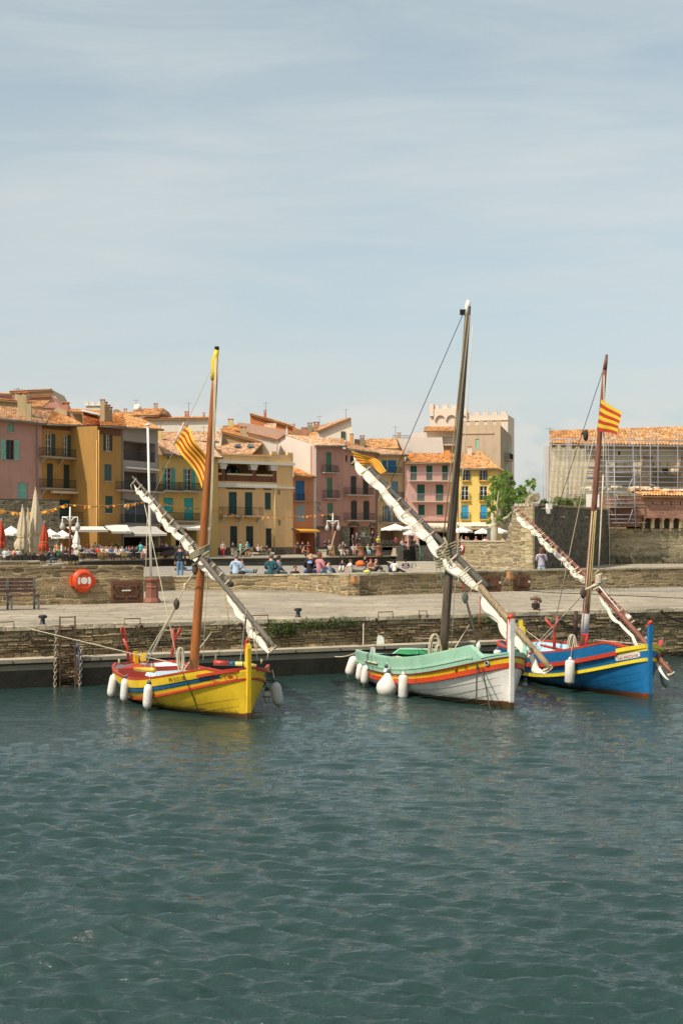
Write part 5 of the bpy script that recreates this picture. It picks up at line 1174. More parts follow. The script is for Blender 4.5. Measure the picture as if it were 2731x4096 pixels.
# bollards
def bollard(px,py,label,Y):
    p=P(px,py,Y); p.z=ZQ; t=thing('bollard',label,'bollard',p,'black mooring bollards on the quay'); b=MB()
    b.lathe(p,[(.09,0),(.09,.015),(.06,.03),(.052,.15),(.062,.18)],14,0); b.build('post',M_iron,t)
    b=MB(); b.tube([p+V((-.1,0,.19)),p+V((-.07,0,.205)),p+V((0,0,.205)),p+V((.07,0,.205)),p+V((.1,0,.19))],[.028,.04,.046,.04,.028],10); b.build('head',M_iron,t)
bollard(171,2500,'black cast iron bollard near the rusty ladder',34.4); bollard(1192,2470,'black cast iron bollard above the green weeds',37.7)
p=P(2142,2440,41.5); p.z=ZQ; t=thing('mooring_cleat','rusty brown mooring cleat wrapped with dark rope between the white and blue boats','cleat',p)
b=MB(); b.lathe(p,[(.1,0),(.07,.05),(.06,.28)],10,0); b.build('post',M_rust,t); b=MB(); b.tube([p+V((-.16,0,.33)),p+V((0,0,.36)),p+V((.12,0,.31)),p+V((.15,0,.22))],[.05,.06,.055,.04],8); b.build('head',paint('6c5848',.6,.3,3,.002),t)
b=MB(); 
for i in range(4): b.tube([p+V((.11*math.cos(a),.11*math.sin(a),.08+i*.035)) for a in [2*PI*k/10 for k in range(11)]],.018,5)
b.tube([p+V((.1,-.1,.1)),q(qu(2150),1.3,.05),q(qu(2190),.6,.15),q(qu(2215),.1,.3)],.02,5); b.build('rope_coil',paint('2c2824',.9,.2,5,0),t)
# hoop handles at the edge
for px,w_,lb in ((20,70,'at the far left edge'),(528,64,'left of the yellow boat mast'),(1040,62,'above the weeds left of the black bollard'),(1540,58,'behind the white boat stern'),(1690,30,'just left of the white boat mast')):
    a,c=q(qu(px-w_/2),ZQ,.02),q(qu(px+w_/2),ZQ,.02); h=.13; b=MB(); b.tube([a-V((0,0,.05)),a+V((0,0,h)),c+V((0,0,h)),c-V((0,0,.05))],.014,6)
    tag(b.build('iron_hoop',M_rust),'thin rusty iron hoop on the quay edge, '+lb,'iron hoop','iron hoops along the quay edge')
# weeds
def weeds(lb,pxa,pxb,za,zb2,n):
    b=MB()
    for i in range(n):
        u=qu(rb.uniform(pxa,pxb)); z=rb.uniform(za,zb2); leaves(b,q(u,z,.04+rb.random()*.1),.09,16,.028,rx=1.5,rnd=rb)
    tag(b.build('wall_weeds',L_weed),lb,'weeds','green weeds growing on the quay face')
weeds('thick green weeds hanging from the quay edge below the black bollard',1070,1180,1.05,1.42,60); weeds('thinner band of weeds between the bollard and the white boat',1200,1425,1.22,1.44,55); weeds('small tuft of weeds right of the white boat mast',1870,1970,1.15,1.4,22)
b=MB(); b.tube([V((P(x,y,1).x/1*1,0,0))*0+G(x,y,ZQ+.012) for x,y in ((2075,2362),(2200,2371),(2350,2376),(2520,2384),(2731,2393),(2900,2400))],.014,5); tag(b.build('cable',M_iron),'thin dark cable lying across the quay paving at the right','cable')
# bench
B0=V((*xy(-90,41.2),ZQ)); B1=V((*xy(142,42.0),ZQ)); bd=(B1-B0).normalized(); bn=V((bd.y,-bd.x,0))
t=thing('bench','dark slatted wooden bench against the left stone wall','bench',(B0+B1)/2)
def bx_(b,u0,u1,d0,d1,z0,z1,mi=0): 
    g=lambda u,d,z:B0+bd*u+bn*d+V((0,0,z)); b.hexa([g(u0,d1,z0),g(u1,d1,z0),g(u1,d0,z0),g(u0,d0,z0),g(u0,d1,z1),g(u1,d1,z1),g(u1,d0,z1),g(u0,d0,z1)],mi)
BL=(B1-B0).length; mw=wood('5a4038','3a2a26',.6)
b=MB()
for i,z in enumerate((.52,.63,.74,.85)): bx_(b,0,BL,-.02-.03*i,.01-.03*i,z,z+.085)
b.build('backrest',mw,t); b=MB()
for i in range(4): bx_(b,0,BL,.05+i*.11,.14+i*.11,.42,.45)
b.build('seat',mw,t)
for u in (BL-.06,BL*.5,.2):
    b=MB(); bx_(b,u,u+.06,-.05,.0,0,.93); bx_(b,u,u+.06,.40,.46,0,.42); bx_(b,u,u+.06,0,.46,.38,.42); b.build('leg',paint('6a6a64',.6,.2,2,0),t)
# wall mounted things: frame on a wall line
def wfac(xa,Ya,xb,Yb): return Fac(xa,Ya,xb,Yb)
wl=Fac(0,43.8,575,46.1)
# lifebuoy case
u,z=wl.hit(327,2322); c=wl.pt(u,z,.06); t=thing('lifebuoy_case','round orange plastic lifebuoy case on the left stone wall','lifebuoy case',wl.pt(u,z-.45,.1))
M_or=paint('da4c1c',.4,.1,2,0)
b=MB(); b.lathe(wl.pt(u,z,.0),[(.36,0),(.37,.12),(.34,.2),(.25,.23)],40,0,wl.n,sy=.97)
b.build('shell',M_or,t,)
b=MB()
wl.box(b,u-.42,u-.25,z-.17,z+.15,.02,.15); wl.box(b,u+.25,u+.41,z-.15,z+.13,.02,.15); wl.box(b,u+.40,u+.44,z-.1,z+.02,.04,.13); wl.box(b,u-.14,u+.14,z-.375,z-.3,.02,.15)
b.build('flange',M_or,t)
b=MB(); b.lathe(wl.pt(u,z,.225),[(.27,0),(.265,.035),(.235,.035),(.23,0)],36,0,wl.n,mis=[0,0,0]); b.build('ring_rib',paint('c83c18',.4,.1,2,0),t)
def arcpoly(f,u,z,r0,r1,a0,a1,d,n=8): return [f.pt(u+r1*math.cos(a),z+r1*math.sin(a),d) for a in [lerp(a0,a1,k/n) for k in range(n+1)]]+[f.pt(u+r0*math.cos(a),z+r0*math.sin(a),d) for a in [lerp(a1,a0,k/n) for k in range(n+1)]]
b=MB(); b.lathe(wl.pt(u,z,.23),[(.11,0),(.11,.025)],24,0,wl.n,smooth=False); b.build('centre_disc',M_wh,t)
for s in (0,PI):
    b=MB(); b.prism(arcpoly(wl,u,z,.145,.225,s-.62,s+.62,.25),-wl.n*.03); b.build('white_panel',M_wh,t)
# cupboard doors with the town mark
M_cup=paint('6f4a30',.75,.25,3,.004); M_mark=paint('2c1c12',.8,.1,2,0)
def cupboard(f,px0,py0,px1,py1,doors,label,shaded=None):
    r=f.rect(px0,py0,px1,py1,.05); t=thing('wall_cupboard',label,'cupboard',f.pt((r[0]+r[1])/2,r[2],.03),'brown cupboard doors set in the quay walls')
    b=MB(); f.box(b,r[0],r[1],r[2],r[3],-.02,.05); b.build('frame',M_cup,t)
    n=doors; w=(r[1]-r[0]-.08)/n
    for i in range(n):
        a=r[0]+.05+i*w; e=a+w-.02; z0,z1=r[2]+.05,r[3]-.06
        b=MB(); f.box(b,a,e,z0,z1,.05,.068)
        d=b.build('door',M_cup,t)
        b=MB(); 
        for (ua,ub,za,zb_) in ((a+.04,a+.048,z0+.04,z1-.04),(e-.048,e-.04,z0+.04,z1-.04),(a+.04,e-.04,z0+.04,z0+.048),(a+.04,e-.04,z1-.048,z1-.04)): f.box(b,ua,ub,za,zb_,.066,.072)
        m=(a+e)/2; zc=lerp(z0,z1,.58); R0=min(w,z1-z0)*.27
        def stroke(pts,w_=.009):
            P_=[f.pt(m+x*R0,zc+y*R0,.073) for x,y in pts]; b.tube(P_,w_,4,smooth=False)
        stroke([(math.cos(aa)*.95,math.sin(aa)*.95+.05) for aa in [R(30)+R(215)*k/14 for k in range(15)]])
        stroke([(-1.2,-1.05),(-.5,-.4),(.2,.2),(1.35,.85)]); stroke([(math.cos(aa)*.5,math.sin(aa)*.4+.3) for aa in [R(20)+R(150)*k/8 for k in range(9)]]); stroke([(.1,-.1),(.6,-.35),(.75,-.7),(.4,-1.0),(-.2,-.95)])
        b.build('emblem',M_mark,d)
        tw=textw('Collioure',1); sz=(w*.72)/tw; text('Collioure',f.pt(m-w*.36,lerp(z0,z1,.12),.070),f.t,(0,0,1),sz,M_mark,'lettering',d,bold=.006)
        b=MB(); 
        for zz in (z0+.12,z1-.2): f.box(b,(a+.01 if i==0 else e-.04),(a+.04 if i==0 else e-.01),zz,zz+.1,.066,.085)
        b.build('hinge',M_iron,d)
    b=MB()
    if n==2: m=(r[0]+r[1])/2; zz=lerp(r[2],r[3],.55); f.box(b,m-.15,m+.15,zz-.015,zz+.025,.07,.1)
    else: zz=lerp(r[2],r[3],.55); f.box(b,r[1]-.1,r[1]-.05,zz-.03,zz+.05,.07,.1)
    b.build('latch',M_wh,t)
cupboard(wl,446,2324,561,2410,2,'brown double door cupboard in the left wall beside the flagpole base')
wr_=Fac(1850,54.4,2300,57.8)
cupboard(wr_,1895,2304,2003,2367,1,'brown cupboard door partly hidden behind the yard of the white boat')
cupboard(wr_,2056,2300,2119,2364,1,'narrow brown cupboard door alone right of the rusty bracket')
for f,px,py,lb in ((Fac(1392,51.2,1850,54.4),1407,2303,'at the corner of the centre wall'),(wr_,2029,2287,'between the two brown cupboard doors')):
    b=MB(); r=f.rect(px-5,py,px+5,py+30); f.box(b,r[0],r[1],r[2],r[3],.02,.22); f.box(b,r[0]-.02,r[1]+.02,r[2]+.05,r[2]+.12,.0,.24); tag(b.build('rusty_bracket',paint('b08050',.8,.5,6,.004)),'rusty upright iron bracket '+lb,'bracket','rusty brackets on the quay wall')
# flagpole on octagonal base
p=P(608,2410,46.0); p.z=ZQ; t=thing('flagpole','bare white flagpole on a reddish octagonal pedestal','flagpole',p)
b=MB(); b.lathe(p,[(.30,0),(.30,.05),(.25,.14),(.215,.17),(.215,.2)],8,0,None,False); b.lathe(p,[(.215,.2),(.205,.48),(.225,.50),(.225,.53),(.205,.55),(.2,.68),(.225,.70),(.25,.75),(.25,.78),(.22,.81)],8,0,None,False); b.build('pedestal',paint('80503f',.7,.2,2,.004),t)
pt_=P(592,1702,46.0); zt_=P(600,1702,46).z
b=MB(); b.tube([(p.x-.03,p.y,ZQ+.78),(P(591,0,46).x,p.y,zt_)],[.042,.036],10); b.build('pole',M_wh,t); b=MB(); b.lathe((P(591,0,46).x,p.y,zt_),[(.07,0),(.085,.03),(.03,.07)],10,0); b.build('cap',M_wh,t)
# street lamps
def streetlamp(px,ytop,ybase,Y,label,colm='6e3c30'):
    z=ZP if ybase<0 else HC-(ybase-YH)*Y/F; p=P(px,2150,Y); p.z=z; zt=P(0,ytop,Y).z; t=thing('street_lamp',label,'street lamp',p,'harbour lamps with two white arms')
    b=MB(); b.lathe(p,[(.22,0),(.22,.6),(.1,.75)],8,0); b.tube([p+V((0,0,.7)),V((p.x,p.y,zt-1.5))],.1,8); b.build('post',paint(colm,.6,.2,2,0),t)
    b=MB(); b.tube([V((p.x,p.y,zt-1.6)),V((p.x,p.y,zt))],[.11,.05],8)
    for s in (-1,1):
        b.tube([V((p.x,p.y,zt-1.3)),V((p.x+s*.3,p.y,zt-.95)),V((p.x+s*.64,p.y,zt-.85))],.05,6); b.tube([V((p.x+s*.64,p.y,zt-.85)),V((p.x+s*.64,p.y,zt-1.2))],.04,6)
    b.tube([V((p.x-.64,p.y,zt-.86)),V((p.x+.64,p.y,zt-.86))],.03,6); b.build('arm',M_wh,t)
    for s in (-1,1): b=MB(); b.lathe((p.x+s*.64,p.y,zt-2.0),[(.08,0),(.22,.15),(.25,.35),(.13,.6),(.06,.7),(.06,.95)],12,0); b.build('lantern',paint('a8a498',.5,.1,2,0),t)
streetlamp(c1(628,0)[0],c1(0,1180)[1],-1,118,'reddish street lamp post with white arms rising from the left cafe terrace')
streetlamp(c3(405,0)[0],c3(0,1125)[1],2229,158,'reddish street lamp post with white arms beside the wooden easel')
def walllamp(f,px,py,label):
    u,z=f.hit(px,py,.9); t=thing('wall_lamp',label,'wall lamp',f.pt(u,z,0),'lanterns on brackets'); b=MB(); b.tube([f.pt(u,z+.6,0),f.pt(u,z+.5,.9),f.pt(u,z+.2,.9)],.04,6); b.build('bracket',M_iron,t); b=MB(); b.lathe(f.pt(u,z-.6,.9),[(.08,0),(.24,.15),(.27,.4),(.14,.65),(.05,.8)],10,0); b.build('lantern',paint('8c8878',.5,.1,2,0),t)
walllamp(Fac(820,170,1172,178),*c2(597,1180),'lantern on the mustard yellow loggia house just right of the mast'); walllamp(Fac(484.2,148.5,632,155),*c1(1140,1160),'lantern on the grey loggia house'); walllamp(Fac(1254.2,182,1371,186),*c2(1522,1070),'lantern high on the dull pink house beside its white downpipe')
# round sign on castle wall, small street sign
fcs=Fac(1812,89,2130,82); u,z=fcs.hit(*b4(218,323)); t=thing('round_sign','small round white sign with a red ring on the sunlit castle wall','sign',fcs.pt(u,z,.1)); b=MB(); b.lathe(fcs.pt(u,z,.06),[(.32,0),(.32,.03)],20,0,fcs.n); b.build('disc',paint('b8201c',.5,.05,2,0),t); b=MB(); b.lathe(fcs.pt(u,z,.092),[(.23,0),(.23,.01)],20,0,fcs.n); b.build('face',M_wh,t); b=MB(); fcs.box(b,u-.12,u+.1,z-.05,z+.07,.1,.115); b.bar(fcs.pt(u-.17,z+.17,.12),fcs.pt(u+.17,z-.17,.12),.03,.02); b.build('symbol',M_dark,t)
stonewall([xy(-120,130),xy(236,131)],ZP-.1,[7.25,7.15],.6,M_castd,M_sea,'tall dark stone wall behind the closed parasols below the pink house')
# bunting of orange pennants strung across the square
rb2=random.Random(4)
def bunting(a,c,sag,n,label):
    t=thing('bunting',label,'bunting',(V(a)+V(c))/2,'orange bunting over the square'); pts=rope_pts(a,c,sag,30); b=MB(); b.tube(pts,.012,4); b.build('string',M_rope,t); b=MB()
    for i in range(n):
        s=(i+.5)/n*30; k=int(s); p=pts[k].lerp(pts[min(k+1,30)],s-k); w=rb2.uniform(.16,.24); h=rb2.uniform(.12,.34); dx=rb2.uniform(-.12,.2); dy=rb2.uniform(-.25,.25)
        if rb2.random()<.2: continue
        m=p+V((dx*.5,dy*.5,-h*.5)); b.add([p-V((w/2,0,0)),p+V((w/2,0,0)),p+V((w/2+dx,dy,-h)),p+V((-w/2+dx,dy,-h))],[(0,1,2,3)],rb2.choice((0,0,0,1)))
    b.build('pennants',[paint('e09428',.8,.15,3,0),paint('b86a14',.8,.15,3,0)],t)
bunting(P(*c1(-30,1200),112),P(*c1(580,1160),128),.5,34,'orange bunting at the far left crossing the closed beige parasols')
bunting(P(*c1(580,1155),128),P(*c1(1300,1130),150),.3,24,'orange bunting across the ochre house front')
bunting(P(*c2(60,1015),150),P(*c2(440,1075),160),.3,16,'orange bunting in front of the teal shuttered house')
bunting(P(*c2(555,1085),164),P(*c2(1000,1160),172),.25,30,'orange bunting hanging along the balcony of the loggia house')
bunting(P(*c2(1000,1160),172),P(*c3(395,1130),182),.15,18,'orange bunting over the narrow orange house')
# awnings over the left cafes
def awning(label,x0,y0,x1,y1,xf0,yf,xf1,yv,Yb,Yf,col='d6d0c2'):
    a,c=P(x0,y0,Yb),P(x1,y1,Yb); d,e=P(xf0,yf,Yf),P(xf1,yf,Yf); t=thing('awning',label,'awning',(d+e)/2,'striped and plain cafe awnings'); b=MB()
    n=10; vs=[];fs=[]
    for j in range(4):
        for i in range(n+1):
            p=a.lerp(c,i/n).lerp(d.lerp(e,i/n),j/3); vs.append(p-V((0,0,.08*math.sin(PI*j/3))))
    for j in range(3):
        for i in range(n): k=j*(n+1)+i; fs.append((k,k+1,k+n+2,k+n+1))
    b.add(vs,fs); b.build('canopy',paint(col,.85,.08,2,0),t)
    b=MB(); z=P(0,yv,Yf).z-P(0,yf,Yf).z; b.add([d,e,e+V((0,0,z)),d+V((0,0,z))],[(0,1,2,3)]); b.build('valance',paint('9a958a',.85,.08,2,0),t)
    b=MB(); b.bar(d,e,.06,.08); b.build('front_bar',M_wh,t)
awning('cream awning over the cafe below the rusty balconies',*b1(585,125),*b1(925,125),b1(645,0)[0],b1(0,155)[1],b1(970,0)[0],b1(0,175)[1],143.5,139.5)
awning('cream awning beside the grey loggia house corner',*b1(925,108),*b1(1140,112),b1(1000,0)[0],b1(0,168)[1],b1(1178,0)[0],b1(0,188)[1],146,141)
awning('grey awning under the lowest grey loggia balcony',*b1(1130,118),*b1(1400,125),b1(1205,0)[0],b1(0,188)[1],b1(1495,0)[0],b1(0,208)[1],148,143,'aca69c')
awning('white awning glimpsed behind the yellow boat mast',*b2(150,112),*b2(440,112),b2(330,0)[0],b2(0,140)[1],b2(535,0)[0],b2(0,160)[1],156,151)
# parasols
def parasol_open(px,ytop,yrim,hw,Y,zb,label,col='e2dccf',tilt=0,grp='open white cafe parasols'):
    top=P(px,ytop,Y); rim=P(px,yrim,Y).z; hwm=hw*Y/F; base=V((top.x,Y,zb)); t=thing('parasol',label,'parasol',base,grp)
    n=8; b=MB(); vs=[top]; 
    ring=[]
    for k in range(n*2):
        a=PI*k/n+PI/8; r=hwm*(1.0 if k%2==0 else .93); ring.append(V((top.x+r*math.cos(a),Y+r*math.sin(a),rim+(0 if k%2==0 else .05))))
    mid=[top.lerp(p,.5)+V((0,0,-.04*abs(top.z-rim))) for p in ring]
    m=len(ring); vs=[top]+mid+ring; fs=[(0,1+k,1+(k+1)%m) for k in range(m)]+[(1+k,1+m+k,1+m+(k+1)%m,1+(k+1)%m) for k in range(m)]
    low=[p-V((0,0,.2)) for p in ring]; o=len(vs); vs+=low; fs+=[(1+m+k,o+k,o+(k+1)%m,1+m+(k+1)%m) for k in range(m)]
    b.add(vs,fs); b.build('canopy',paint(col,.85,.06,2,0),t)
    b=MB(); b.tube([base,top+V((0,0,.12))],.035,6); b.box(base+V((0,0,.05)),.3,.3,.05); b.build('pole',paint('8a7c68',.7,.1,2,0),t)
    b=MB()
    for k in range(0,m,2): b.tube([top-V((0,0,.05)),ring[k]-V((0,0,.03))],.015,4); b.tube([V((top.x,Y,rim+.1-(top.z-rim)*.2)),top.lerp(ring[k],.5)-V((0,0,.05))],.012,4)
    b.build('rib',paint('8a7c68',.7,.1,2,0),t)
def parasol_closed(px,ytop,ybot,hw,Y,zb,label,col,grp,n=14):
    top=P(px,ytop,Y); bot=P(px,ybot,Y).z; hwm=hw*Y/F; base=V((top.x,Y,zb)); t=thing('closed_parasol',label,'parasol',base,grp); rnd=random.Random(int(px)); H_=top.z-bot
    prof=[(0,.08),(.08,.3),(.3,.65),(.55,.95),(.68,1.0),(.72,.82),(.78,1.08),(.9,1.2),(1,1.05)]
    N=28; vs=[];fs=[]; ph=rnd.random()*6
    pts=[]
    for j in range(19):
        t_=j/18; r=0
        for (a,ra),(c,rc) in zip(prof,prof[1:]):
            if a<=t_<=c: r=lerp(ra,rc,(t_-a)/(c-a))
        for k in range(N):
            a=2*PI*k/N; f_=1+.22*math.sin(a*7+ph+t_*1.5)*min(1,t_*2.5)+.08*math.sin(a*3+t_*5+ph); q_=hwm*r*f_*(1+ (.25*math.sin(a*2+ph) if t_>.8 else 0))
            zz=bot+H_*(1-t_)+(0.1*math.sin(a*5+ph) if j==18 else 0); vs.append((top.x+q_*math.cos(a)+.06*hwm*math.sin(t_*6),Y+q_*math.sin(a),zz))
    for j in range(18):
        for k in range(N): fs.append((j*N+k,j*N+(k+1)%N,(j+1)*N+(k+1)%N,(j+1)*N+k))
    b=MB(); b.add(vs,fs,0,None,True); b.build('folded_canopy',paint(col,.9,.12,2,.004),t)
    b=MB(); b.tube([base,top+V((0,0,.15))],.05,6); b.lathe(base,[(.3,0),(.3,.08),(.1,.12)],10,0); b.build('pole',paint('8a7c68',.7,.1,2,0),t)
    b=MB(); zz=bot+H_*.29; b.lathe((top.x,Y,zz),[(hwm*.98,0),(hwm*1.0,.06)],16,0); b.build('strap',paint('b8ac50' if 'beige' in label else col,.8,.1,2,0),t)
gB='closed beige parasols on the left terrace'
parasol_closed(142,1955,2212,22,110,ZP,'tallest closed beige parasol',"b8a88c",gB); parasol_closed(90,2025,2200,19,109,ZP,'broad closed beige parasol left of the tallest one','b4a488',gB); parasol_closed(112,2038,2195,14,113,ZP,'slim closed beige parasol squeezed between two broader ones','a89878',gB); parasol_closed(160,2050,2180,12,115,ZP,'short closed beige parasol half hidden behind the tallest one','c0b094',gB)
gR='closed red parasols on the left terrace'
parasol_closed(5,2080,2192,13,112,ZP,'closed red parasol cut by the left frame edge','a23820',gR); parasol_closed(177,2090,2202,15,108,ZP,'closed red parasol beside the tall beige ones','a83c20',gR)
parasol_closed(306,2121,2196,13,128,ZP,'small closed white parasol at the cafe under the cream awning','dcd4c6','closed white parasol')
parasol_open(45,2104,2134,55,118,ZP,'open white parasol behind the red and beige closed ones at the left'); parasol_open(200,2115,2140,42,120,ZP,'open white parasol right of the tallest beige one'); parasol_open(250,2120,2146,45,122,ZP,'open white parasol nearest the reddish lamp post')
parasol_open(*[c3(965,0)[0],c3(0,1220)[1],c3(0,1268)[1]],62,170,ZU,'widest open white parasol in front of the cream house'); parasol_open(c3(1120,0)[0],c3(0,1222)[1],c3(0,1262)[1],44,176,ZU,'open white parasol behind the white boat sail'); parasol_open(c3(1095,0)[0],c3(0,1278)[1],c3(0,1306)[1],29,164,ZU,'small low open white parasol above the people sitting on the wall')
parasol_open(c4(305,0)[0],c4(0,1740)[1],c4(0,1802)[1],46,160,ZU,'open white parasol just right of the weathered mast'); parasol_open(c4(560,0)[0],c4(0,1765)[1],c4(0,1815)[1],33,168,ZU,'smallest open white parasol in front of the restaurant awning'); parasol_open(c4(735,0)[0],c4(0,1745)[1],c4(0,1810)[1],52,150,ZU,'open white parasol at the foot of the plane tree')
# terrace retaining walls and steps on the right of the plaza
stonewall([xy(1322,163),xy(1568,165)],ZP-.1,[1.98,2.06],1.2,M_sea,M_sea,'dark low retaining wall on the plaza with people sitting on it')
stonewall([xy(1268,170),xy(1405,171),xy(1572,171)],ZP-.1,[2.42,2.5,2.5],1,M_sea,M_sea,'upper dark retaining wall in front of the stone ground floor')
stonewall([xy(1612,161),xy(1660,163),xy(1815,150)],ZP-.9,[2.56,2.62,2.95],1,M_sea,M_sea,'dark wall right of the plaza steps where two people sit with legs hanging')
t=thing('plaza_steps','pale stone steps between the two dark retaining walls','steps',(*xy(1590,164),ZP)); b=MB()
for i in range(4): 
    p0,p1=V((*xy(1566+i*2,161.5+i*2.4),0)),V((*xy(1612,161.5+i*2.4),0)); b.hexa([p0+V((0,0,ZP)),p1+V((0,0,ZP)),p1+V((0,2.4,ZP)),p0+V((0,2.4,ZP)),p0+V((0,0,ZP+.22*(i+1))),p1+V((0,0,ZP+.22*(i+1))),p1+V((0,2.4,ZP+.22*(i+1))),p0+V((0,2.4,ZP+.22*(i+1)))])
b.build('steps',M_conc,t)
t=thing('beach_steps','steep flight of steps from the plaza down to the right end of the beach','steps',(*xy(1720,160),.5)); b=MB()
for i in range(8):
    x0=1690+i*12; zt_=ZP+.02-(i)*.14; b.box((*xy(x0+8,160-i*1.5),zt_/2),.6,1.6,zt_/2)
b.build('steps',M_sea,t)
# stone block and easel, pillar stools
b=MB(); p=P(b3(314,0)[0],2229,156); b.box((p.x,156,ZP+.35),.42,.3,.35); b.box((p.x,156,ZP+.75),.5,.36,.06); tag(b.build('stone_pedestal',M_conc),'pale stone block beside the easel','stone block')
p=V((P(b3(392,0)[0],0,156).x,156,ZP)); t=thing('easel','light wooden artist easel with a thin canvas, seen edge on','easel',p); b=MB(); ap=p+V((.15,0,1.8)); mw=wood('c8a060','a07c40')
for dx,dy in ((-.35,0),(.35,0),(.1,.6)): b.bar(p+V((dx,dy,0)),ap,.06,.05)
b.bar(p+V((-.25,0,.55)),p+V((.32,0,.55)),.06,.05); b.build('frame',mw,t); b=MB(); b.bar(p+V((-.12,-.1,.8)),p+V((.45,-.12,2.9)),.05,.10); b.build('canvas',paint('c8b088',.8,.1,2,0),t)
for px,lb in ((b3(660,0)[0],'left'),(b3(818,0)[0],'right')):
    p=V((P(px,0,158).x,158,ZP)); b=MB(); b.lathe(p,[(.5,0),(.36,.3),(.3,.6),(.4,1.0),(.5,1.12),(.5,1.2)],12,0); tag(b.build('round_pillar',plaster('8a5a40')),'waisted reddish brown pillar by the retaining wall, the %s one of two'%lb,'pillar','waisted pillars')
# shop sign (street name plate)
fl=Fac(820,170,1172,178); b=MB(); r=fl.rect(*b2(1267,141),*b2(1287,156)); fl.box(b,*r,0,.04); tag(b.build('street_plate',paint('4c5a68',.6,.1,2,0)),'tiny blue street name plate on the corner of the mustard yellow house','sign')
# cannon on the plaza
p=V((P(b2(225,0)[0],0,146).x,146,ZP)); t=thing('cannon','old dark cannon on a timber carriage in front of the yellow house','cannon',p); b=MB()
b.tube([p+V((-3.4,0,.75)),p+V((-2.2,0,.85)),p+V((0,0,1.0)),p+V((1.2,0,1.05)),p+V((1.4,0,1.05))],[.16,.2,.3,.36,.1],12); b.build('barrel',M_iron,t)
for dy in (-.45,.45): b=MB(); b.hexa([p+V((-1.6,dy-.1,.3)),p+V((1.5,dy-.1,.3)),p+V((1.5,dy+.1,.3)),p+V((-1.6,dy+.1,.3)),p+V((-1.2,dy-.1,.75)),p+V((1.3,dy-.1,1.25)),p+V((1.3,dy+.1,1.25)),p+V((-1.2,dy+.1,.75))]); b.build('carriage_side',wood('4a3a2c','2c2218'),t)
for dx in (-1.2,1.1):
    for dy in (-.6,.6): b=MB(); b.lathe(p+V((dx,dy,.35)),[(.35,-.08),(.35,.08)],14,0,(0,1,0)); b.build('wheel',wood('4a3a2c','2c2218'),t)
b=MB(); 
for dx in (-1.4,0,1.2): b.box(p+V((dx,-.2,.12)),.3,.8,.12)
b.build('timber_block',wood('b89868','8a6c44'),t)
# ================================================================ boats
def gloss(c,rough=.32,var=.08): return paint(c,rough,var,1.6,.0015)
def weathered(c,rough=.4):
    c=srgb(c); k=('hull',c)
    if k in MATS: return MATS[k]
    t=NT('hull_paint'); v=t.coord('Object'); n=t.noise(v,1.4,6,.65); f=t.noise(v,22,4,.7); s=t.noise(t.coord('Object',(1,1,.15)),6,4,.6)
    base=t.ramp(n,[(.3,mul(c,.86)),(.6,mul(c,1.08))]); base=t.mix(.5,base,t.ramp(f,[(.3,(.72,)*3),(.55,(1,)*3)]),'MULTIPLY')
    base=t.mix(.5,base,t.ramp(s,[(.3,(.75,)*3),(.5,(1.02,)*3)]),'MULTIPLY')
    sc=t.noise(t.coord('Object',(.5,.5,5)),9,5,.7); base=t.mix(t.ramp(sc,[(.60,(0,0,0)),(.72,(.45,)*3)]),base,mul(tuple(lerp(x,.35,.5) for x in c),.8))
    sx_=t.node('ShaderNodeSeparateXYZ'); tc_=t.node('ShaderNodeTexCoord'); t.link(tc_.outputs['Object'],sx_.inputs[0])
    zz=t.math('ADD',sx_.outputs[2],t.math('MULTIPLY',t.noise(t.coord('Object',(1,1,.5)),5,5,.7),-.17)); base=t.mix(t.ramp(zz,[(.0,(.8,)*3),(.07,(0,0,0))]),base,srgb('3a3c20'))
    t.col(base); t.b.inputs['Roughness'].default_value=rough; t.bump(f,.003); MATS[k]=t.m; return t.m
Y_='dcb424'; RD='b0341f'; BL='155a80'; 
class Hull:
    def __init__(s,bow,stern,B,zb,zm,zs,full=.62,sm=.48,keel=-.3,pw=2.0):
        s.pw=pw
        s.S=V((*stern,0)); s.E=V((*bow,0)); s.d=(s.E-s.S).normalized(); s.L=(s.E-s.S).length; s.n=V((s.d.y,-s.d.x,0)); 
        if s.n.y>0: s.n=-s.n
        s.B,s.zb,s.zm,s.zs,s.full,s.sm,s.keel=B,zb,zm,zs,full,sm,keel; s.rz=lambda q_:0; s.kd=lambda q_:1.0
    def hb(s,t):
        if t<=0 or t>=1: return 0.0
        u=(t-s.sm)/(1-s.sm) if t>s.sm else (s.sm-t)/s.sm
        return s.B/2*max(0,(1-u**2.5))**s.full
    def z(s,t): 
        return s.zm+(s.zb-s.zm)*((t-.42)/.58)**s.pw if t>.42 else s.zm+(s.zs-s.zm)*((.42-t)/.42)**2.0
    def W(s,x,y,z): p=s.S+s.d*x+s.n*y; return V((p.x,p.y,z))
    def sec(s,t,f):   # f 0 sheer .. 1 keel -> (halfbreadth factor, z)
        e=abs(2*t-1)**2.2
        return lerp((1-f**2.3)**.72,(1-f)**1.0*(1+.0*f),min(1,e*1.0))
    def at(s,t,drop,side,off=0):
        """point on the shell a distance drop below the sheer"""
        zt=s.z(t); H_=zt-s.keel; f=max(0,min(1,drop/H_)); y=s.hb(t)*(s.sec(t,f) if drop>=0 else 1+.04*(-drop)/.3)
        return s.W(t*s.L,side*(y+off),zt-drop)
    def tpx(s,px,drop=.1):
        best=min((abs(CX+p.x/p.y*F-px),i) for i in range(30,100) for p in [s.at(i/100,drop,1)]); return best[1]/100
    def ts(s,n=44): return [0.0]+[.5-.5*math.cos(PI*(i/n)) for i in range(1,n)]+[1.0]
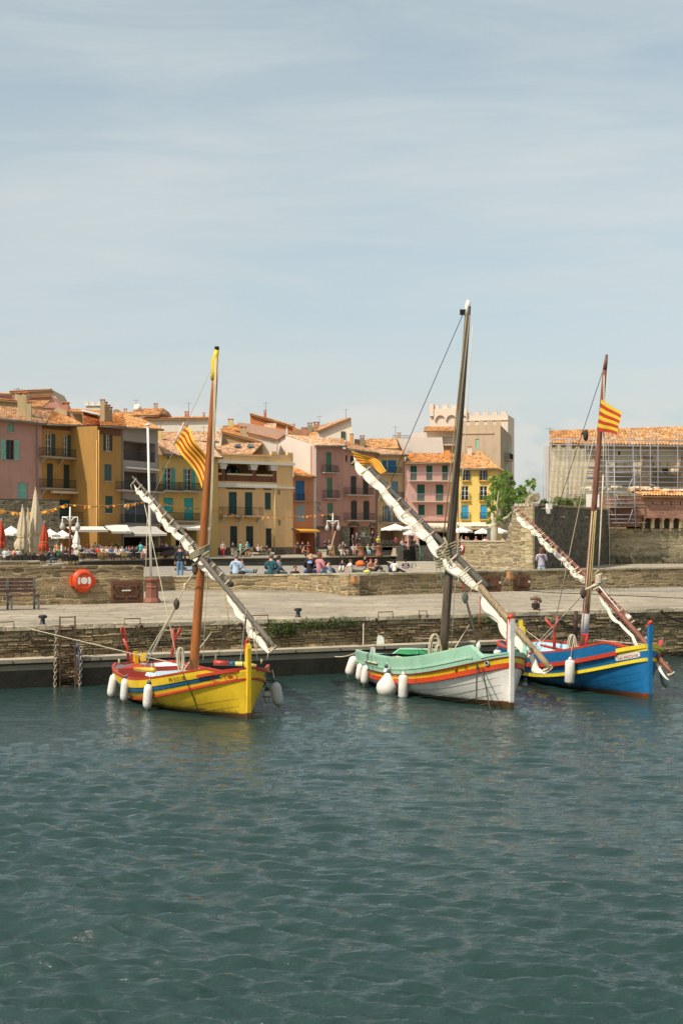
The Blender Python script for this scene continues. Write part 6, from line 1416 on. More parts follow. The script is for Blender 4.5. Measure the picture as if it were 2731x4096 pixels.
def build_boat(name,label,H,rows,mats,rails,deck,post,inner,M_post,t_,capm=None):
    ts=H.ts()
    b=MB(); drops_n=len(rows)
    # rows: list of (drop fn or number, material index fn/num) bands from top to bottom
    NK=7
    def dr(i,t):
        v=rows[i][0]; return v(t) if callable(v) else v*H.kd(t)
    for side in (1,-1):
        vs=[];ml=[];fs=[]; total=drops_n+NK
        for t in ts:
            for i in range(drops_n): vs.append(H.at(t,dr(i,t),side))
            last=dr(drops_n-1,t); Hh=H.z(t)-H.keel
            for k in range(1,NK+1): vs.append(H.at(t,lerp(last,Hh,k/NK),side))
        for i in range(len(ts)-1):
            for j in range(total-1):
                f_=(i*total+j,(i+1)*total+j,(i+1)*total+j+1,i*total+j+1); fs.append(f_ if side==-1 else f_[::-1])
                if j<drops_n-1: mi=rows[j][1]; mi=mi((ts[i]+ts[i+1])/2) if callable(mi) else mi
                else:
                    tm=(ts[i]+ts[i+1])/2; zc=sum(vs[q_].z for q_ in f_)/4; mi=inner['low']
                ml.append(mi)
        b.add(vs,fs,ml,None,True)
    hull=b.build('hull',mats,t_)
    # fine boot top strip: separate hull skin rows near the waterline already follow zc; add crisp strip
    b=MB()
    for side in (1,-1):
        vs=[];fs=[]
        for t in ts:
            for zz in (inner['bootz'](t),inner['bootz'](t)*.5,-.04,-.2):
                d_=H.z(t)-zz; p=H.at(t,d_,side,.006); vs.append(p)
        for i in range(len(ts)-1):
            for j in range(3): f_=(i*4+j,(i+1)*4+j,(i+1)*4+j+1,i*4+j+1); fs.append(f_ if side==-1 else f_[::-1])
        b.add(vs,fs,0,None,True)
    b.build('boot_stripe',inner['bootm'],t_)
    # inner skin and sole
    b=MB(); 
    for side in (1,-1):
        vs=[];fs=[]
        for t in ts:
            zt=H.z(t)+H.rz(t); hbv=max(0,H.hb(t)-.055)
            y2=max(0,H.hb(t)*H.sec(t,max(0,min(1,(H.z(t)-inner['sole'])/(H.z(t)-H.keel))))-.06)
            for y,z in ((hbv,zt-.01),(lerp(hbv,y2,.5),lerp(zt,inner['sole'],.5)),(y2,inner['sole'])): vs.append(H.W(t*H.L,side*y,z))
        for i in range(len(ts)-1):
            for j in range(2): f_=(i*3+j,(i+1)*3+j,(i+1)*3+j+1,i*3+j+1); fs.append(f_ if side==1 else f_[::-1])
        b.add(vs,fs,0,None,True)
    b.build('inner_side',inner['side'],t_)
    b=MB(); vs=[];fs=[]
    for t in ts: y=max(0,H.hb(t)*H.sec(t,max(0,min(1,(H.z(t)-inner['sole'])/(H.z(t)-H.keel))))-.05); vs+=[H.W(t*H.L,y,inner['sole']),H.W(t*H.L,-y,inner['sole'])]
    for i in range(len(ts)-1): fs.append((2*i,2*i+1,2*i+3,2*i+2))
    b.add(vs,fs); b.build('cabin_sole',inner['solem'],t_)
    # ribs
    t=.14
    while t<inner.get('ribend',.8):
        for side in (1,-1):
            zt=H.z(t)+H.rz(t); p=H.W(t*H.L,side*(H.hb(t)-.08),zt-.05); b=MB(); q_=H.W(t*H.L,side*max(0,H.hb(t)*H.sec(t,max(0,min(1,(H.z(t)-inner['sole'])/(H.z(t)-H.keel))))-.09),inner['sole']); b.bar(p,q_,.05,.05); b.build('rib',inner['ribm'],t_)
        t+=.055
    # decks: (t0,t1,drop,mat,name)
    for (t0,t1,drop,m,nm) in deck:
        b=MB(); vs=[];fs=[]; n=16
        for i in range(n+1):
            t=lerp(t0,t1,i/n); y=max(0.0,H.hb(t)-.05); z=H.z(t)-drop; vs+=[H.W(t*H.L,y,z),H.W(t*H.L,y*.5,z+.035),H.W(t*H.L,0,z+.05),H.W(t*H.L,-y*.5,z+.035),H.W(t*H.L,-y,z)]
        for i in range(n):
            for j in range(4): a=i*5+j; fs.append((a,a+1,a+6,a+5))
        b.add(vs,fs,0,None,True)
        for (te,s_) in ((t0,-1),(t1,1)):
            if .05<te<.95: y=max(0.0,H.hb(te)-.05); z=H.z(te)-drop; y2=max(0,H.hb(te)*H.sec(te,max(0,min(1,(H.z(te)-inner['sole'])/(H.z(te)-H.keel))))-.06); b.add([H.W(te*H.L,y,z),H.W(te*H.L,-y,z),H.W(te*H.L,-y2,inner['sole']),H.W(te*H.L,y2,inner['sole'])],[(0,1,2,3)])
        b.build(nm,m,t_)
    # rails: (drop fn, width out, in, height, t0, t1, material, name)
    for (df,wo,wi,h,t0,t1,m,nm) in rails:
        for side in (1,-1):
            b=MB(); vs=[];fs=[]; tt=[t for t in ts if t0<t<t1]; tt=[t0]+tt+[t1]
            for t in tt:
                d_=df(t); p=H.at(t,max(d_,0),side); zz=H.z(t)-d_; k=min(1,H.hb(t)/.12) if t not in(0,1) else 0
                x=t*H.L; y0=(p-H.W(x,0,p.z)).length
                for y,z in ((y0+wo,zz-h/2),(y0+wo,zz+h/2),(max(0,y0-wi),zz+h/2),(max(0,y0-wi),zz-h/2)): vs.append(H.W(x,side*y,z))
            for i in range(len(tt)-1):
                for j in range(4): a=i*4+j; c=i*4+(j+1)%4; fs.append((a,c,c+4,a+4))
            e=len(vs)-4; fs+=[(0,1,2,3),(e,e+1,e+2,e+3)]
            b.add(vs,fs); b.build(nm,m,t_,fix=True)
    return hull
def spar(name,par,pts,radii,mat,mis=None,n=12):
    b=MB(); b.tube(pts,radii,n,0,mis=mis); return b.build(name,mat,par)
def seg(a,c,n): a,c=V(a),V(c); return [a.lerp(c,i/n) for i in range(n+1)]
def furl(par,a,c,r0,r1,nb,off,mat,seedv,twist=3,end0=.3,end1=.3,drop=.9):
    """bundled sail hanging under a yard from a to c, pinched at nb ties"""
    a,c=V(a),V(c); L=(c-a).length; d=(c-a)/L; n=max(40,int(L*26)); K=28; rnd=random.Random(seedv)
    side=d.cross(V((0,1,0))).normalized()
    if side.z>0: side=-side
    ph=rnd.random()*6; vs=[];fs=[]; wob=[rnd.uniform(.9,1.12) for _ in range(nb+2)]
    for i in range(n+1):
        s=i/n; k=s*nb; kk=int(k); pin=abs(math.sin(PI*k))**.7; w_=lerp(wob[kk],wob[kk+1],k-kk)
        r=lerp(max(r0,r1*.8),r1,pin)*w_*1.12; r*=min(1,(s/.06)**.6 if s<.06 else 1)*lerp(1,end1,max(0,(s-.86)/.14)) * lerp(end0,1,min(1,s/.1))
        cen=a.lerp(c,s)+side*(off+r*drop)+V((0,0,-.04*pin))+side*(.03*math.sin(s*17+ph))
        for j in range(K):
            an=2*PI*j/K; f_=1+.10*math.sin(an*4+s*L*twist+ph)+.06*math.sin(an*7-s*L*twist*2.2)+.05*math.sin(s*L*9+an*2)+.05*math.sin(an*12+s*L*3)+.04*math.sin(an*9-s*L*7+ph); q_=r*f_
            vs.append(cen+side*(math.cos(an)*q_)+V((0,1,0))*(math.sin(an)*q_*.8))
    for i in range(n):
        for j in range(K): fs.append((i*K+j,i*K+(j+1)%K,(i+1)*K+(j+1)%K,(i+1)*K+j))
    fs+=[tuple(range(K)),tuple(range(n*K,n*K+K))]
    b=MB(); b.add(vs,fs,0,None,True); return b.build('furled_sail',mat,par)
def ties(par,a,c,n,r,side_off,mat,s0=.03,s1=.97,wraps=3,th=.009,drop=.12):
    a,c=V(a),V(c); d=(c-a).normalized(); side=d.cross(V((0,1,0))).normalized()
    if side.z>0: side=-side
    fy=V((0,1,0)); rnd=random.Random(int(abs(a.x*100)))
    for i in range(n):
        s=lerp(s0,s1,i/(n-1)) if n>1 else s0; m=a.lerp(c,s); b=MB()
        for w_ in range(wraps):
            o=d*(rnd.uniform(-.05,.05)); ce=m+side*side_off+o; sl=rnd.uniform(-.2,.2)
            pts=[ce+side*math.cos(t)*(r*.95+side_off*.8)+fy*math.sin(t)*r+d*sl*r*math.cos(t) for t in [2*PI*k/14 for k in range(15)]]; b.tube(pts,th,5,cap=False)
        if rnd.random()<.6:
            p=m+side*(side_off*2+r)-fy*r*.6; b.tube([p,p+V((rnd.uniform(-.04,.04),0,-drop*rnd.uniform(.6,1.6)))],th*.7,4)
        b.build('sail_tie',mat,par)
def rig(par,a,c,r=.012,mat=None,sag=0,name='rope'):
    b=MB(); b.tube(rope_pts(a,c,sag,12 if sag else 3),r,5); return b.build(name,mat or M_rope,par)
def coil(par,c,r,n,mat,name='rope_coil',hang=.4):
    b=MB(); rnd=random.Random(3)
    for i in range(n):
        rr=r*rnd.uniform(.7,1.1); h=hang*rnd.uniform(.8,1.15); o=V((rnd.uniform(-.03,.03),rnd.uniform(-.04,.04),0)); b.tube([V(c)+o+V((rr*math.sin(t),0,-h/2+h/2*math.cos(t))) for t in [2*PI*k/14 for k in range(15)]],.012,5,cap=False)
    return b.build(name,mat,par)
def block(par,p,s=.08,mat=None,name='pulley_block'):
    b=MB(); b.lathe(p,[(.02,-s*1.4),(s*.6,-s*.8),(s*.8,0),(s*.6,s*.8),(.02,s*1.4)],8,0,sy=.6); return b.build(name,mat or wood('4a3c2c','2a2018'),par)
HH=None
def fender(px,ytop,ybot,w,Y,label,grp,kind='long',lean=0,rope=None,col='d8d2c6',side=1):
    """white fender seen between ytop and ybot; rope point optional (px,py,Y)"""
    yy=None
    if HH is not None:
        ya=hullY(HH,px,ytop,side); yb=hullY(HH,px,(ytop+ybot)/2,side); c_=[v for v in (ya,yb) if v]
        if c_: yy=(min(c_) if side==1 else max(c_)); yy=yy-(w/2*yy/F+.04)*(1 if side==1 else -.2); Y=yy
    if rope is not None: rope=(rope[0],rope[1],(yy or rope[2]))
    p0,p1=P(px,ybot,Y),P(px+lean,ytop,Y); ax=(p1-p0); Lh=ax.length; r=w/2*Y/F; base=p0
    t=thing('fender',label,'fender',p0,grp); b=MB()
    if kind=='long': prof=[(.015,-.02),(.03,0),(r*.55,.015),(r*.9,.06),(r,.13),(r,Lh-.14),(r*.92,Lh-.07),(r*.5,Lh-.02),(.04,Lh),(.035,Lh+.05)]
    elif kind=='ball': prof=[(.02,0),(r*.5,r*.1),(r*.86,r*.4),(r*1.0,r*.85),(r*.93,r*1.25),(r*.66,r*1.65),(r*.36,Lh*.88),(.05,Lh*.95),(.04,Lh)]
    elif kind=='square': prof=[(.02,0),(r*.8,.01),(r,.05),(r,Lh-.05),(r*.8,Lh-.01),(.03,Lh)]
    b.lathe(p0,prof,18,0,ax); m=paint(col,.6,.2,7,.004); b.build('float_body',m,t)
    b=MB(); b.lathe(p1-ax.normalized()*.02,[(.045,0),(.05,.05),(.02,.09)],10,0,ax); b.build('end_cap',paint('3a4a54' if kind!='square' else 'c8c2b6',.6,.1,2,0),t)
    if kind!='ball':
        b=MB(); b.lathe(p0-ax.normalized()*.03,[(.0,-.03),(r*.35,.03),(r*.62,.06)],10,0,ax); b.build('algae_tip',paint('8a7c4c',.8,.3,4,0),t)
    if rope is not None: b=MB(); b.tube([p1,P(*rope)],.012,5); b.build('rope',M_rope,t)
    return t
def flag(label,corners,Yw,name,seedv,flip=False,wave=.09,nwave=2.2,n=28,m=9,nst=9,vert=False):
    """corners: hoist top, fly top, fly bottom, hoist bottom in (px,py,Y); stripes run hoist->fly"""
    A,B,Cc,D=[P(*c) for c in corners]; b=MB(); vs=[];fs=[];ml=[]
    m=nst*2
    for j in range(m+1):
        for i in range(n+1):
            s,t=i/n,j/m; p=A.lerp(B,s).lerp(D.lerp(Cc,s),t); 
            q_=math.sin(s*nwave*2*PI+t*1.8+seedv)*wave*min(1,s*3)+math.sin(s*nwave*4.7+t*5+seedv*2)*wave*.3*min(1,s*3)
            p=p+V((q_*.25,q_,q_*.22+Yw*math.sin(PI*s))); vs.append(p)
    for j in range(m):
        for i in range(n): a=j*(n+1)+i; fs.append((a,a+1,a+n+2,a+n+1)); ml.append((j//2)%2)
    b.add(vs,fs,ml,None,True); 
    t1=NT('flag_cloth'); t1.b.inputs['Base Color'].default_value=(*srgb('e8c232'),1); t2_=NT('flag_cloth'); t2_.b.inputs['Base Color'].default_value=(*srgb('c04020'),1)
    for t,c in ((t1,'e8c232'),(t2_,'c04020')):
        t.b.inputs['Roughness'].default_value=.7; tr=t.node('ShaderNodeBsdfTranslucent'); tr.inputs[0].default_value=(*srgb(c),1); mx=t.node('ShaderNodeMixShader'); mx.inputs[0].default_value=.35; t.link(t.b.outputs[0],mx.inputs[1]); t.link(tr.outputs[0],mx.inputs[2]); t.link(mx.outputs[0],t.n['Material Output'].inputs[0])
    return tag(b.build('catalan_flag' if False else 'striped_flag',[t1.m,t2_.m]),label,'flag','yellow and red striped flags')
M_sail=paint('d2c8b6',.9,.08,5,.006); 
def star(f_pt,cx,cz,r,off,b,mi=0):
    vs=[]
    for k in range(10): a=PI/2+PI*k/5; rr=r if k%2==0 else r*.4; vs.append(f_pt(cx+rr*math.cos(a),cz+rr*math.sin(a),off))
    vs.append(f_pt(cx,cz,off)); b.add(vs,[(k,(k+1)%10,10) for k in range(10)],mi)
def shellpt(H,off=.012,side=1):
    """surface coordinates: x metres from stern, z drop below the sheer -> point just outside the shell"""
    return lambda x,dn,o=0: H.at(x/H.L,-dn,side,off+o)
def shelltext(H,par,body,x0,drop,size,mat,side=1,tilt=0):
    """lettering bent onto the shell"""
    cu=bpy.data.curves.new('lettering','FONT'); cu.body=body; cu.size=size; to=bpy.data.objects.new('lettering',cu); COL.objects.link(to); bpy.context.view_layer.update()
    me=bpy.data.meshes.new_from_object(to.evaluated_get(bpy.context.evaluated_depsgraph_get())); bpy.data.objects.remove(to)
    M=WM(par).inverted()
    for v in me.vertices: x=x0+v.co.x; v.co=M@H.at(x/H.L,drop-v.co.y+tilt*v.co.x,side,.010)
    me.materials.clear(); me.materials.append(mat); o=bpy.data.objects.new('lettering',me); COL.objects.link(o); o.parent=par; return o
def hullY(H,px,py,side=1,lim=25):
    best=(1e9,None)
    for i in range(2,99):
        for j in range(0,14):
            p=H.at(i/100,j*.07-.1,side); x=CX+p.x/p.y*F; y=YH-(p.z-HC)/p.y*F; e=(x-px)**2+(y-py)**2
            if e<best[0]: best=(e,p.y)
    return best[1] if best[0]<lim**2 else None
# ---------------- YELLOW BOAT
H=Hull((-1.84,27.7),(-4.85,33.1),2.35,1.0,.45,.64,full=.50,pw=1.5); HY=H
def rzY(t): return .10*max(0,min(1,(t-.02)/.05))*max(0,min(1,(tr_+.03-t)/.04))
tr_,tb_,tn_,te_=H.tpx(850),H.tpx(893),H.tpx(684),H.tpx(925)
print('yellow t',tr_,tb_,tn_,te_)
H.rz=rzY; kd=lambda t:lerp(1.0,.58,max(0,(t-.35)/.65)); H.kd=kd
t=thing('fishing_boat','yellow wooden fishing boat with a red rail, a blue stripe and a brown mast','boat',H.W(H.L/2,0,0)); BY=t
mY,mB,mR=weathered(Y_),weathered(BL),weathered(RD); cy=weathered('c8b414')
rows=[(lambda t_:-rzY(t_),0),(0,0),(.10,lambda t_:1 if t_<tb_ else 0),(.21,0),(.33,0)]
bz=lambda t_:.05+.06*max(0,(t_-.7)/.3)
build_boat('yellow',None,H,rows,[mY,mB,mR],[
    (lambda t_:-rzY(t_)-.01,.025,.045,.035,0.0,1.0,mR,'gunwale'),
    (lambda t_:.355*kd(t_),.035,.01,.045,0.0,1.0,mR,'rubbing_strake'),
    (lambda t_:.02,.045,.03,.055,tr_-.04,.995,mR,'bow_rail')],
    [(.76,.99,.09,gloss('9cc4cc'),'foredeck'),(.0,.13,.06,mR,'stern_deck')],None,
    dict(boot=2,bootm=weathered('8a2c1c'),bootz=bz,low=0,sole=.30,side=gloss('b8d4d8'),solem=gloss('c4dce0'),ribm=gloss('d8e4e4'),ribend=.74),mY,t)
# black seams
b=MB()
for side in (1,-1):
    for dn in (.10,.21): b.tube([H.at(tt,dn*kd(tt),side,.004) for tt in [tb_*x/24 for x in range(1,25)]],.006,4,cap=False)
b.build('seam',M_dark,t)
b=MB(); b.hexa([H.W(H.L-.08,.055,-.3),H.W(H.L+.03,.04,-.3),H.W(H.L+.03,-.04,-.3),H.W(H.L-.08,-.055,-.3),H.W(H.L-.05,.05,1.4),H.W(H.L+.06,.04,1.4),H.W(H.L+.06,-.04,1.4),H.W(H.L-.05,-.05,1.32)],0)
b.hexa([H.W(H.L-.05,.05,1.32),H.W(H.L+.06,.04,1.4),H.W(H.L+.06,-.04,1.4),H.W(H.L-.05,-.05,1.4),H.W(H.L-.02,.04,1.5),H.W(H.L+.03,.035,1.48),H.W(H.L+.03,-.035,1.48),H.W(H.L-.02,-.04,1.5)],0)
b.hexa([H.W(H.L-.09,.056,-.3),H.W(H.L+.038,.046,-.3),H.W(H.L+.038,-.046,-.3),H.W(H.L-.09,-.056,-.3),H.W(H.L-.088,.056,.12),H.W(H.L+.04,.046,.13),H.W(H.L+.04,-.046,.13),H.W(H.L-.088,-.056,.12)],1)
b.build('stem_post',[mY,weathered('8a2c1c')],t)
b=MB(); b.tube([H.W(H.L-.12,0,1.2),H.W(H.L-.13,0,1.35),H.W(H.L-.06,0,1.54),H.W(H.L-.02,0,1.6)],[.02,.045,.045,.02],8); b.build('stem_cap',mR,t)
b=MB(); b.hexa([H.W(-.08,.04,-.3),H.W(.06,.05,-.3),H.W(.06,-.05,-.3),H.W(-.08,-.04,-.3),H.W(-.10,.04,.9),H.W(.02,.05,.9),H.W(.02,-.05,.9),H.W(-.10,-.04,.9)]); b.build('stern_post',mY,t)
b=MB(); b.bar(H.W(-.15,0,-.2),H.W(-.2,0,.86),.04,.3); b.build('rudder',mR,t)
# hull number, star emblem
shelltext(H,t,'PV 315138',H.L*tn_,.045,.12,M_dark,1,-.0)
fpt=shellpt(H); 
b=MB(); xs_,ds_=H.L*te_,-.125; star(fpt,xs_,ds_,.05,.004,b); b.build('star_emblem',mR,t)
b=MB(); b.tube([fpt(xs_+.075*math.cos(a),ds_+.075*math.sin(a),.006) for a in [2*PI*k/24 for k in range(25)]],.005,4,cap=False)
for r_ in (.06,.085,.11): b.tube([fpt(xs_-.19+r_*math.cos(a),ds_+r_*math.sin(a),.006) for a in [R(80)+R(210)*k/12 for k in range(13)]],.005,4,cap=False)
b.build('emblem_ring',mR,t)
b=MB()
for dn in (.46,.58,.70,.82): b.tube([H.at(tt,dn*lerp(.95,1.25,tt),1,.001) for tt in [x/60 for x in range(8,60)]],.0035,4,cap=False)
b.build('plank_seam',paint('8a7416',.8,.1,2,0),t)
# thwarts, hatch, oars, forked posts
b=MB(); b.hexa([H.W(H.L*.30,.5,.52),H.W(H.L*.58,.55,.52),H.W(H.L*.58,-.55,.52),H.W(H.L*.30,-.5,.52),H.W(H.L*.30,.45,.6),H.W(H.L*.58,.5,.6),H.W(H.L*.58,-.5,.6),H.W(H.L*.30,-.45,.6)]); b.build('engine_hatch',gloss('b4d4da'),t)
for s_,m in ((.2,mR),(.66,mR)):
    b=MB(); b.bar(H.W(H.L*s_,H.hb(s_)-.06,.53),H.W(H.L*s_,-H.hb(s_)+.06,.53),.05,.22); b.build('thwart',m,t)
def post(par,pts,r,mat,name='red_post'): b=MB(); b.tube(pts,r,8); return b.build(name,mat,par)
P1=lambda x,y,Y=31.0:P(400+x*.5102,2350+y*.5102,Y)
post(t,[P1(222,575,32.2),P1(218,480,32.2),P1(185,400,32.2)],[.035,.035,.035],mR,'tiller_post')
b=MB(); b.tube([P1(185,400,32.2),P1(165,350,32.2),P1(168,312,32.2),P1(183,312,32.2),P1(200,360,32.2),P1(196,410,32.2)],.022,8); b.build('tiller_fork',mR,t)
post(t,[P1(562,550,31.6),P1(575,470,31.6),P1(585,400,31.6),P1(565,320,31.6)],[.04,.038,.035,.028],mR,'crutch'); post(t,[P1(583,405,31.6),P1(605,375,31.6),P1(630,315,31.6)],[.034,.03,.028],mR,'crutch_arm')
b=MB(); b.tube([P1(1225,618,30.2),P1(1120,600,30.2),P1(1060,598,30.2)],[.04,.05,.045],8,mis=[0,0]); b.tube([P1(1060,598,30.2),P1(1015,597,30.2)],.045,8,1); b.tube([P1(1015,597,30.2),P1(890,590,30.2)],[.045,.06],8,2); b.build('oar',[gloss('e0c868'),mB,mR],t)
b=MB(); b.tube([P1(275,640,30.9),P1(425,650,30.0)],[.045,.055],8); b.build('oar_blade',gloss('d8a428'),t)
for x,y,h in ((148,610,50),(905,570,48),(1265,600,38),(405,650,55)): post(t,[P1(x,y,30.6),P1(x+2,y-h,30.6)],.022,wood('a89878','6a5c44'),'thole_pin')
b=MB(); b.box(P1(340,545,33.0),.07,.05,.09,0); b.build('yellow_block',mY,t)
# mast and yard
MBse,MTp=P(775,2690,30.3),P(868,1392,30.3)
def along(a,c,s): return V(a).lerp(V(c),s)
pts=seg(P(772,2712,30.35),P(862,1480,30.3),14); mast=spar('mast',t,pts,[lerp(.105,.066,i/14) for i in range(15)],wood('98561e','683812',.5,5))
b=MB(); yl=gloss('e0b818'); b.tube([P(853,1520,30.3),P(860,1480,30.3),P(858,1445,30.3),P(864,1420,30.3),P(867,1396,30.3)],[.068,.075,.085,.065,.045],10); b.lathe(P(867,1400,30.3),[(.05,0),(.05,.08)],8,1); b.build('masthead',[yl,M_dark],mast)
Ya,Yb,Yc=P(531,1907,33.2),P(925,2340,29.0),P(1100,2592,27.6)
grey=wood('5e564a','3c362c',.75,5)
yard=spar('yard',t,seg(Ya,P(925,2340,29.2),20),[lerp(.025,.062,i/20) for i in range(21)],grey)
spar('lower_yard',t,seg(P(800,2215,29.9)+V((0,0,-.06)),Yc,14),[.055]*14+[.035],grey)
furl(t,P(545,1925,33.0),P(925,2350,29.15),.048,.064,11,.05,M_sail,4,4,end1=.6)
furl(t,P(915,2352,29.2),P(1090,2600,27.7),.035,.062,4,.05,M_sail,9,4)
ties(t,Ya,Yb,15,.05,.055,M_rope,.03,.97,2); ties(t,P(930,2370,29.1),Yc,4,.05,.05,M_rope,.1,.98,4)
coil(t,P(722,2590,30.1),.06,7,M_rope,hang=.55)
b=MB(); 
for k in range(5): b.tube([P(800,2210,30)+V((.2*math.cos(a),.2*math.sin(a),k*.03-.05+.1*math.cos(a))) for a in [2*PI*i/12 for i in range(13)]],.018,5,cap=False)
b.tube([P(770,2265,30.0),P(815,2220,29.8),P(838,2205,29.8)],.03,6); b.build('lashing',M_ropeg,t)
block(t,P(780,2278,30.0),.09); block(t,P(706,2416,30.4),.09); block(t,P(740,2345,30.3),.05,M_rope)
for a,c,r_ in ((P(862,1440,30.3),P(585,2040,33.0),.006),(P(780,2285,30),P(740,2345,30.3),.02),(P(740,2345,30.3),P(708,2410,30.4),.014),(P(704,2425,30.4),P(560,2665,31.5),.012),(P(709,2425,30.4),P(578,2668,31.5),.012),(P(700,2425,30.4),P(602,2620,31.2),.012),
    (P(590,2050,32.8),P(583,2285,32),.007),(P(566,1960,33),P(712,2660,31.0),.010),(P(875,1420,30.1),P(812,2640,30.0),.008),(P(861,1430,30.1),P(838,2200,29.8),.013),(P(866,1430,30.1),P(842,2205,29.8),.013),
    (P(112,2514,33.7),P(600,2632,31.5),.010),(P(600,2632,31.5),P(720,2658,31.2),.010),(P(720,2700,30.8),P(880,2485,37.5),.014),(P(1000,2600,27.8),P(985,2460,28.2),.012),(P(985,2440,28),P(960,2652,29),.010),(P(732,2685,29.5),P(738,2690,29.4),.012),(P(1030,2640,27.8),P(1010,2530,27.9),.01),(P(1020,2470,28.2),P(1028,2620,28.0),.01)):
    rig(t,a,c,r_,M_rope if r_!=.010 else M_rope)
rig(t,P(985,2455,28.1),P(970,2690,28.6),.012,paint('2e2a22',.9,.2,4,0)); 
yr=paint('c8a838',.8,.1,3,0); rig(t,P(828,2270,30.2),P(831,2360,30.2),.008,yr); rig(t,P(893,2350,29.3),P(915,2480,29.3),.008,yr); rig(t,P(955,2420,29.3),P(985,2485,29.3),.007,yr)
HH=HY; gf='white fenders hanging along the yellow boat'
b=MB(); b.tube([P(x,y,(hullY(HY,x,y) or yd)-.03) for x,y,yd in ((728,2685,29.3),(745,2725,29),(762,2765,28.6),(785,2822,28),(806,2868,27.2))],.010,5); b.build('rope',paint('4a4030',.9,.2,4,0),BY)
fender(443,2695,2788,38,31.3,'white fender at the stern corner of the yellow boat, farthest left',gf,'long',18,(471,2680,31.4)); fender(495,2712,2806,34,30.9,'slim white fender second from the stern of the yellow boat',gf,'long',8,(510,2700,30.8)); fender(588,2735,2836,38,29.3,'white fender hanging mid hull under the thole pin of the yellow boat',gf,'long',8,(603,2700,29.3))
fender(1115,2728,2822,44,28.6,'large greyish fender on the right side of the yellow boat bow',gf,'long',-16,(1089,2680,28.7),'b8b4aa',side=-1); fender(1066,2760,2806,30,29.4,'small white fender tucked behind the yellow boat bow',gf,'long',2,None,side=-1)
flag('large flag on a slanted pole left of the yellow boat mast',[(738,1705,31.6),(822,1830,31),(806,1954,31),(696,1778,31.8)],.12,'flag',1.0,wave=.12,nwave=1.0,vert=True)
# curl the outer half: flag pole
b=MB(); b.tube([P(735,1690,31.6),P(694,1782,31.8)],.014,6); tag(b.build('flag_staff',M_wh),'thin white staff holding the large striped flag beside the yellow boat mast','flag staff')
# ---------------- WHITE AND GREEN BOAT
MINTP='9cc4a8'
H=Hull((3.56,29.35),(.82,36.2),2.35,1.10,.44,.34,full=.52); HW=H
def rzW(t): return .36*max(0,min(1,(t-.0)/.06))*max(0,min(1,(trw+.015-t)/.03))+.07*max(0,min(1,(t-trw+.01)/.03))
H.rz=rzW; trw=H.tpx(1905,.0); kd=lambda t:lerp(1.0,1.25,max(0,(t-.4)/.6)); H.kd=kd
t=thing('fishing_boat','white fishing boat with a mint green bulwark, yellow and red bands and weathered grey mast','boat',H.W(H.L/2,0,0)); BW=t
mG,mW,mY2,mO=weathered(MINTP),weathered('dcd6ca',.5),weathered('e4b820'),weathered('c0401c'); mDk=weathered('6a2418'); mWW=weathered('c8c2b8',.6)
rows=[(lambda t_:-rzW(t_),0),(lambda t_:-rzW(t_)*.36,0),(0,1),(.10,2),(.20,3)]
build_boat('white',None,H,rows,[mG,mY2,mO,mW,mDk],[
    (lambda t_:-rzW(t_)-.01,.03,.07,.04,0.0,1.0,mG,'gunwale'),
    (lambda t_:-rzW(t_)*.36,.03,.0,.05,0.03,trw-.01,mG,'bulwark_ledge'),
    (lambda t_:.15*kd(t_),.035,.01,.10,0.0,1.0,mO,'rubbing_strake'),
    (lambda t_:.01,.025,.0,.03,0.0,1.0,mDk,'seam_strip')],
    [(trw,.99,.04,gloss('c8d4cc'),'foredeck'),(.0,.10,-.22,mG,'stern_deck')],None,
    dict(boot=4,bootm=mDk,bootz=lambda t_:.05+.11*max(0,(t_-.3)/.7)**1.5,low=3,sole=.34,side=gloss('3c8a5c'),solem=gloss('2c7c4a'),ribm=gloss('5ca47c'),ribend=.76),mW,t)
b=MB()
for side in (1,-1):
    for dn in (.30,.42,.54,.66): b.tube([H.at(tt,dn*lerp(1,1.35,tt),side,.003) for tt in [x/60 for x in range(10,60)]],.004,4,cap=False)
b.build('plank_seam',paint('8c867c',.8,.1,2,0),t)
b=MB(); b.hexa([H.W(H.L-.10,.06,-.3),H.W(H.L+.02,.045,-.3),H.W(H.L+.02,-.045,-.3),H.W(H.L-.10,-.06,-.3),H.W(H.L-.06,.06,1.5),H.W(H.L+.06,.045,1.5),H.W(H.L+.06,-.045,1.5),H.W(H.L-.06,-.06,1.5)],0)
b.hexa([H.W(H.L-.06,.06,1.5),H.W(H.L+.06,.06,1.5),H.W(H.L+.06,-.06,1.5),H.W(H.L-.06,-.06,1.5),H.W(H.L-.05,.06,1.9),H.W(H.L+.06,.05,1.9),H.W(H.L+.06,-.05,1.9),H.W(H.L-.05,-.06,1.9)],0)
b.hexa([H.W(H.L-.11,.061,-.3),H.W(H.L+.03,.05,-.3),H.W(H.L+.03,-.05,-.3),H.W(H.L-.11,-.061,-.3),H.W(H.L-.11,.061,.13),H.W(H.L+.03,.05,.14),H.W(H.L+.03,-.05,.14),H.W(H.L-.11,-.061,.13)],1)
b.build('stem_post',[mW,mDk],t)
b=MB(); b.hexa([H.W(H.L-.14,.05,1.3),H.W(H.L-.05,.05,1.3),H.W(H.L-.05,-.05,1.3),H.W(H.L-.14,-.05,1.3),H.W(H.L-.09,.06,1.92),H.W(H.L+.06,.055,1.92),H.W(H.L+.06,-.055,1.92),H.W(H.L-.09,-.06,1.92)]); b.lathe(H.W(H.L-.015,0,1.9),[(.075,0),(.07,.06),(.03,.1)],10,0); b.build('stem_cap',mO,t)
P2=lambda x,y,Y=33:P(1300+x*.574,2350+y*.574,Y)
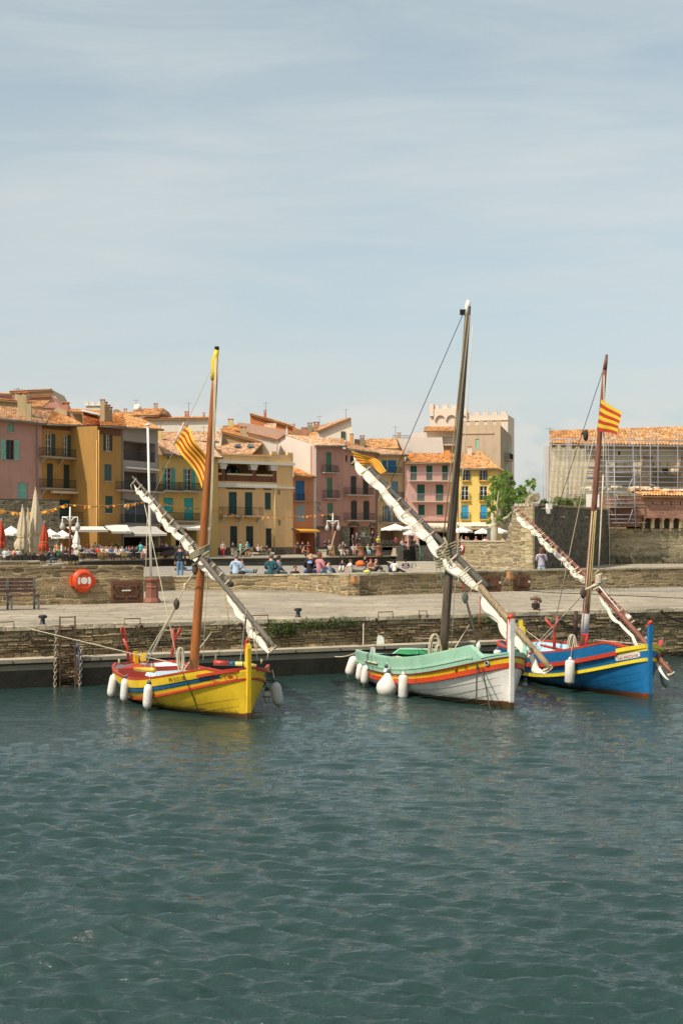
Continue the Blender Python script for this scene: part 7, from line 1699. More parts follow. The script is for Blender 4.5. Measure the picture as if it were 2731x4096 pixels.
# stern post with white head
b=MB(); b.prism([P2(358,395,36.3),P2(412,392,36.3),P2(408,352,36.3),P2(388,340,36.3),P2(368,336,36.3),P2(362,350,36.3)],(0.02,.12,0)); b.build('rudder_head',mW,t)
b=MB(); b.hexa([H.W(-.08,.04,-.3),H.W(.05,.05,-.3),H.W(.05,-.05,-.3),H.W(-.08,-.04,-.3),H.W(-.10,.04,.75),H.W(.02,.05,.75),H.W(.02,-.05,.75),H.W(-.10,-.04,.75)]); b.build('stern_post',mW,t)
# benches, hatches
for s_,w_,m,z in ((.30,.5,gloss('2c8a50'),.58),(.18,.35,gloss('3a9460'),.62),(.46,.25,mG,.64),(.62,.22,mG,.66)):
    b=MB(); b.bar(H.W(H.L*s_,H.hb(s_)-.07,z),H.W(H.L*s_,-H.hb(s_)+.07,z),.05,w_,up=H.d); b.bar(H.W(H.L*s_,H.hb(s_)-.07,z),H.W(H.L*s_,-H.hb(s_)+.07,z),w_,.05); b.build('thwart',m,t)
b=MB(); b.hexa([H.W(H.L*.22,.55,.36),H.W(H.L*.42,.6,.36),H.W(H.L*.42,-.3,.36),H.W(H.L*.22,-.3,.36),H.W(H.L*.22,.5,.56),H.W(H.L*.42,.55,.56),H.W(H.L*.42,-.25,.56),H.W(H.L*.22,-.25,.56)]); b.build('engine_box',gloss('2f8a50'),t)
for y in (-.88,-.6): b=MB(); b.bar(H.W(H.L*.5,y,.78),H.W(H.L*.74,y,.86),.05,.16); b.build('side_board',mG,t)
b=MB(); b.bar(P2(835,430,33.2),P2(945,452,32.6),.12,.1); b.build('wood_block',wood('d8b468','a07c3c'),t)
b=MB(); fpt=shellpt(H,.014); star(fpt,H.L*.905,-.06,.045,.003,b); b.build('star_emblem',mO,t)
b=MB(); x_=H.L*.875; b.tube([fpt(x_-.05,-.02,.004),fpt(x_-.02,-.06,.004),fpt(x_-.06,-.10,.004)],.012,4); b.tube([fpt(x_+.01,-.015,.004),fpt(x_-.0,-.05,.004),fpt(x_-.05,-.12,.004)],.010,4); b.build('bow_emblem',mO,t)
b=MB(); c_=H.at(.965,.07,1,.0); nrm_=(H.n+H.d*.5).normalized(); b.lathe(c_,[(.055,0),(.055,.03),(.035,.03),(.035,.02)],16,0,nrm_,mis=[0,0,1]); b.build('hawse_hole',[mG,M_dark],t)
# mast, yard
Mw=wood('57493a','2c241a',.85,4)
pts=seg(P(1770,2640,33.0),P(1872,1225,33.0),16); mast=spar('mast',t,pts,[lerp(.108,.066,i/16) for i in range(17)],Mw,n=10)
b=MB(); b.tube([P(1866,1262,33),P(1870,1222,33),P(1873,1200,33)],[.07,.065,.04],8,0); b.box(P(1856,1248,33),.1,.05,.06,1); b.build('masthead',[mW,M_dark],mast)
Ya,Yc=P(1405,1800,36.5),P(2206,2682,29.4); Yl=P(1937,2348,31.5)
gw=wood('4c483f','2c2a24',.8,5)
spar('yard',t,seg(Ya,P(1950,2352,31.6),24),[lerp(.035,.08,i/24) for i in range(25)],gw)
spar('lower_yard',t,seg(P(1920,2330,31.6)+V((0,0,-.1)),P(2180,2650,29.5),14)+[Yc],[.075]*8+[.068]*7+[.03],wood('8a7656','453c2c',.7,4))
sailp=[(1455,1850,35.9),(1500,1890,35.6),(1655,2050,34.5),(1700,2100,34.2),(1800,2225,33.3),(1870,2290,32.6),(1950,2370,31.7),(2040,2480,30.9),(2120,2590,30.1),(2195,2685,29.4)]
furl(t,P(1425,1815,36.3),P(1945,2362,31.7),.075,.105,8,.07,M_sail,21,2.2,drop=.9); furl(t,P(1935,2365,31.7),P(2110,2585,30.2),.11,.14,2,.03,M_sail,5,3,drop=.3); furl(t,P(2085,2545,30.4),P(2195,2690,29.4),.03,.07,2,.07,M_sail,8,5)
ties(t,Ya,Yl,12,.085,.095,M_rope,.06,.97,2); ties(t,P(1960,2370,31.5),Yc,4,.075,.05,M_rope,.25,.97,4)
b=MB()
for k in range(7): 
    b.tube([P(1785,2165,33)+V((.28*math.cos(a)+.05,.25*math.sin(a),k*.07-.5+.12*math.cos(a))) for a in [2*PI*i/12 for i in range(13)]],.022,5,cap=False)
b.tube([P(1775,2150,32.7),P(1790,2180,32.6),P(1772,2215,32.6),P(1800,2250,32.5)],.03,6)
b.build('lashing',M_ropeg,t)
coil(t,P2(765,325,32.6),.13,12,M_rope,hang=.95); coil(t,P2(790,400,32.5),.07,5,M_rope,hang=.6)
gr=paint('5aa484',.8,.1,3,0); rr_=paint('b83424',.8,.1,3,0); dk=paint('3a352c',.9,.2,4,0)
for a,c,r_,m in ((P(1858,1240,33),P(1563,1925,35),.009,dk),(P(1878,1260,32.8),P(1785,2160,32.8),.016,M_ropeg),(P(1865,1260,32.8),P(1773,2150,32.8),.016,M_ropeg),(P(1890,1300,32.7),P(1800,2640,32.5),.010,M_rope),
    (P(1845,2300,32.7),P(1857,2370,32.2),.014,dk),(P(1857,2370,32.2),P(1862,2395,32.2),.012,dk),(P(1862,2395,32.2),P(1910,2575,31.0),.028,dk),(P(1910,2585,31),P(1925,2650,30.4),.012,M_rope),(P(1672,2130,34),P(1682,2240,34),.012,gr),(P(1752,2220,33.3),P(1770,2345,33.3),.010,gr),(P(1727,2180,33.6),P(1752,2322,33.6),.012,M_rope),
    (P(1845,2285,32.5),P(1857,2370,32.2),.010,rr_),(P(1920,2385,32),P(1918,2515,32),.009,rr_),(P(1925,2650,29.7),P(1962,2855,27.9),.014,dk),(P(1908,2625,29.8),P(1905,2805,28.6),.018,dk),
    (P(1445,2600,35.5),P(1240,2580,38.3),.016,M_rope),(P(1815,2600,33.3),P(1885,2485,40),.014,M_rope),(P(1930,2650,30.4),P(2030,2612,29.6),.010,M_rope),(P2(265,400,35.2),P2(268,190,38.7),.014,M_rope),(P(1650,2552,35.5),P(1780,2556,33),.008,M_rope)): rig(t,a,c,r_,m,.25 if c==P(1240,2580,38.3) else 0)
block(t,P2(975,70,32.2),.10,paint('5c6258',.7,.2,3,0)); block(t,P2(1068,410,31),.07,M_wh); 
b=MB(); b.tube([H.at(x,-.2,1,.03) for x in (.30,.34,.38,.42)],.022,6); b.tube([P2(480,490,33.8),P2(500,482,33.6),P2(540,490,33.4)],.02,5); b.build('rope_fall',M_rope,t)
HH=HW; gf='white fenders hanging along the white and green boat'
fender(1394,2625,2702,40,35.4,'white fender leaning out at the far left stern of the white boat',gf,'long',26,(1430,2600,35.4)); fender(1436,2652,2722,34,34.9,'white fender second from the stern of the white boat, half covered by its neighbour',gf,'long',10,(1445,2635,35)); fender(1456,2660,2738,36,34.6,'white fender third from the stern of the white boat',gf,'long',12,(1470,2635,34.8))
fender(1545,2690,2792,88,33.0,'big round ball fender on the white boat',gf,'ball',8,(1575,2625,33.0)); fender(1545,2668,2705,25,33.6,'small white float tied above the ball fender',gf,'long',0,(1548,2650,33.6)); fender(1611,2700,2794,39,32.0,'square ended white fender beside the ball fender',gf,'square',3,(1625,2650,32.2)); HH=None
fender(1988,2600,2626,32,30.6,'white fender lying on the foredeck of the white boat',gf,'ball',2,None); fender(2097,2725,2748,20,30.2,'small greyish float between the white and the blue boat',gf,'ball',2,None,'9c988c')
flag('flag twisted round the upper end of the white boat yard',[(1405,1805,36.2),(1550,1880,35.2),(1528,1894,35.1),(1435,1862,36.2)],.10,'flag',2.2,wave=.14,nwave=1.3)
# ---------------- BLUE BOAT
H=Hull((6.86,31.2),(4.72,38.5),2.5,1.18,.50,.55,full=.60,sm=.47); HB=H
def rzB(t): return .24*max(0,min(1,(t-.0)/.05))*max(0,min(1,(tw_+.03-t)/.06))
H.rz=lambda q_:0; tw_,ty_,tp_,tq_=H.tpx(2470,0),H.tpx(2462,0),H.tpx(2458,.15),H.tpx(2580,.15); print('blue t',tw_,ty_,tp_,tq_,trw)
H.rz=rzB; kd=lambda t:lerp(1.0,1.0,t); H.kd=kd
t=thing('fishing_boat','blue wooden fishing boat with red rails, yellow strakes and a red brown mast','boat',H.W(H.L/2,0,0)); BB=t
mBl,mRd,mYe=weathered('1a6a9c'),weathered('b83820'),weathered('e0c42c')
b0=.03
rows=[(lambda t_:-rzB(t_),0),(0,lambda t_:1 if t_<ty_ else 2),(.10,0),(.27,2),(.34,0)]
build_boat('blue',None,H,rows,[mBl,mRd,mYe,mRd],[
    (lambda t_:-rzB(t_)-.015,.035,.07,.05,0.0,min(.98,tw_+.04),mRd,'gunwale'),
    (lambda t_:.05,.04,.01,.09,.0,ty_,mRd,'red_strake'),
    (lambda t_:.0,.04,.06,.09,ty_,1.0,mYe,'bow_rail'),
    (lambda t_:.30,.045,.01,.075,.0,1.0,mYe,'rubbing_strake')],
    [(tw_,.99,.03,gloss('2a7cb0'),'foredeck'),(.0,.10,.05,mBl,'stern_deck')],None,
    dict(boot=1,bootm=mRd,bootz=lambda t_:.01+.11*max(0,(t_-.6)/.4),low=0,sole=.30,side=gloss('a8d0d8'),solem=gloss('6888b0'),ribm=gloss('d8e8e8'),ribend=.8),mBl,t)
b=MB(); b.hexa([H.W(H.L-.10,.045,-.3),H.W(H.L+.06,.045,-.3),H.W(H.L+.06,-.045,-.3),H.W(H.L-.10,-.045,-.3),H.W(H.L-.05,.045,1.25),H.W(H.L+.06,.045,1.25),H.W(H.L+.06,-.045,1.25),H.W(H.L-.05,-.045,1.25)],0)
b.hexa([H.W(H.L-.05,.045,1.25),H.W(H.L+.06,.045,1.25),H.W(H.L+.06,-.045,1.25),H.W(H.L-.05,-.045,1.25),H.W(H.L-.02,.05,1.62),H.W(H.L+.09,.05,1.66),H.W(H.L+.09,-.05,1.66),H.W(H.L-.02,-.05,1.62)],0)
b.hexa([H.W(H.L-.11,.046,-.3),H.W(H.L+.03,.05,-.3),H.W(H.L+.03,-.05,-.3),H.W(H.L-.11,-.046,-.3),H.W(H.L-.11,.046,.13),H.W(H.L+.04,.05,.14),H.W(H.L+.04,-.05,.14),H.W(H.L-.11,-.046,.13)],1); b.build('stem_post',[mBl,mRd],t)
b=MB(); b.tube([H.W(H.L-.16,0,1.50),H.W(H.L-.02,0,1.66),H.W(H.L+.09,0,1.73)],[.03,.05,.04],8); b.build('stem_cap',mRd,t)
P3=lambda x,y,Y=34:P(1950+x*.498,2350+y*.498,Y)
b=MB(); b.prism([P3(245,268,38.8),P3(282,262,38.8),P3(284,312,38.8),P3(298,316,38.8),P3(306,382,38.8),P3(258,384,38.8)],(0.02,.1,0)); b.build('rudder_head',mYe,t)
b=MB()
for dn in (.45,.58,.72,.86): b.tube([H.at(tt,dn*lerp(.95,1.25,tt),1,.001) for tt in [x/60 for x in range(8,60)]],.0035,4,cap=False)
b.build('plank_seam',paint('0e4464',.8,.1,2,0),t)
# name plate
fpt=shellpt(H,.016); b=MB(); n=12; x0,x1=H.L*tp_,H.L*tq_
vs=[];fs=[]
for i in range(n+1):
    x=lerp(x0,x1,i/n); e=.02 if i in(0,n) else 0; vs+=[fpt(x,-.10-e,0),fpt(x,-.225+e,0)]
for i in range(n): fs.append((2*i,2*i+1,2*i+3,2*i+2))
b.add(vs,fs); b.build('name_plate',paint('d8d0c4',.6,.1,3,0),t); 
o=shelltext(H,t,'LA MICHE',x0+.06,.205,(x1-x0)*.80/textw('LA MICHE',1),mRd,1); 
for v in o.data.vertices: v.co+= (WM(t).to_3x3().inverted()@H.n)*.012
# crutch, mast, yard
post(t,[P3(535,500,37.4),P3(535,400,37.4),P3(530,330,37.4),P3(462,255,37.4)],[.045,.045,.04,.03],mRd,'crutch'); post(t,[P3(533,350,37.4),P3(552,290,37.4),P3(562,232,37.4)],[.038,.036,.034],mRd,'crutch_arm')
b=MB(); b.bar(P3(430,465,36.2),P3(620,510,35.0),.06,.06); b.build('tiller',mRd,t); 
for s_ in (.3,.6): b=MB(); b.bar(H.W(H.L*s_,H.hb(s_)-.07,.5),H.W(H.L*s_,-H.hb(s_)+.07,.5),.22,.05); b.build('thwart',gloss('5c80b8'),t)
brn=wood('784632','4c2a20',.55,5)
pts=seg(P(2330,2610,34.0),P(2418,1480,34),14); mast=spar('mast',t,pts,[lerp(.092,.052,i/14) for i in range(15)],brn)
b=MB(); b.tube([P(2336.5,2535,34),P(2343.5,2455,34)],[.10,.095],14); b.build('mast_band',paint('a8a09c',.7,.15,4,.003),mast)
b=MB(); b.tube([P(2418,1480,34),P(2422,1450,34),P(2426,1418,34)],[.052,.045,.03],8,0); b.build('masthead',brn,mast)
b=MB(); b.tube([P3(800,380,33.6),P3(778,500,33.6)],[.03,.03],5); b.tube([P3(755,375,33.7),P3(775,382,33.65),P3(808,380,33.6)],.025,5); b.build('red_strap',paint('c81c1c',.7,.1,2,0),t)
b=MB(); b.prism([P(2365,2060,33.9),P(2372,2000,33.9),P(2380,2015,33.9),P(2374,2060,33.9)],(0,.08,0)); b.build('mast_cheek',brn,mast)
Ya,Yb2,Yc=P(2061,2028,37.2),P(2525,2483,33.0),P(2690,2696,31.0)
spar('yard',t,seg(Ya,Yb2,24),[lerp(.035,.062,i/24) for i in range(25)],brn); spar('lower_yard',t,seg(P(2390,2345,33.5)+V((-.0,0,-.06)),Yc,16),[.062]*14+[.06,.055,.03],brn)
b=MB(); b.tube([Yb2.lerp(Ya,.035),Yb2.lerp(Ya,.01)],.072,10); b.build('yard_band',M_wh,t)
furl(t,P(2070,2040,37.1),P(2370,2330,34.3),.045,.064,9,.05,M_sail,31,4,end1=.6); furl(t,P(2400,2375,33.4),P(2690,2710,31.0),.015,.035,6,.065,M_sail,33,5)
ties(t,Ya,P(2370,2332,34.2),17,.055,.05,M_rope,.02,.98,2); ties(t,P(2420,2385,33.4),Yb2,6,.07,.05,M_rope,.05,.95,1); ties(t,Yb2,Yc,7,.062,.03,M_rope,.03,.97,2)
for a,c,r_,m in ((P(2415,1470,34),P(2195,2135,36.5),.009,dk),(P(2382,1715,34),P(2205,2560,36.0),.012,M_rope),(P(2378,2045,33.7),P(2348,2430,33.7),.016,paint('a89860',.9,.2,4,0)),(P(2384,2040,33.7),P(2356,2440,33.7),.016,paint('a89860',.9,.2,4,0)),(P(2368,2045,33.7),P(2330,2520,33.7),.014,M_rope),
    (P(2416,1470,34),P(2412,1900,33.5),.016,M_rope),(P(2412,1900,33.5),P(2394,2275,33.3),.020,M_rope),(P(2430,1480,33.6),P(2440,2590,33.6),.005,M_rope),(P(2394,2280,33.3),P(2376,2300,33.5),.018,M_rope),(P(2340,2360,33.4),P(2395,2335,33.2),.03,M_rope),(P(2332,2375,33.5),P(2275,2440,35),.014,M_rope),(P(2275,2440,35),P(2130,2590,38),.012,M_rope),
    (P(2395,2345,33),P(2512,2487,32.6),.014,M_wh),(P(2380,2560,33.0),P(2598,2580,31.4),.010,M_rope),(P(2690,2705,31),P(2695,2800,30.2),.006,dk),(P(2170,2572,36.5),P(2060,2490,40),.010,M_rope),(P3(340,560,33),P3(470,450,36.5),.008,M_rope),(P3(395,480,36.5),P3(540,330,37.4),.008,M_rope)): rig(t,a,c,r_,m)
block(t,P(2332,2372,33.4),.10); coil(t,P3(680,380,33.6),.09,8,M_rope,hang=.7)
b=MB()
for k in range(7): b.tube([P(2394,2300+k*5,33.25)+V((.07*math.cos(a),.07*math.sin(a),.02*math.cos(a))) for a in [2*PI*i/10 for i in range(11)]],.02,5,cap=False)
for k in range(4): b.tube([P(2394,2345,33.4)+V((.17*math.cos(a),.17*math.sin(a),k*.03+.1*math.cos(a))) for a in [2*PI*i/10 for i in range(11)]],.02,5,cap=False)
b.build('lashing',M_rope,t)
post(t,[P3(675,480,34.9),P3(680,400,34.9)],.05,wood('4a2c20','2c1a14'),'bitt'); post(t,[P3(705,400,35.2),P3(708,190,35.2)],[.06,.05],wood('4a2c20','2c1a14'),'rudder_stock')
HH=HB; gf='white fenders hanging along the blue boat'
fender(2277,2640,2735,40,33.4,'white fender hanging mid hull on the visible side of the blue boat',gf,'square',3,(2296,2545,33.6)); fender(2662,2660,2746,34,31.8,'greyish fender on the far side of the blue boat bow',gf,'long',-14,(2620,2600,32),'9aa49c',side=-1)
flag('flag flying from the upper mast of the blue boat',[(2404,1597,33.8),(2486,1650,32.9),(2466,1738,32.9),(2386,1722,33.8)],.0,'flag',3.0,wave=.08,nwave=.8,nst=8)
# pick up blocks hanging off the mast of the blue boat (seen against the church roof)
b=MB(); b.lathe(P(2342,1738,34.6),[(.02,-.16),(.06,-.1),(.07,0),(.05,.1),(.02,.12)],8,0); b.build('pulley_block',dk,BB); rig(BB,P(2325,1732,34.6),P(2345,1735,34.6),.04,dk)
# ================================================================ people
# joints for a 1.72 m figure facing -Y; pose = dict of joint -> (x,y,z)
def UC(J):
    J['uc']=tuple(V(J['chest']).lerp(V(J['neck']),.52)); return J
def stand(arms='down',stride=0,lean=0):
    J=dict(pelvis=(0,0,.94),waist=(0,-.01,1.08),chest=(0,-.02+lean,1.28),neck=(0,-.01+lean,1.46),head=(0,-.02+lean,1.57),top=(0,-.012+lean,1.64),nose=(0,-.115+lean,1.57))
    for s,n in ((1,'L'),(-1,'R')):
        J['sh'+n]=(s*.175,0+lean,1.375); J['hip'+n]=(s*.09,0,.90); st=stride*s
        J['kn'+n]=(s*.10,-.04-st*.6,.49); J['an'+n]=(s*.10,.02-st,.08+(.04 if st<0 else 0)); J['to'+n]=(s*.13,-.14-st,.03)
        if arms=='down': J['el'+n]=(s*.25,.03,1.13); J['wr'+n]=(s*.25,-.05,.88)
        elif arms=='fold': J['el'+n]=(s*.24,-.02,1.14); J['wr'+n]=(s*-.02,-.22,1.20)
        elif arms=='phone': J['el'+n]=(s*.22,-.04,1.14); J['wr'+n]=(s*.08,-.30,1.24)
        elif arms=='hip': J['el'+n]=(s*.38,.08,1.16); J['wr'+n]=(s*.19,-.02,1.0)
        elif arms=='reach': J['el'+n]=(s*.25,-.05,1.14); J['wr'+n]=(s*.22,-.28,1.10)
    return J
def sit(h=.45,arms='lap',lean=.0,knees='bent',spread=.11,fwd=.0):
    """seated on a surface of height h; origin at the foot of the surface under the hips"""
    J=dict(pelvis=(0,0,h+.12),waist=(0,.02+lean*.3,h+.26),chest=(0,.0+lean*.7,h+.45),neck=(0,-.01+lean,h+.62),head=(0,-.04+lean,h+.73),top=(0,-.035+lean,h+.80),nose=(0,-.135+lean,h+.73))
    for s,n in ((1,'L'),(-1,'R')):
        J['sh'+n]=(s*.165,.0+lean*.95,h+.545); J['hip'+n]=(s*.09,-.02,h+.10)
        if knees=='bent': J['kn'+n]=(s*spread,-.42,h+.12); J['an'+n]=(s*spread,-.44,h-.33); J['to'+n]=(s*spread*1.2,-.58,h-.39)
        elif knees=='up': J['kn'+n]=(s*spread,-.36,h+.42); J['an'+n]=(s*spread,-.52,h+.07); J['to'+n]=(s*spread,-.68,h+.03)
        elif knees=='out': J['kn'+n]=(s*spread,-.42,h+.12); J['an'+n]=(s*spread*1.1,-.82,h+.07); J['to'+n]=(s*spread*1.2,-.86,h+.20)
        elif knees=='cross': J['kn'+n]=(s*.30,-.30,h+.12); J['an'+n]=(s*-.06,-.36,h+.07); J['to'+n]=(s*-.16,-.38,h+.05)
        elif knees=='side': J['kn'+n]=(.22+s*.06,-.34,h+.22); J['an'+n]=(.58+s*.04,-.50,h+.07); J['to'+n]=(.72+s*.04,-.54,h+.04)
        if arms=='lap': J['el'+n]=(s*.24,-.02+lean*.5,h+.32); J['wr'+n]=(s*.09,-.24,h+.26)
        elif arms=='back': J['el'+n]=(s*.26,.16+lean,h+.30); J['wr'+n]=(s*.26,.26+lean,h+.04)
        elif arms=='knee': J['el'+n]=(s*.22,-.18,h+.40); J['wr'+n]=(s*.05,-.38,h+.36)
        elif arms=='rest': J['el'+n]=(s*.27,.0,h+.32); J['wr'+n]=(s*.25,-.2,h+.22)
        elif arms=='face':
            J['el'+n]=(s*.22,-.12,h+.38) ; J['wr'+n]=(s*.08,-.18,h+.60) if s>0 else (s*.1,-.25,h+.26)
    return J
def lie():
    J=dict(pelvis=(0,0,.10),waist=(0,.15,.10),chest=(0,.36,.14),neck=(0,.55,.18),head=(0,.66,.20),top=(0,.77,.2),nose=(0,.66,.30))
    for s,n in ((1,'L'),(-1,'R')):
        J['sh'+n]=(s*.165,.47,.13); J['hip'+n]=(s*.09,-.03,.10); J['kn'+n]=(s*.1,-.44,.16 if s>0 else .3); J['an'+n]=(s*.1,-.85 if s>0 else -.66,.07); J['to'+n]=(s*.14,-.9 if s>0 else -.78,.14); J['el'+n]=(s*.27,.26,.1); J['wr'+n]=(s*.25,.0,.1)
    return J
POSES={'stand':stand(),'walk':stand('down',.18),'fold':stand('fold'),'phone':stand('phone'),'hip':stand('hip'),'reach':stand('reach',.08),'sit':sit(),'sit_face':sit(arms='face'),'sit_back':sit(lean=.16,knees='out',arms='rest'),
 'sit_lean':sit(lean=-.14,arms='knee'),'wall':sit(h=0.0,knees='out',arms='lap',lean=.02),'ground_up':sit(h=0,knees='up',arms='knee',lean=-.05),'ground_back':sit(h=0,knees='out',arms='back',lean=.18),'ground_cross':sit(h=0,knees='cross',arms='lap',lean=-.06),'ground_side':sit(h=0,knees='side',arms='rest',lean=.04),'ground_upb':sit(h=0,knees='up',arms='back',lean=.14),'lie':lie()}
RAD=dict(pelvis=(.135,.10),waist=(.125,.09),chest=(.145,.10),uc=(.08,.07),neck=(.055,.058),head=(.080,.094),top=(.072,.08),nose=(.014,.016),sh=(.055,.055),el=(.04,.04),wr=(.026,.03),hip=(.09,.09),kn=(.058,.058),an=(.038,.04),to=(.035,.026))
def chain_mesh(J,edges,grow,root,extra=None,rad=None):
    names=[]; 
    for e in edges:
        for n in e:
            if n not in names: names.append(n)
    names.remove(root); names.insert(0,root)
    me=bpy.data.meshes.new('figure'); P_={n:(J[n] if n in J else extra[n][0]) for n in names}
    me.from_pydata([P_[n] for n in names],[(names.index(a),names.index(b)) for a,b in edges],[])
    o=bpy.data.objects.new('figure',me); COL.objects.link(o); o.modifiers.new('skin','SKIN'); 
    sv=me.skin_vertices[0].data
    for i,n in enumerate(names):
        if extra and n in extra: r=extra[n][1]
        else:
            key=n if n in RAD else n[:-1]; r=(rad or RAD).get(key,RAD[key])
        sv[i].radius=(r[0]+grow,r[1]+grow); sv[i].use_root=(i==0)
    m=o.modifiers.new('sub','SUBSURF'); m.levels=1; m.render_levels=1
    return o
ARCH={}; PEND=[]
for _j in POSES.values(): UC(_j)
BODY_E=[('pelvis','waist'),('waist','chest'),('chest','uc'),('uc','neck'),('neck','head'),('head','top'),('head','nose')]+[e for n in 'LR' for e in (('uc','sh'+n),('sh'+n,'el'+n),('el'+n,'wr'+n),('pelvis','hip'+n),('hip'+n,'kn'+n),('kn'+n,'an'+n),('an'+n,'to'+n))]
def hands(J):
    ex={};ed=[]
    for n,s in (('L',1),('R',-1)):
        w_,e=V(J['wr'+n]),V(J['el'+n]); d=(w_-e).normalized(); side=d.cross(V((0,0,1))); side=side.normalized() if side.length>.1 else V((1,0,0)); cur=side.cross(d)
        palm=w_+d*.075; ex['palm'+n]=(palm,(.026,.034)); ed.append(('wr'+n,'palm'+n))
        for k,(o,l) in enumerate(((-.030,.055),(-.010,.07),(.011,.066),(.030,.05))):
            k1=palm+side*o+d*(.015+l*.55)+cur*-.006; k2=k1+d*l*.35-cur*.022; ex['f%d%s'%(k,n)]=(k1,(.0085,.0085)); ex['g%d%s'%(k,n)]=(k2,(.007,.007)); ed+= [('palm'+n,'f%d%s'%(k,n)),('f%d%s'%(k,n),'g%d%s'%(k,n))]
        tb=w_+d*.05+side*(-.042*s); ex['th'+n]=(tb,(.011,.011)); ex['tt'+n]=(tb+d*.035-cur*.01+side*(-.012*s),(.008,.008)); ed+= [('palm'+n,'th'+n),('th'+n,'tt'+n)]
    return ex,ed
def mesh_for(pose,part):
    # one shared mesh per pose and garment
    k=(pose,part)
    if k in ARCH: return ARCH[k]
    J=POSES[pose]; g=.0
    mid=lambda a,b,t:V(J[a]).lerp(V(J[b]),t)
    if part=='body':
        ex,ed=hands(J); o=chain_mesh(J,BODY_E+ed,0,'pelvis',ex)
    elif part in('shirt','tee'):
        ex={'lowc':(mid('pelvis','waist',-.45),(.148,.115)),'hem':(mid('pelvis','waist',.0),(.155,.118)),'col':(mid('chest','neck',.80),(.066,.062))}; ed=[('lowc','hem'),('hem','waist'),('waist','chest'),('chest','uc'),('uc','col')]
        for n in 'LR':
            if part=='shirt': ex['cu'+n]=(mid('el'+n,'wr'+n,.9),(.036,.036)); ed+= [('uc','sh'+n),('sh'+n,'el'+n),('el'+n,'cu'+n)]
            else: ex['cu'+n]=(mid('sh'+n,'el'+n,.72),(.056,.056)); ed+= [('uc','sh'+n),('sh'+n,'cu'+n)]
        o=chain_mesh(J,ed,.022,'lowc',ex)
    elif part in('trousers','shorts'):
        ed=[('pelvis','waist')]; ex={'waist':(mid('pelvis','waist',.7),(.135,.105))}; J2=dict(J); J2.pop('waist')
        for n in 'LR':
            if part=='trousers': ex['c'+n]=(mid('kn'+n,'an'+n,.9),(.052,.052)); ed+= [('pelvis','hip'+n),('hip'+n,'kn'+n),('kn'+n,'c'+n)]
            else: ex['c'+n]=(mid('hip'+n,'kn'+n,.85),(.075,.075)); ed+= [('pelvis','hip'+n),('hip'+n,'c'+n)]
        o=chain_mesh(J2,ed,.018,'pelvis',ex)
    elif part=='shoes':
        b=MB(); M_=[]
        for n in 'LR':
            a,t_=V(J['an'+n]),V(J['to'+n]); d=(t_-a); d.z=0 if abs(d.z)<.1 else d.z; d.normalize(); heel=V((a.x,a.y,a.z-.02))-d*.05; b.tube([heel,a.lerp(t_,.3)+V((0,0,-.01)),t_+d*.03,t_+d*.07],[.045,.05,.044,.025],8)
        me=b.build('shoe_src',M_dark); off=me.location.copy(); m=me.data; m.transform(Matrix.Translation(off)); bpy.data.objects.remove(me); ARCH[k]=m; return m
    elif part in('hair','hair_long','hat','cap'):
        h,t_=V(J['head']),V(J['top']); up=(t_-h).normalized(); f_=(V(J['nose'])-h).normalized(); sd_=up.cross(f_).normalized(); rnd=random.Random(5)
        b=MB(); vs=[];fs=[]; n=14; c=h+up*.03-f_*.012
        rings=[(.0,1.0),(.35,.96),(.65,.8),(.85,.5),(.97,.15)] if part!='hair_long' else [(-2.2,.55),(-1.6,.95),(-1.0,1.02),(-.4,.98),(.0,1.0),(.35,.96),(.65,.8),(.85,.5),(.97,.15)]
        if part in('hair',): rings=[(-.5,.86),(-.2,.98)]+rings
        for z,r in rings:
            for i in range(n):
                a=2*PI*i/n; ff=math.cos(a); back=1.0
                z2=z
                if z<0.05 and ff>.1: z2=max(z,.30+.15*ff)         # open the face
                q_=r*(1+rnd.uniform(-.05,.05)) if part.startswith('hair') else r
                if z<-.5 and ff>.1: q_*=.9
                vs.append(c+f_*(ff*.112*q_)+sd_*(math.sin(a)*.094*q_)+up*(z2*.115))
        for j in range(len(rings)-1):
            for i in range(n): fs.append((j*n+i,j*n+(i+1)%n,(j+1)*n+(i+1)%n,(j+1)*n+i))
        fs.append(tuple(range((len(rings)-1)*n,len(rings)*n)))
        b.add(vs,fs,0,None,True)
        if part=='cap': b.add([c+f_*.09+sd_*.07+up*.02,c+f_*.09-sd_*.07+up*.02,c+f_*.19-sd_*.04+up*.0,c+f_*.19+sd_*.04+up*.0],[(0,1,2,3),(3,2,1,0)])
        me=b.build('hair_src',M_dark); off=me.location.copy(); m=me.data; m.transform(Matrix.Translation(off)); bpy.data.objects.remove(me); ARCH[k]=m; return m
    elif part=='eyes':
        h,t_=V(J['head']),V(J['top']); up=(t_-h).normalized(); f_=(V(J['nose'])-h).normalized(); sd_=up.cross(f_).normalized(); b=MB()
        for s in(-1,1): b.lathe(h+f_*.082+sd_*.032*s+up*.012,[(.011,0),(.011,.004)],6,0,f_)
        b.box(h+f_*.088-up*.045,.022,.006,.004)
        me=b.build('eye_src',M_dark); off=me.location.copy(); m=me.data; m.transform(Matrix.Translation(off)); bpy.data.objects.remove(me); ARCH[k]=m; return m
    bpy.context.view_layer.update(); dg=bpy.context.evaluated_depsgraph_get()
    m=bpy.data.meshes.new_from_object(o.evaluated_get(dg)); bpy.data.objects.remove(o)
    m.polygons.foreach_set('use_smooth',[True]*len(m.polygons)); m.materials.clear(); m.materials.append(M_dark); ARCH[k]=m; return m
def cm(c): return paint(c,.85,.18,9,.004)
SK={'l':'c89478','m':'b07a5c','d':'7a4c36','t':'c4805c'}
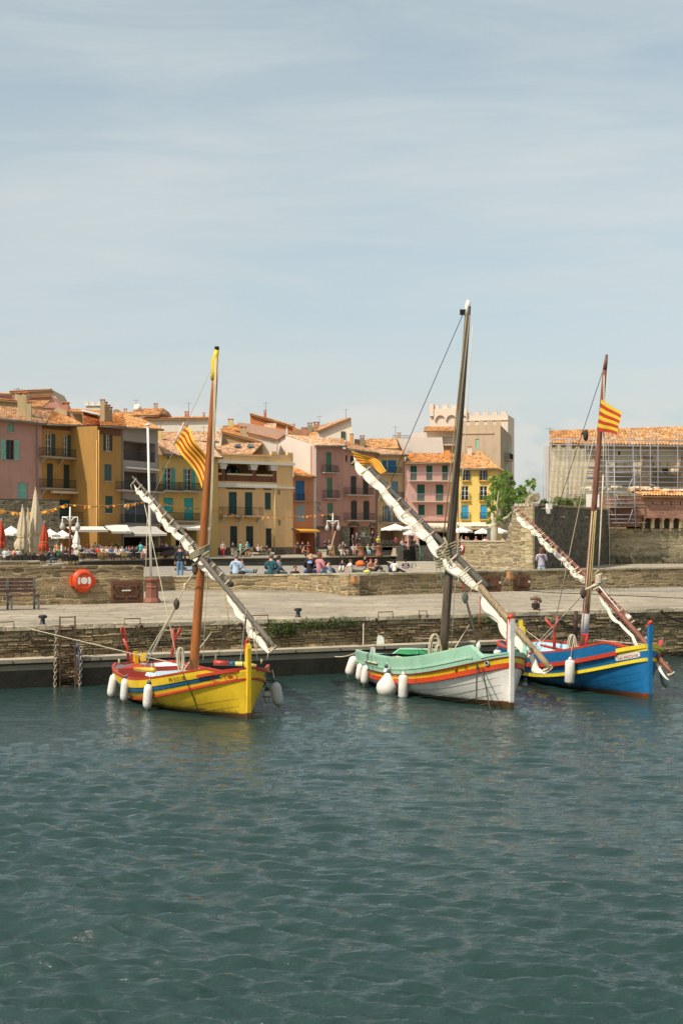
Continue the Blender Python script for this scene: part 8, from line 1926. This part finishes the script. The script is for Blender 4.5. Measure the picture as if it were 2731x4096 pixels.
def person(px,py,Y,pose,face,top,bot,hair,label,grp=None,skin='l',sleeve='shirt',legs='trousers',hairk='hair',z=None,scale=1.0,shoe='3a3630',extra=None,bare=False):
    """face: degrees, 0 looks at the camera, + turns to the viewer's right"""
    p=P(px,py,Y); 
    if z is not None: p.z=z
    b_=mesh_for(pose,'body'); o=bpy.data.objects.new('person',b_); COL.objects.link(o)
    o.matrix_world=Matrix.Translation(p)@Matrix.Rotation(R(face),4,'Z')@Matrix.Scale(scale,4); tag(o,label,'person',grp)
    setmat(o,paint(SK[skin],.6,.1,6,.002))
    parts=[]
    if not bare: parts.append((sleeve,cm(top),'shirt' if sleeve=='shirt' else 'short_sleeved_top'))
    parts+= [(legs,cm(bot),legs),('shoes',cm(shoe),'shoes')]
    if hair: parts.append((hairk,cm(hair),'hair' if hairk.startswith('hair') else 'hat'))
    if abs(face)<100: parts.append(('eyes',M_dark,'face_features'))
    for k,m,nm in parts:
        c=bpy.data.objects.new(nm,mesh_for(pose,k)); COL.objects.link(c); c.parent=o; setmat(c,m)
    if extra: extra(o,p)
    return o
def addpart(o,b,name,mat):      # geometry given in the person's own space
    me=b.build(name,mat); m=me.data; m.transform(Matrix.Translation(me.location)); me.location=(0,0,0); me.parent=o; return me
def backpack(col,y=.16,h=.0,base=.0,strap='8c7c80'):
    def f_(o,p):
        z=base; b=MB(); b.box((0,y,z+.36),.13,.07,.20); b.box((0,y+.07,z+.28),.10,.03,.10); x=addpart(o,b,'backpack',cm(col))
        b=MB(); 
        for s in(-1,1): b.tube([(s*.09,y-.03,z+.54),(s*.11,y-.12,z+.62),(s*.12,y-.28,z+.56),(s*.13,y-.30,z+.36)],.018,5)
        addpart(o,b,'strap',cm(strap))
    return f_
def chair(px,py,Y,face,col,label,grp,kind='wicker',z=None):
    p=P(px,py,Y); p.z=ZP if z is None else z
    if kind not in CH:
        t=thing('cafe_chair',label,'chair',(0,0,0),grp); b=MB(); b.box((0,0,.43),.24,.23,.035); b.build('seat',M_dark,t)
        b=MB(); 
        for i in range(7):
            a=R(-80+160*i/6); b.bar((.27*math.sin(a),.05+.24*math.cos(a)*.9,.44),(.31*math.sin(a),.06+.28*math.cos(a),.9-.2*abs(math.sin(a))),.09,.03)
        b.tube([(.31*math.sin(a),.06+.28*math.cos(a),.9-.2*abs(math.sin(a))) for a in [R(-85+170*i/12) for i in range(13)]],.022,5); b.build('backrest',M_dark,t)
        for sx in(-1,1):
            for sy in(-1,1): b=MB(); b.tube([(sx*.21,sy*.2,.42),(sx*.23,sy*.22,0)],.02,5); b.build('leg',M_dark,t)
        CH[kind]=t; o=t
    else: o=copy_tree(CH[kind],(0,0,0),label=label,group=grp)
    o['label']=label; o.matrix_world=Matrix.Translation(p)@Matrix.Rotation(R(face),4,'Z')
    for c in o.children: setmat(c,cm(col if not c.name.startswith('leg') else ('a08c50' if col=='1c1a16' and kind=='wicker' else col)))
    return o
CH={}
def table(px,py,Y,label,grp='cafe tables on the left terrace',z=None,w=.38):
    p=P(px,py,Y); p.z=ZP if z is None else z; t=thing('cafe_table',label,'table',p,grp); b=MB(); b.box(p+V((0,0,.73)),w,.38,.02); b.build('table_top',paint('b8ac98',.6,.1,2,0),t)
    for sx in(-1,1):
        for sy in(-1,1): b=MB(); b.bar(p+V((sx*(w-.05),sy*.32,.71)),p+V((sx*(w-.05),sy*.32,0)),.04,.04); b.build('leg',paint('2c2620',.6,.1,2,0),t)
    rnd=random.Random(int(px)); b=MB(); b.lathe(p+V((.1,0,.75)),[(.035,0),(.03,.12)],8,0); b.lathe(p+V((-.12,.1,.75)),[(.03,0),(.035,.14)],8,1)
    tag(b.build('drinking_glasses',[glass('8c6c2c'),paint('c8c0b0',.4,.1,2,0)]),'two glasses standing on the '+label,'glasses','drinks on the cafe tables'); return t
gT='people sitting on the cafe terrace at the left'
W_='c8c0b4'
# seated on the long walls and beach (largest figures)
zw=2.10
o=person(943,2298,57.2,'ground_cross',168,'9cb0c4','403c40','6c6660','elderly person in a pale blue jacket sitting with their back to us, grey hair',z=2.03,scale=1.02)
def w_(o,p):
    b=MB(); b.tube([(-.10,.118,.50),(0,.13,.53),(.09,.118,.52)],.012,4); b.tube([(-.07,.125,.47),(0,.13,.48),(.05,.125,.47)],.008,4); addpart(o,b,'back_print',M_dark)
w_(o,None)
def bagstrap(o,p):
    b=MB(); b.tube([(.12,.02,.62),(.05,.14,.45),(-.08,.145,.28),(-.16,.06,.16)],.014,5); addpart(o,b,'bag_strap',cm('2c2c28')); b=MB(); b.box((-.2,.04,.14),.08,.10,.09); addpart(o,b,'shoulder_bag',cm('3a4440'))
person(1083,2298,57.2,'ground_cross',172,'1c5058','2c4450','5c5248','person in a dark teal fleece with a shoulder strap sitting with their back to us',z=2.03,scale=1.04,extra=bagstrap)
person(1108,2290,58.6,'ground_cross',120,'54606c','2c3038','2c2420','dark haired person beyond the teal fleece, hand raised to their face',z=1.98,skin='m')
def emblem(o,p):
    b=MB(); c=V((-.04,.135,.47)); b.lathe(c,[(.085,0),(.085,.008)],20,0,(-.1,1,.15),sx=.9); addpart(o,b,'round_emblem',paint('2464b0',.7,.05,3,0))
    M_=paint('e8e4e0',.7,.05,3,0); t_=text('NASA',(.055,.150,.445),(-1,0,0),(0,0,1),.062,M_,'lettering',None,thick=.001,bold=.004); t_.parent=o
    b=MB(); b.tube([(-.13,.146,.52),(-.04,.155,.47),(.04,.15,.41)],.005,4); addpart(o,b,'emblem_swoosh',paint('c83a30',.7,.05,3,0))
person(1240,2296,57.5,'ground_cross',165,'1c1a1c','1c4a90',None,'bald person in a black hoodie with a round blue emblem on the back',z=2.06,skin='t',scale=1.12,extra=emblem)
def purse(o,p): b=MB(); b.tube([(.1,.0,.60),(.02,.13,.4),(-.14,.12,.18)],.012,5); b.tube([(.12,.02,.58),(.07,.13,.36),(-.06,.14,.14)],.012,5); addpart(o,b,'bag_strap',cm('d0a0a8')); 
person(1280,2297,57.3,'ground_side',125,'b87880','5a88a0','6c4028','auburn haired person in a pink and black jacket with legs stretched along the wall',z=2.07,scale=1.08,hairk='hair_long',extra=purse,shoe='e0dcd8')
person(1178,2294,58,'ground_cross',20,'3a342c','2c2824','6c4c2c','child in a dark brown T-shirt looking down at their hands',z=1.70,sleeve='tee',scale=.86)
person(1302,2268,72,'ground_upb',70,'2c3840','2c3038','1c1814','dark haired teenager in a dark teal jacket behind the pink jacketed person',z=beach_z(72)+.1)
person(1322,2278,70,'ground_back',50,'8ca0b0','3a4450','1c1814','teenager in a light denim jacket leaning on one hand',z=beach_z(70)+.08)
person(720,2303,70,'stand',178,'1a2838','5c7c98','6c5440','man in navy sweater and blue jeans standing, back turned, left of the brown mast',z=1.50)
person(2165,2370,60.2,'phone',170,'a49aa4','90a8b4','6c4428','woman in a pale grey hoodie with auburn hair in front of the dark wall',z=1.46,hairk='hair_long',scale=1.0,extra=lambda o,p:addpart(o,MB().tube([(-.1,.1,1.43),(0,.15,1.36),(.1,.1,1.43)],[.03,.05,.03],8),'hood',cm('a49aa4')))
B_=lambda px,py:(px,py,(HC-0.75)*F/(py-YH))
def beachY(py):
    Y=90
    for _ in range(20): Y=(HC-beach_z(Y))*F/(py-YH)
    return Y
beach=[(975,2293,'ground_back',60,'b8b0b4','4a7080','6a4030','person lounging with a pale top left of the pale blue jacket','t'),(750,2283,'lie',-80,'7c98b4','2c3c50','4a3c30','person in a light blue shirt lying on the pebbles behind the mast','shirt'),
 (1160,2260,'ground_up',60,'2c2820','2c2820','3c2c20','distant person in black crouched against the sea wall, left one','shirt'),(1210,2262,'ground_up',10,'e0d8d0','c04030','2c201a','small distant person in a white top and red shorts by the sea wall','t'),
 (1370,2288,'ground_up',-10,'2c2822','ccc4b8','2c1c14','long haired person in a black top with white trousers on the beach','shirt'),(1410,2290,'ground_back',110,'d8d0c4','5c6058','5c3c28','person in a white T-shirt leaning back, legs to the right','t'),
 (1480,2286,'ground_cross',30,'c08060','3c2c28','b83c48','sunbather in a red cap leaning forward','t'),(1500,2287,'ground_up',60,'8a7058','2c2824','8a7c64','sunbather in a straw coloured hat beside the red cap','t'),
 (1562,2289,'ground_cross',150,'1c2844','2c2824','1a1412','dark haired man in a navy T-shirt beside the woman in white','t'),(1577,2290,'ground_cross',175,'dcd4c8','2c2824','1a1412','dark long haired woman in a white blouse with her back to us','shirt'),
 (1622,2289,'ground_cross',178,'201c20','2c2824','1a1412','young man in a black T-shirt carrying a grey backpack','t'),(1655,2287,'lie',80,'d8ccc0','b89880','5c4030','pale sunbather lying down right of the grey backpack','t'),
 ]
for px,py,pose,fc,tp,bt_,hr,lb,sl in beach:
    Y=beachY(py); o=person(px,py,Y,pose,fc,tp,bt_,hr,lb,'people sitting on the pebble beach',sleeve='tee' if sl=='t' else 'shirt',hairk='hair_long' if 'long haired' in lb else ('cap' if 'cap' in lb or 'hat' in lb else 'hair'),z=beach_z(Y),scale=1.02,extra=backpack('8a7c84') if 'backpack' in lb else None)
p=person(1455,2262,127,'sit_lean',40,'1c2430','1c2c40','c03a28','person in a red woollen hat sitting on the concrete ledge',z=1.02-.42,hairk='hat')
b=MB(); b.lathe(P(1443,2266,127),[(.3,0),(.5,.15),(.5,.3),(.3,.5),(.1,.55)],10,0,sy=.7); tag(b.build('bag',paint('d8641c',.7,.1,3,0)),'bright orange bag on the concrete ledge beside the red hat','bag')
b=MB(); b.lathe(P(1468,2292,80),[(.2,0),(.25,.08),(.1,.18)],8,0); tag(b.build('bag',paint('c0bc58',.8,.1,3,0)),'yellowish bag on the pebbles left of the sunbather in the red cap','bag')
# plaza strollers
pz=[(892,2227,'walk',10,'b8a898','b01c20','a09890','walker in a beige jacket and bright red trousers','shirt','trousers'),(931,2227,'fold',150,'2c3440','b8a8a0','4a4440','person in a dark jacket and pale trousers seen from behind','shirt','trousers'),(961,2228,'reach',120,'5cc0a8','c89478','3c2820','cyclist in a mint top holding a bicycle','t','shorts'),(989,2228,'walk',-130,'b8b0a0','4a4438','a8a098','walker with a white cap and a bright blue backpack','t','shorts'),
 (1110,2218,'stand',0,'1c1c20','1c1c20','8a7868','person all in black standing at the corner of the mustard yellow house','shirt','trousers'),(1267,2212,'fold',60,'2c4448','1c2430','c8c0b4','person in a denim jacket and white cap carrying something pink','shirt','trousers'),(681,2208,'phone',70,'1c2430','3c342c','2c4058','man in a dark jacket and blue cap near the cannon','shirt','trousers'),
 (1190,2207,'hip',20,'4c4448','201c1c','3c2c24','person in grey inside the narrow orange shop, left','t','trousers'),(1210,2207,'stand',-20,'2c2824','2c2824','3c2c24','person in black inside the narrow orange shop','t','trousers'),(1232,2206,'fold',30,'241c20','b83c28','2c201a','person in black holding an orange bag at the orange shop door','t','shorts'),
 (1512,2200,'fold',10,'d4c43c','2c2820','d8d0c4','person in a bright yellow jacket and white cap','shirt','shorts'),(1427,2184,'stand',-100,'5c7088','2c3038','5c3c30','person in a blue shirt standing before the stone arch','shirt','trousers'),(1437,2203,'reach',180,'2c2420','6c6448','3c2c24','person in a black T-shirt and khaki shorts with hanging arms','t','shorts'),(1410,2196,'hip',90,'2c2624','3c3c40','8c7c64','person in black with a hand on the hip by the stone arch','t','trousers'),(1489,2178,'stand',20,'201c1c','201c1c','b83c30','person in black with reddish hair by the stone arch','shirt','trousers'),
 (1372,2228,'walk',-120,'6c6454','c8b8a8','a08c78','person in a grey brown jacket and white trousers, one leg bent','shirt','trousers')]
for px,py,pose,fc,tp,bt_,hr,lb,sl,lg in pz:
    up=px>1400 and py<2215; zg=ZU if up else ZP
    Y=min((HC-zg)*F/(py-YH),185) if not up else 172
    if up: Y=172; z=P(0,py,Y).z
    else: z=ZP
    if 'inside' in lb or 'orange shop' in lb: Y=175.5;z=ZP
    person(px,py,Y,pose,fc,tp,bt_,hr,lb,'people standing on the plaza',sleeve='tee' if sl=='t' else 'shirt',legs=lg,z=z,scale=1.0,hairk='cap' if 'cap' in lb else 'hair',extra=backpack('2088b0',base=.92) if 'blue backpack' in lb else None)
# people on the dark retaining walls
seat=[(1359,2193,'sit',30,'7c7464','c4b8a4','a89484','man in an olive jacket sitting with hand at his mouth on the plaza wall',163,1.98),(1380,2193,'sit_face',40,'1c2838','3a4c68','9c7c64','man in navy with blue shorts sitting beside the olive jacket',163,1.98),(1412,2205,'sit',15,'b8c4d0','4c4c34','8c7c64','man in a pale blue shirt and olive shorts on the plaza wall',161,1.98),(1425,2205,'sit',30,'c4a890','3c3c30','8c5c3c','woman in a sleeveless pale top beside the pale blue shirt',161,1.98),
 (1471,2203,'sit_face',20,'7cc088','8cb4bc','a87c64','person in a light green shirt and pale jeans on the plaza wall',161.5,1.98),(1492,2205,'sit',15,'9c9080','2c3444','a8988c','man in a taupe T-shirt and dark jeans with folded arms on the wall',161.5,2.0),(1608,2190,'sit',30,'c8b4a4','2c4058','6c4c34','person in a cream top and jeans with legs hanging over the steps wall',160.5,2.56),(1621,2189,'sit',40,'8c1c28','a07c64','a88450','person in a dark red shirt with bare legs hanging over the steps wall',160.8,2.58),(1656,2186,'sit_face',60,'2c2c30','1c1c20','b08870','person in black drinking on the steps wall',162,2.62),
 (1212-3,2204,'sit_lean',60,'c08868','4c3c30','6c4c34','shirtless man sitting on the plaza edge left of the black hoodie',158,ZP+.3),(1034,2215,'sit_back',30,'c8b8b8','2c3038','b8a89c','person in a pink striped top reclining on the bench',162,1.9),(1050,2216,'sit_back',50,'8c7434','2c3038','6c5438','person in a mustard top reclining on the bench',162,1.9),(1062,2217,'sit_lean',80,'1c3440','2c3c50','2c201a','person in dark blue bending at the end of the bench',162,1.9),(1299,2190,'sit',0,'3c1c1c','201c1c','8c5c4c','person in maroon sitting in the dark shop doorway',169.5,2.42),(1316,2192,'sit_lean',10,'201c1c','ccc4bc','a8987c','fair haired person in black with white trousers in front of the dark shop',169.0,2.42)]
for px,py,pose,fc,tp,bt_,hr,lb,Y,zs_ in seat: person(px,py,Y,pose,fc,tp,bt_,hr,lb,'people sitting on the plaza walls',sleeve='tee' if 'T-shirt' in lb or 'shirt' in lb or 'top' in lb else 'shirt',legs='shorts' if 'shorts' in lb or 'bare legs' in lb else 'trousers',z=zs_-.45,bare='shirtless' in lb)
b=MB(); b.box((P(1048,0,162).x,162.3,1.78),1.4,.35,.1); b.box((P(1048,0,162).x-1.1,162.3,1.55),.1,.3,.13); b.box((P(1048,0,162).x+1.1,162.3,1.55),.1,.3,.13); tag(b.build('stone_bench',M_conc),'pale stone bench under the reclining people by the mustard yellow house','bench')
# bicycle
p=V((P(966,0,158).x,157.6,ZP)); t=thing('bicycle','pale green bicycle held by the cyclist in the mint top','bicycle',p)
for dx in(-.75,.75):
    b=MB(); b.tube([p+V((dx+.42*math.cos(a),0,.42+.42*math.sin(a))) for a in [2*PI*k/20 for k in range(21)]],.035,6,cap=False)
    for k in range(8): a=PI*k/4; b.tube([p+V((dx,0,.42)),p+V((dx+.4*math.cos(a),0,.42+.4*math.sin(a)))],.006,3)
    b.build('wheel',M_dark,t)
b=MB(); q1,q2,q3,q4=p+V((-.75,0,.42)),p+V((-.1,0,.38)),p+V((-.25,0,.95)),p+V((.5,0,.92)); 
for a,c in ((q1,q2),(q1,q3),(q2,q3),(q3,q4),(q2,q4),(q4,p+V((.75,0,.42)))): b.tube([a,c],.03,6)
b.build('frame',gloss('8cc8a4'),t); b=MB(); b.tube([q4,q4+V((-.05,0,.18)),q4+V((-.1,.25,.2))],.018,5); b.tube([q4+V((-.05,0,.18)),q4+V((-.1,-.25,.2))],.018,5); b.build('handlebar',M_dark,t); b=MB(); b.box(q3+V((0,0,.1)),.13,.06,.03); b.build('saddle',M_dark,t)
# left terrace crowd
crowd=[(19,2192,'sit',160,'b8c4d0','3c3428','8c6844','person in a pale shirt with straw blond hair at the nearest left table',115),(55,2195,'sit',150,'c08c6c','3c3428','2c1c18','sunburnt person in a strappy top with dark hair at the nearest left table',116),(73,2195,'sit',-160,'d0ccc4','3c3428','3c2418','person in white with a brown ponytail at the nearest left table',117),(72,2170,'walk',30,'4c4c58','3c3428','d8d4cc','person in grey wearing a white cap walking behind the left tables',130),
 (150,2200,'sit',150,'c0b0b0','2c2824','2c201a','person in a pale pink top between the beige and the red closed parasols',119),(158,2200,'sit',-20,'b83c28','2c2824','3c2420','person in orange red wearing sunglasses by the closed red parasol',118),(195,2200,'sit',-70,'2c5058','2c2824','1c1814','man in a teal shirt with sunglasses in profile',117),(215,2196,'sit_face',30,'5c5c58','2c2824','6c5438','person with hand at the face just right of the teal shirt',120),(236,2196,'sit',-40,'1c5c3c','2c2824','7c5c3c','person in a green checked shirt',119),(228,2180,'stand',20,'c08c48','2c2824','2c6ca0','waiter in tan with a blue cap under the white parasols',131),(247,2180,'walk',-60,'d0ccc8','2c2824','3c2820','person in a white shirt turning away under the white parasols',131),(288,2200,'sit',60,'c4b0ac','2c2824','2c1c18','dark haired person in pale pink near the small closed white parasol',122),(304,2201,'sit',-30,'cfc4b4','2c2824','9c7c4c','blond person in sunglasses beside the small closed white parasol',121),
 (204,2262,'sit_lean',-75,'1c2028','1c2028','c0bcb4','white haired man in a black coat on the low wall, farther one',109),(226,2264,'sit_lean',-70,'20242c','2c4454','b8b0a4','grey haired person in a black coat and jeans, nearer one, hand raised',107.5),
 (324,2236,'sit',40,'2c4c60','3c3830','3c2c20','person in steel blue left of the white T-shirt man',135),(349,2236,'sit_back',20,'c8ccd0','5c707c','a8643c','large man in a white T-shirt leaning back',134),(350,2228,'stand',0,'a05c48','3c3830','a08458','person in a rust top standing behind the white T-shirt man',142),(392,2236,'sit_back',10,'c8341c','2c3848','2c2420','person in a bright red jacket with a pink scarf',134),(380,2226,'stand',-20,'b0a8a4','3c3830','3c2420','person in grey standing behind the red jacket',142),(397,2224,'stand',0,'9cacbc','3c3830','5c4434','man in a light blue shirt and dark straps standing',142),(412,2236,'sit',60,'c4bcb4','4c2c30','7c603c','person in cream beside the red jacket, turned right',136),(427,2236,'sit',-40,'d0c4b8','8c2c34','b89c6c','blond person in white with a red skirt',135),(444,2236,'sit',30,'5c80b0','3c3830','9c8c7c','person in a mid blue shirt at the middle table',136),(449,2222,'stand',-10,'5c5040','3c3830','b08468','bald waiter in olive brown in front of the ochre wall',142),(455,2230,'sit_lean',0,'1c1a1c','3c3830','4c3828','person in black bending over the middle table',138),(468,2236,'sit_back',40,'bcaca8','a89880','8c5c44','person in a pale checked shirt and beige trousers',134.5),(493,2236,'sit_back',60,'d4ccc4','44708c','9c7848','blond person in a white top and blue jeans, legs out to the right',134),
 (506,2228,'sit',20,'3c7498','3c3830','4c3828','person in a turquoise blue vest with sunglasses on the head',139),(516,2228,'sit',-10,'a87860','3c3830','6c4c34','person in dusty pink right of the blue vest',141),(548,2222,'sit',-20,'1c2838','3c3830','8c5c3c','person in navy left of the bright turquoise hoodie',138),(562,2224,'fold',160,'3cb4b4','4c6478','3c2c24','person in a bright turquoise hoodie with their back to us',138),(580,2222,'sit_face',-30,'d0c8c8','b0785c','a86c50','man in a white polo with a hand to his ear',136.5),(540,2232,'sit',20,'a09890','3c3830','4c3c30','person in grey at the table under the grey awning',143),(523,2230,'sit',0,'c09c8c','3c3830','8c6444','person in beige at the back table under the grey awning',144)]
more=[(8,2188,'stand',20,'3c3438','2c2824','3c2c24','person in dark plum standing by the left frame edge behind the tables',133),(35,2190,'sit',0,'a8a098','2c2824','2c201a','person in light grey facing us at the leftmost table',118),(100,2186,'stand',-20,'6c3c34','2c2824','5c4030','person in brick brown standing behind the broad beige parasol',133),(262,2190,'sit',20,'3c3c44','2c2824','a88c60','fair person in charcoal between the green shirt and the white parasol',127),(275,2190,'sit',-20,'9c4c3c','2c2824','3c2c20','person in terracotta behind the pale pink dark haired one',128),
 (312,2228,'sit',10,'d0ccc8','2c2824','5c4030','person in white in the row behind the steel blue one',138),(336,2228,'sit',-10,'34404c','2c2824','2c201a','person in slate at the back left of the white T-shirt man',139),(365,2228,'sit',20,'b88c84','2c2824','8c7050','person in rose between the white T-shirt and the red jacket',139),(373,2236,'sit',0,'4c5864','2c3848','2c2420','person in blue grey right beside the white T-shirt man',135),(386,2228,'sit',-30,'2c2c30','2c2824','4c3828','person in black behind the red jacket',139),(404,2228,'sit',10,'d4d0c4','2c2824','a8a090','white haired person in ivory in the second row',139),(420,2228,'sit',0,'6c7c8c','2c2824','3c2c24','person in denim blue in the second row behind the cream one',139),(436,2228,'sit',25,'a83c34','2c2824','2c201a','person in dark red in the second row near the bald waiter',139),(462,2228,'sit',-15,'2c4434','2c2824','5c4434','person in bottle green beside the potted plant',139),(481,2236,'sit',0,'8c94a0','2c2824','3c2c20','person in steel grey between the checked shirt and the blond one in jeans',136),(488,2228,'sit',15,'dcd4cc','2c2824','2c1c18','dark haired person in bright white in the second row',140),
 (530,2228,'sit',30,'4c3c50','2c2824','6c4c34','person in aubergine left of the one in navy',139.5),(572,2228,'sit',10,'383c40','2c2824','8c7c6c','person in dark grey behind the white polo',140.5),(594,2226,'stand',-30,'5c4c40','2c2824','2c201a','person in brown standing behind the flagpole',144),(612,2222,'walk',60,'a0a4a8','2c3040','4c3c30','passer by in light grey right of the flagpole',147),(648,2216,'stand',10,'70383c','2c2824','2c201a','person in wine red near the cannon',151),(664,2214,'fold',-20,'b8b0a0','3c3830','8c7c60','person in sand colours left of the blue capped man',152)]
crowd+=more
for px,py,pose,fc,tp,bt_,hr,lb,Y in crowd: person(px,py,Y,pose,fc,tp,bt_,hr,lb,gT,sleeve='tee' if 'T-shirt' in lb or 'top' in lb or 'vest' in lb or 'polo' in lb else 'shirt',z=ZP,hairk='cap' if 'cap' in lb else ('hair_long' if 'blond person' in lb or 'ponytail' in lb else 'hair'),legs='shorts' if 'polo' in lb else 'trousers')
# chairs and tables of the left terrace
gC='dark wicker cafe chairs on the left terrace'
for i,(px,Y,fc,lb) in enumerate([(60,110,-170,'nearest the left edge'),(82,108,160,'second from the left in the dark row'),(105,108,175,'third in the dark row'),(124,107,-175,'fourth in the dark row below the tall beige parasol'),(143,107.5,170,'fifth in the dark row left of the red parasol'),(168,106,-165,'with yellow legs beside the white haired man'),(262,106,170,'in the black stack right of the grey haired person'),(284,106,-170,'in the black stack, second one'),(300,106.5,175,'in the black stack, third one'),(272,108,180,'behind the black stack')]):
    chair(px,2250,Y,fc,'1c1a16','black wicker cafe chair '+lb,gC)
gC2='pale wicker cafe chairs'
for px,Y,fc,lb in [(316,131,150,'left of the steel blue person'),(405,131,160,'in front of the red jacket'),(420,131.5,-170,'right of the red jacket'),(500,132,160,'beside the blond person with jeans')]: chair(px,2240,Y,fc,'8c7440','pale wicker cafe chair '+lb,gC2)
for px,Y,fc,lb in [(530,136,170,'left of the turquoise hoodie'),(545,137,180,'in front of the turquoise hoodie'),(537,135,-160,'nearest the edge under the grey awning')]: chair(px,2240,Y,fc,'24201c','black cafe chair '+lb,gC2)
gC3='folding chairs at the cream house cafe'
for i,px in enumerate((1533,1549,1567,1585)): chair(px,2188,166+i*.3,170,'4c443c',['leftmost','second','third','rightmost'][i]+' of the four chairs outside the cream house cafe',gC3,z=ZU)
for px,Y,lb in [(18,112,'pale cafe table with glasses cut by the left frame edge'),(340,132.5,'small table before the white T-shirt man'),(432,132.5,'small table right of the red jacket'),(470,132.5,'small table before the checked shirt'),(512,133,'small table right of the blond person with jeans'),(560,134.5,'dark table before the turquoise hoodie')]: table(px,2240,Y,lb)
# restaurant guests seen over the wall at the right
for i,(px,tp,hr,lb) in enumerate([(1820,'c0604c','9c6c50','in coral at the left end of the raised restaurant'),(1845,'c0c8d0','8c5c40','in pale blue beside the coral shirt'),(1863,'2c3440','b87c38','with orange blond hair in navy'),(1872,'3c3430','2c1c14','dark haired in brown next to the orange blond one'),(1903,'c4584c','b0b0a8','in red with white hair'),(1938,'d8d0c8','3c2c24','in white left of the umbrella pole'),(1948,'c87058','b87850','in salmon'),(1966,'5c5c60','3c2c24','in dark grey near the signboard'),(2010,'c4a48c','5c4434','in beige at the right end of the raised restaurant')]):
    person(px,2163,128+i*.4,'sit',20-i*9,tp,'3c3830',hr,'restaurant guest '+lb,'guests of the raised restaurant',z=2.38)
b=MB(); p_=P(1965,2135,140); b.box(p_,.45,.03,.55); tag(b.build('menu_board',paint('5c6460',.7,.1,2,0)),'grey menu board standing at the raised restaurant','menu board')
person(1583,2190,168,'sit',0,'b01c3c','201c1c','2c1c18','person in crimson sitting inside the cream house cafe','guests of the raised restaurant',z=ZU)
person(1648,2188,166,'phone',40,'28242a','201c1c','2c1c18','standing person in dark clothes behind the steps wall','people standing on the plaza',z=ZU); person(1640,2188,167,'fold',-30,'3c3438','201c1c','3c2c24','second standing person in dark clothes behind the steps wall','people standing on the plaza',z=ZU)
shrub('bright green potted plant in front of the ochre cafe wall',455,478,2170,2192,141,L_pot,14,.05,grp=None,name='potted_plant',dens=40,cat='plant')
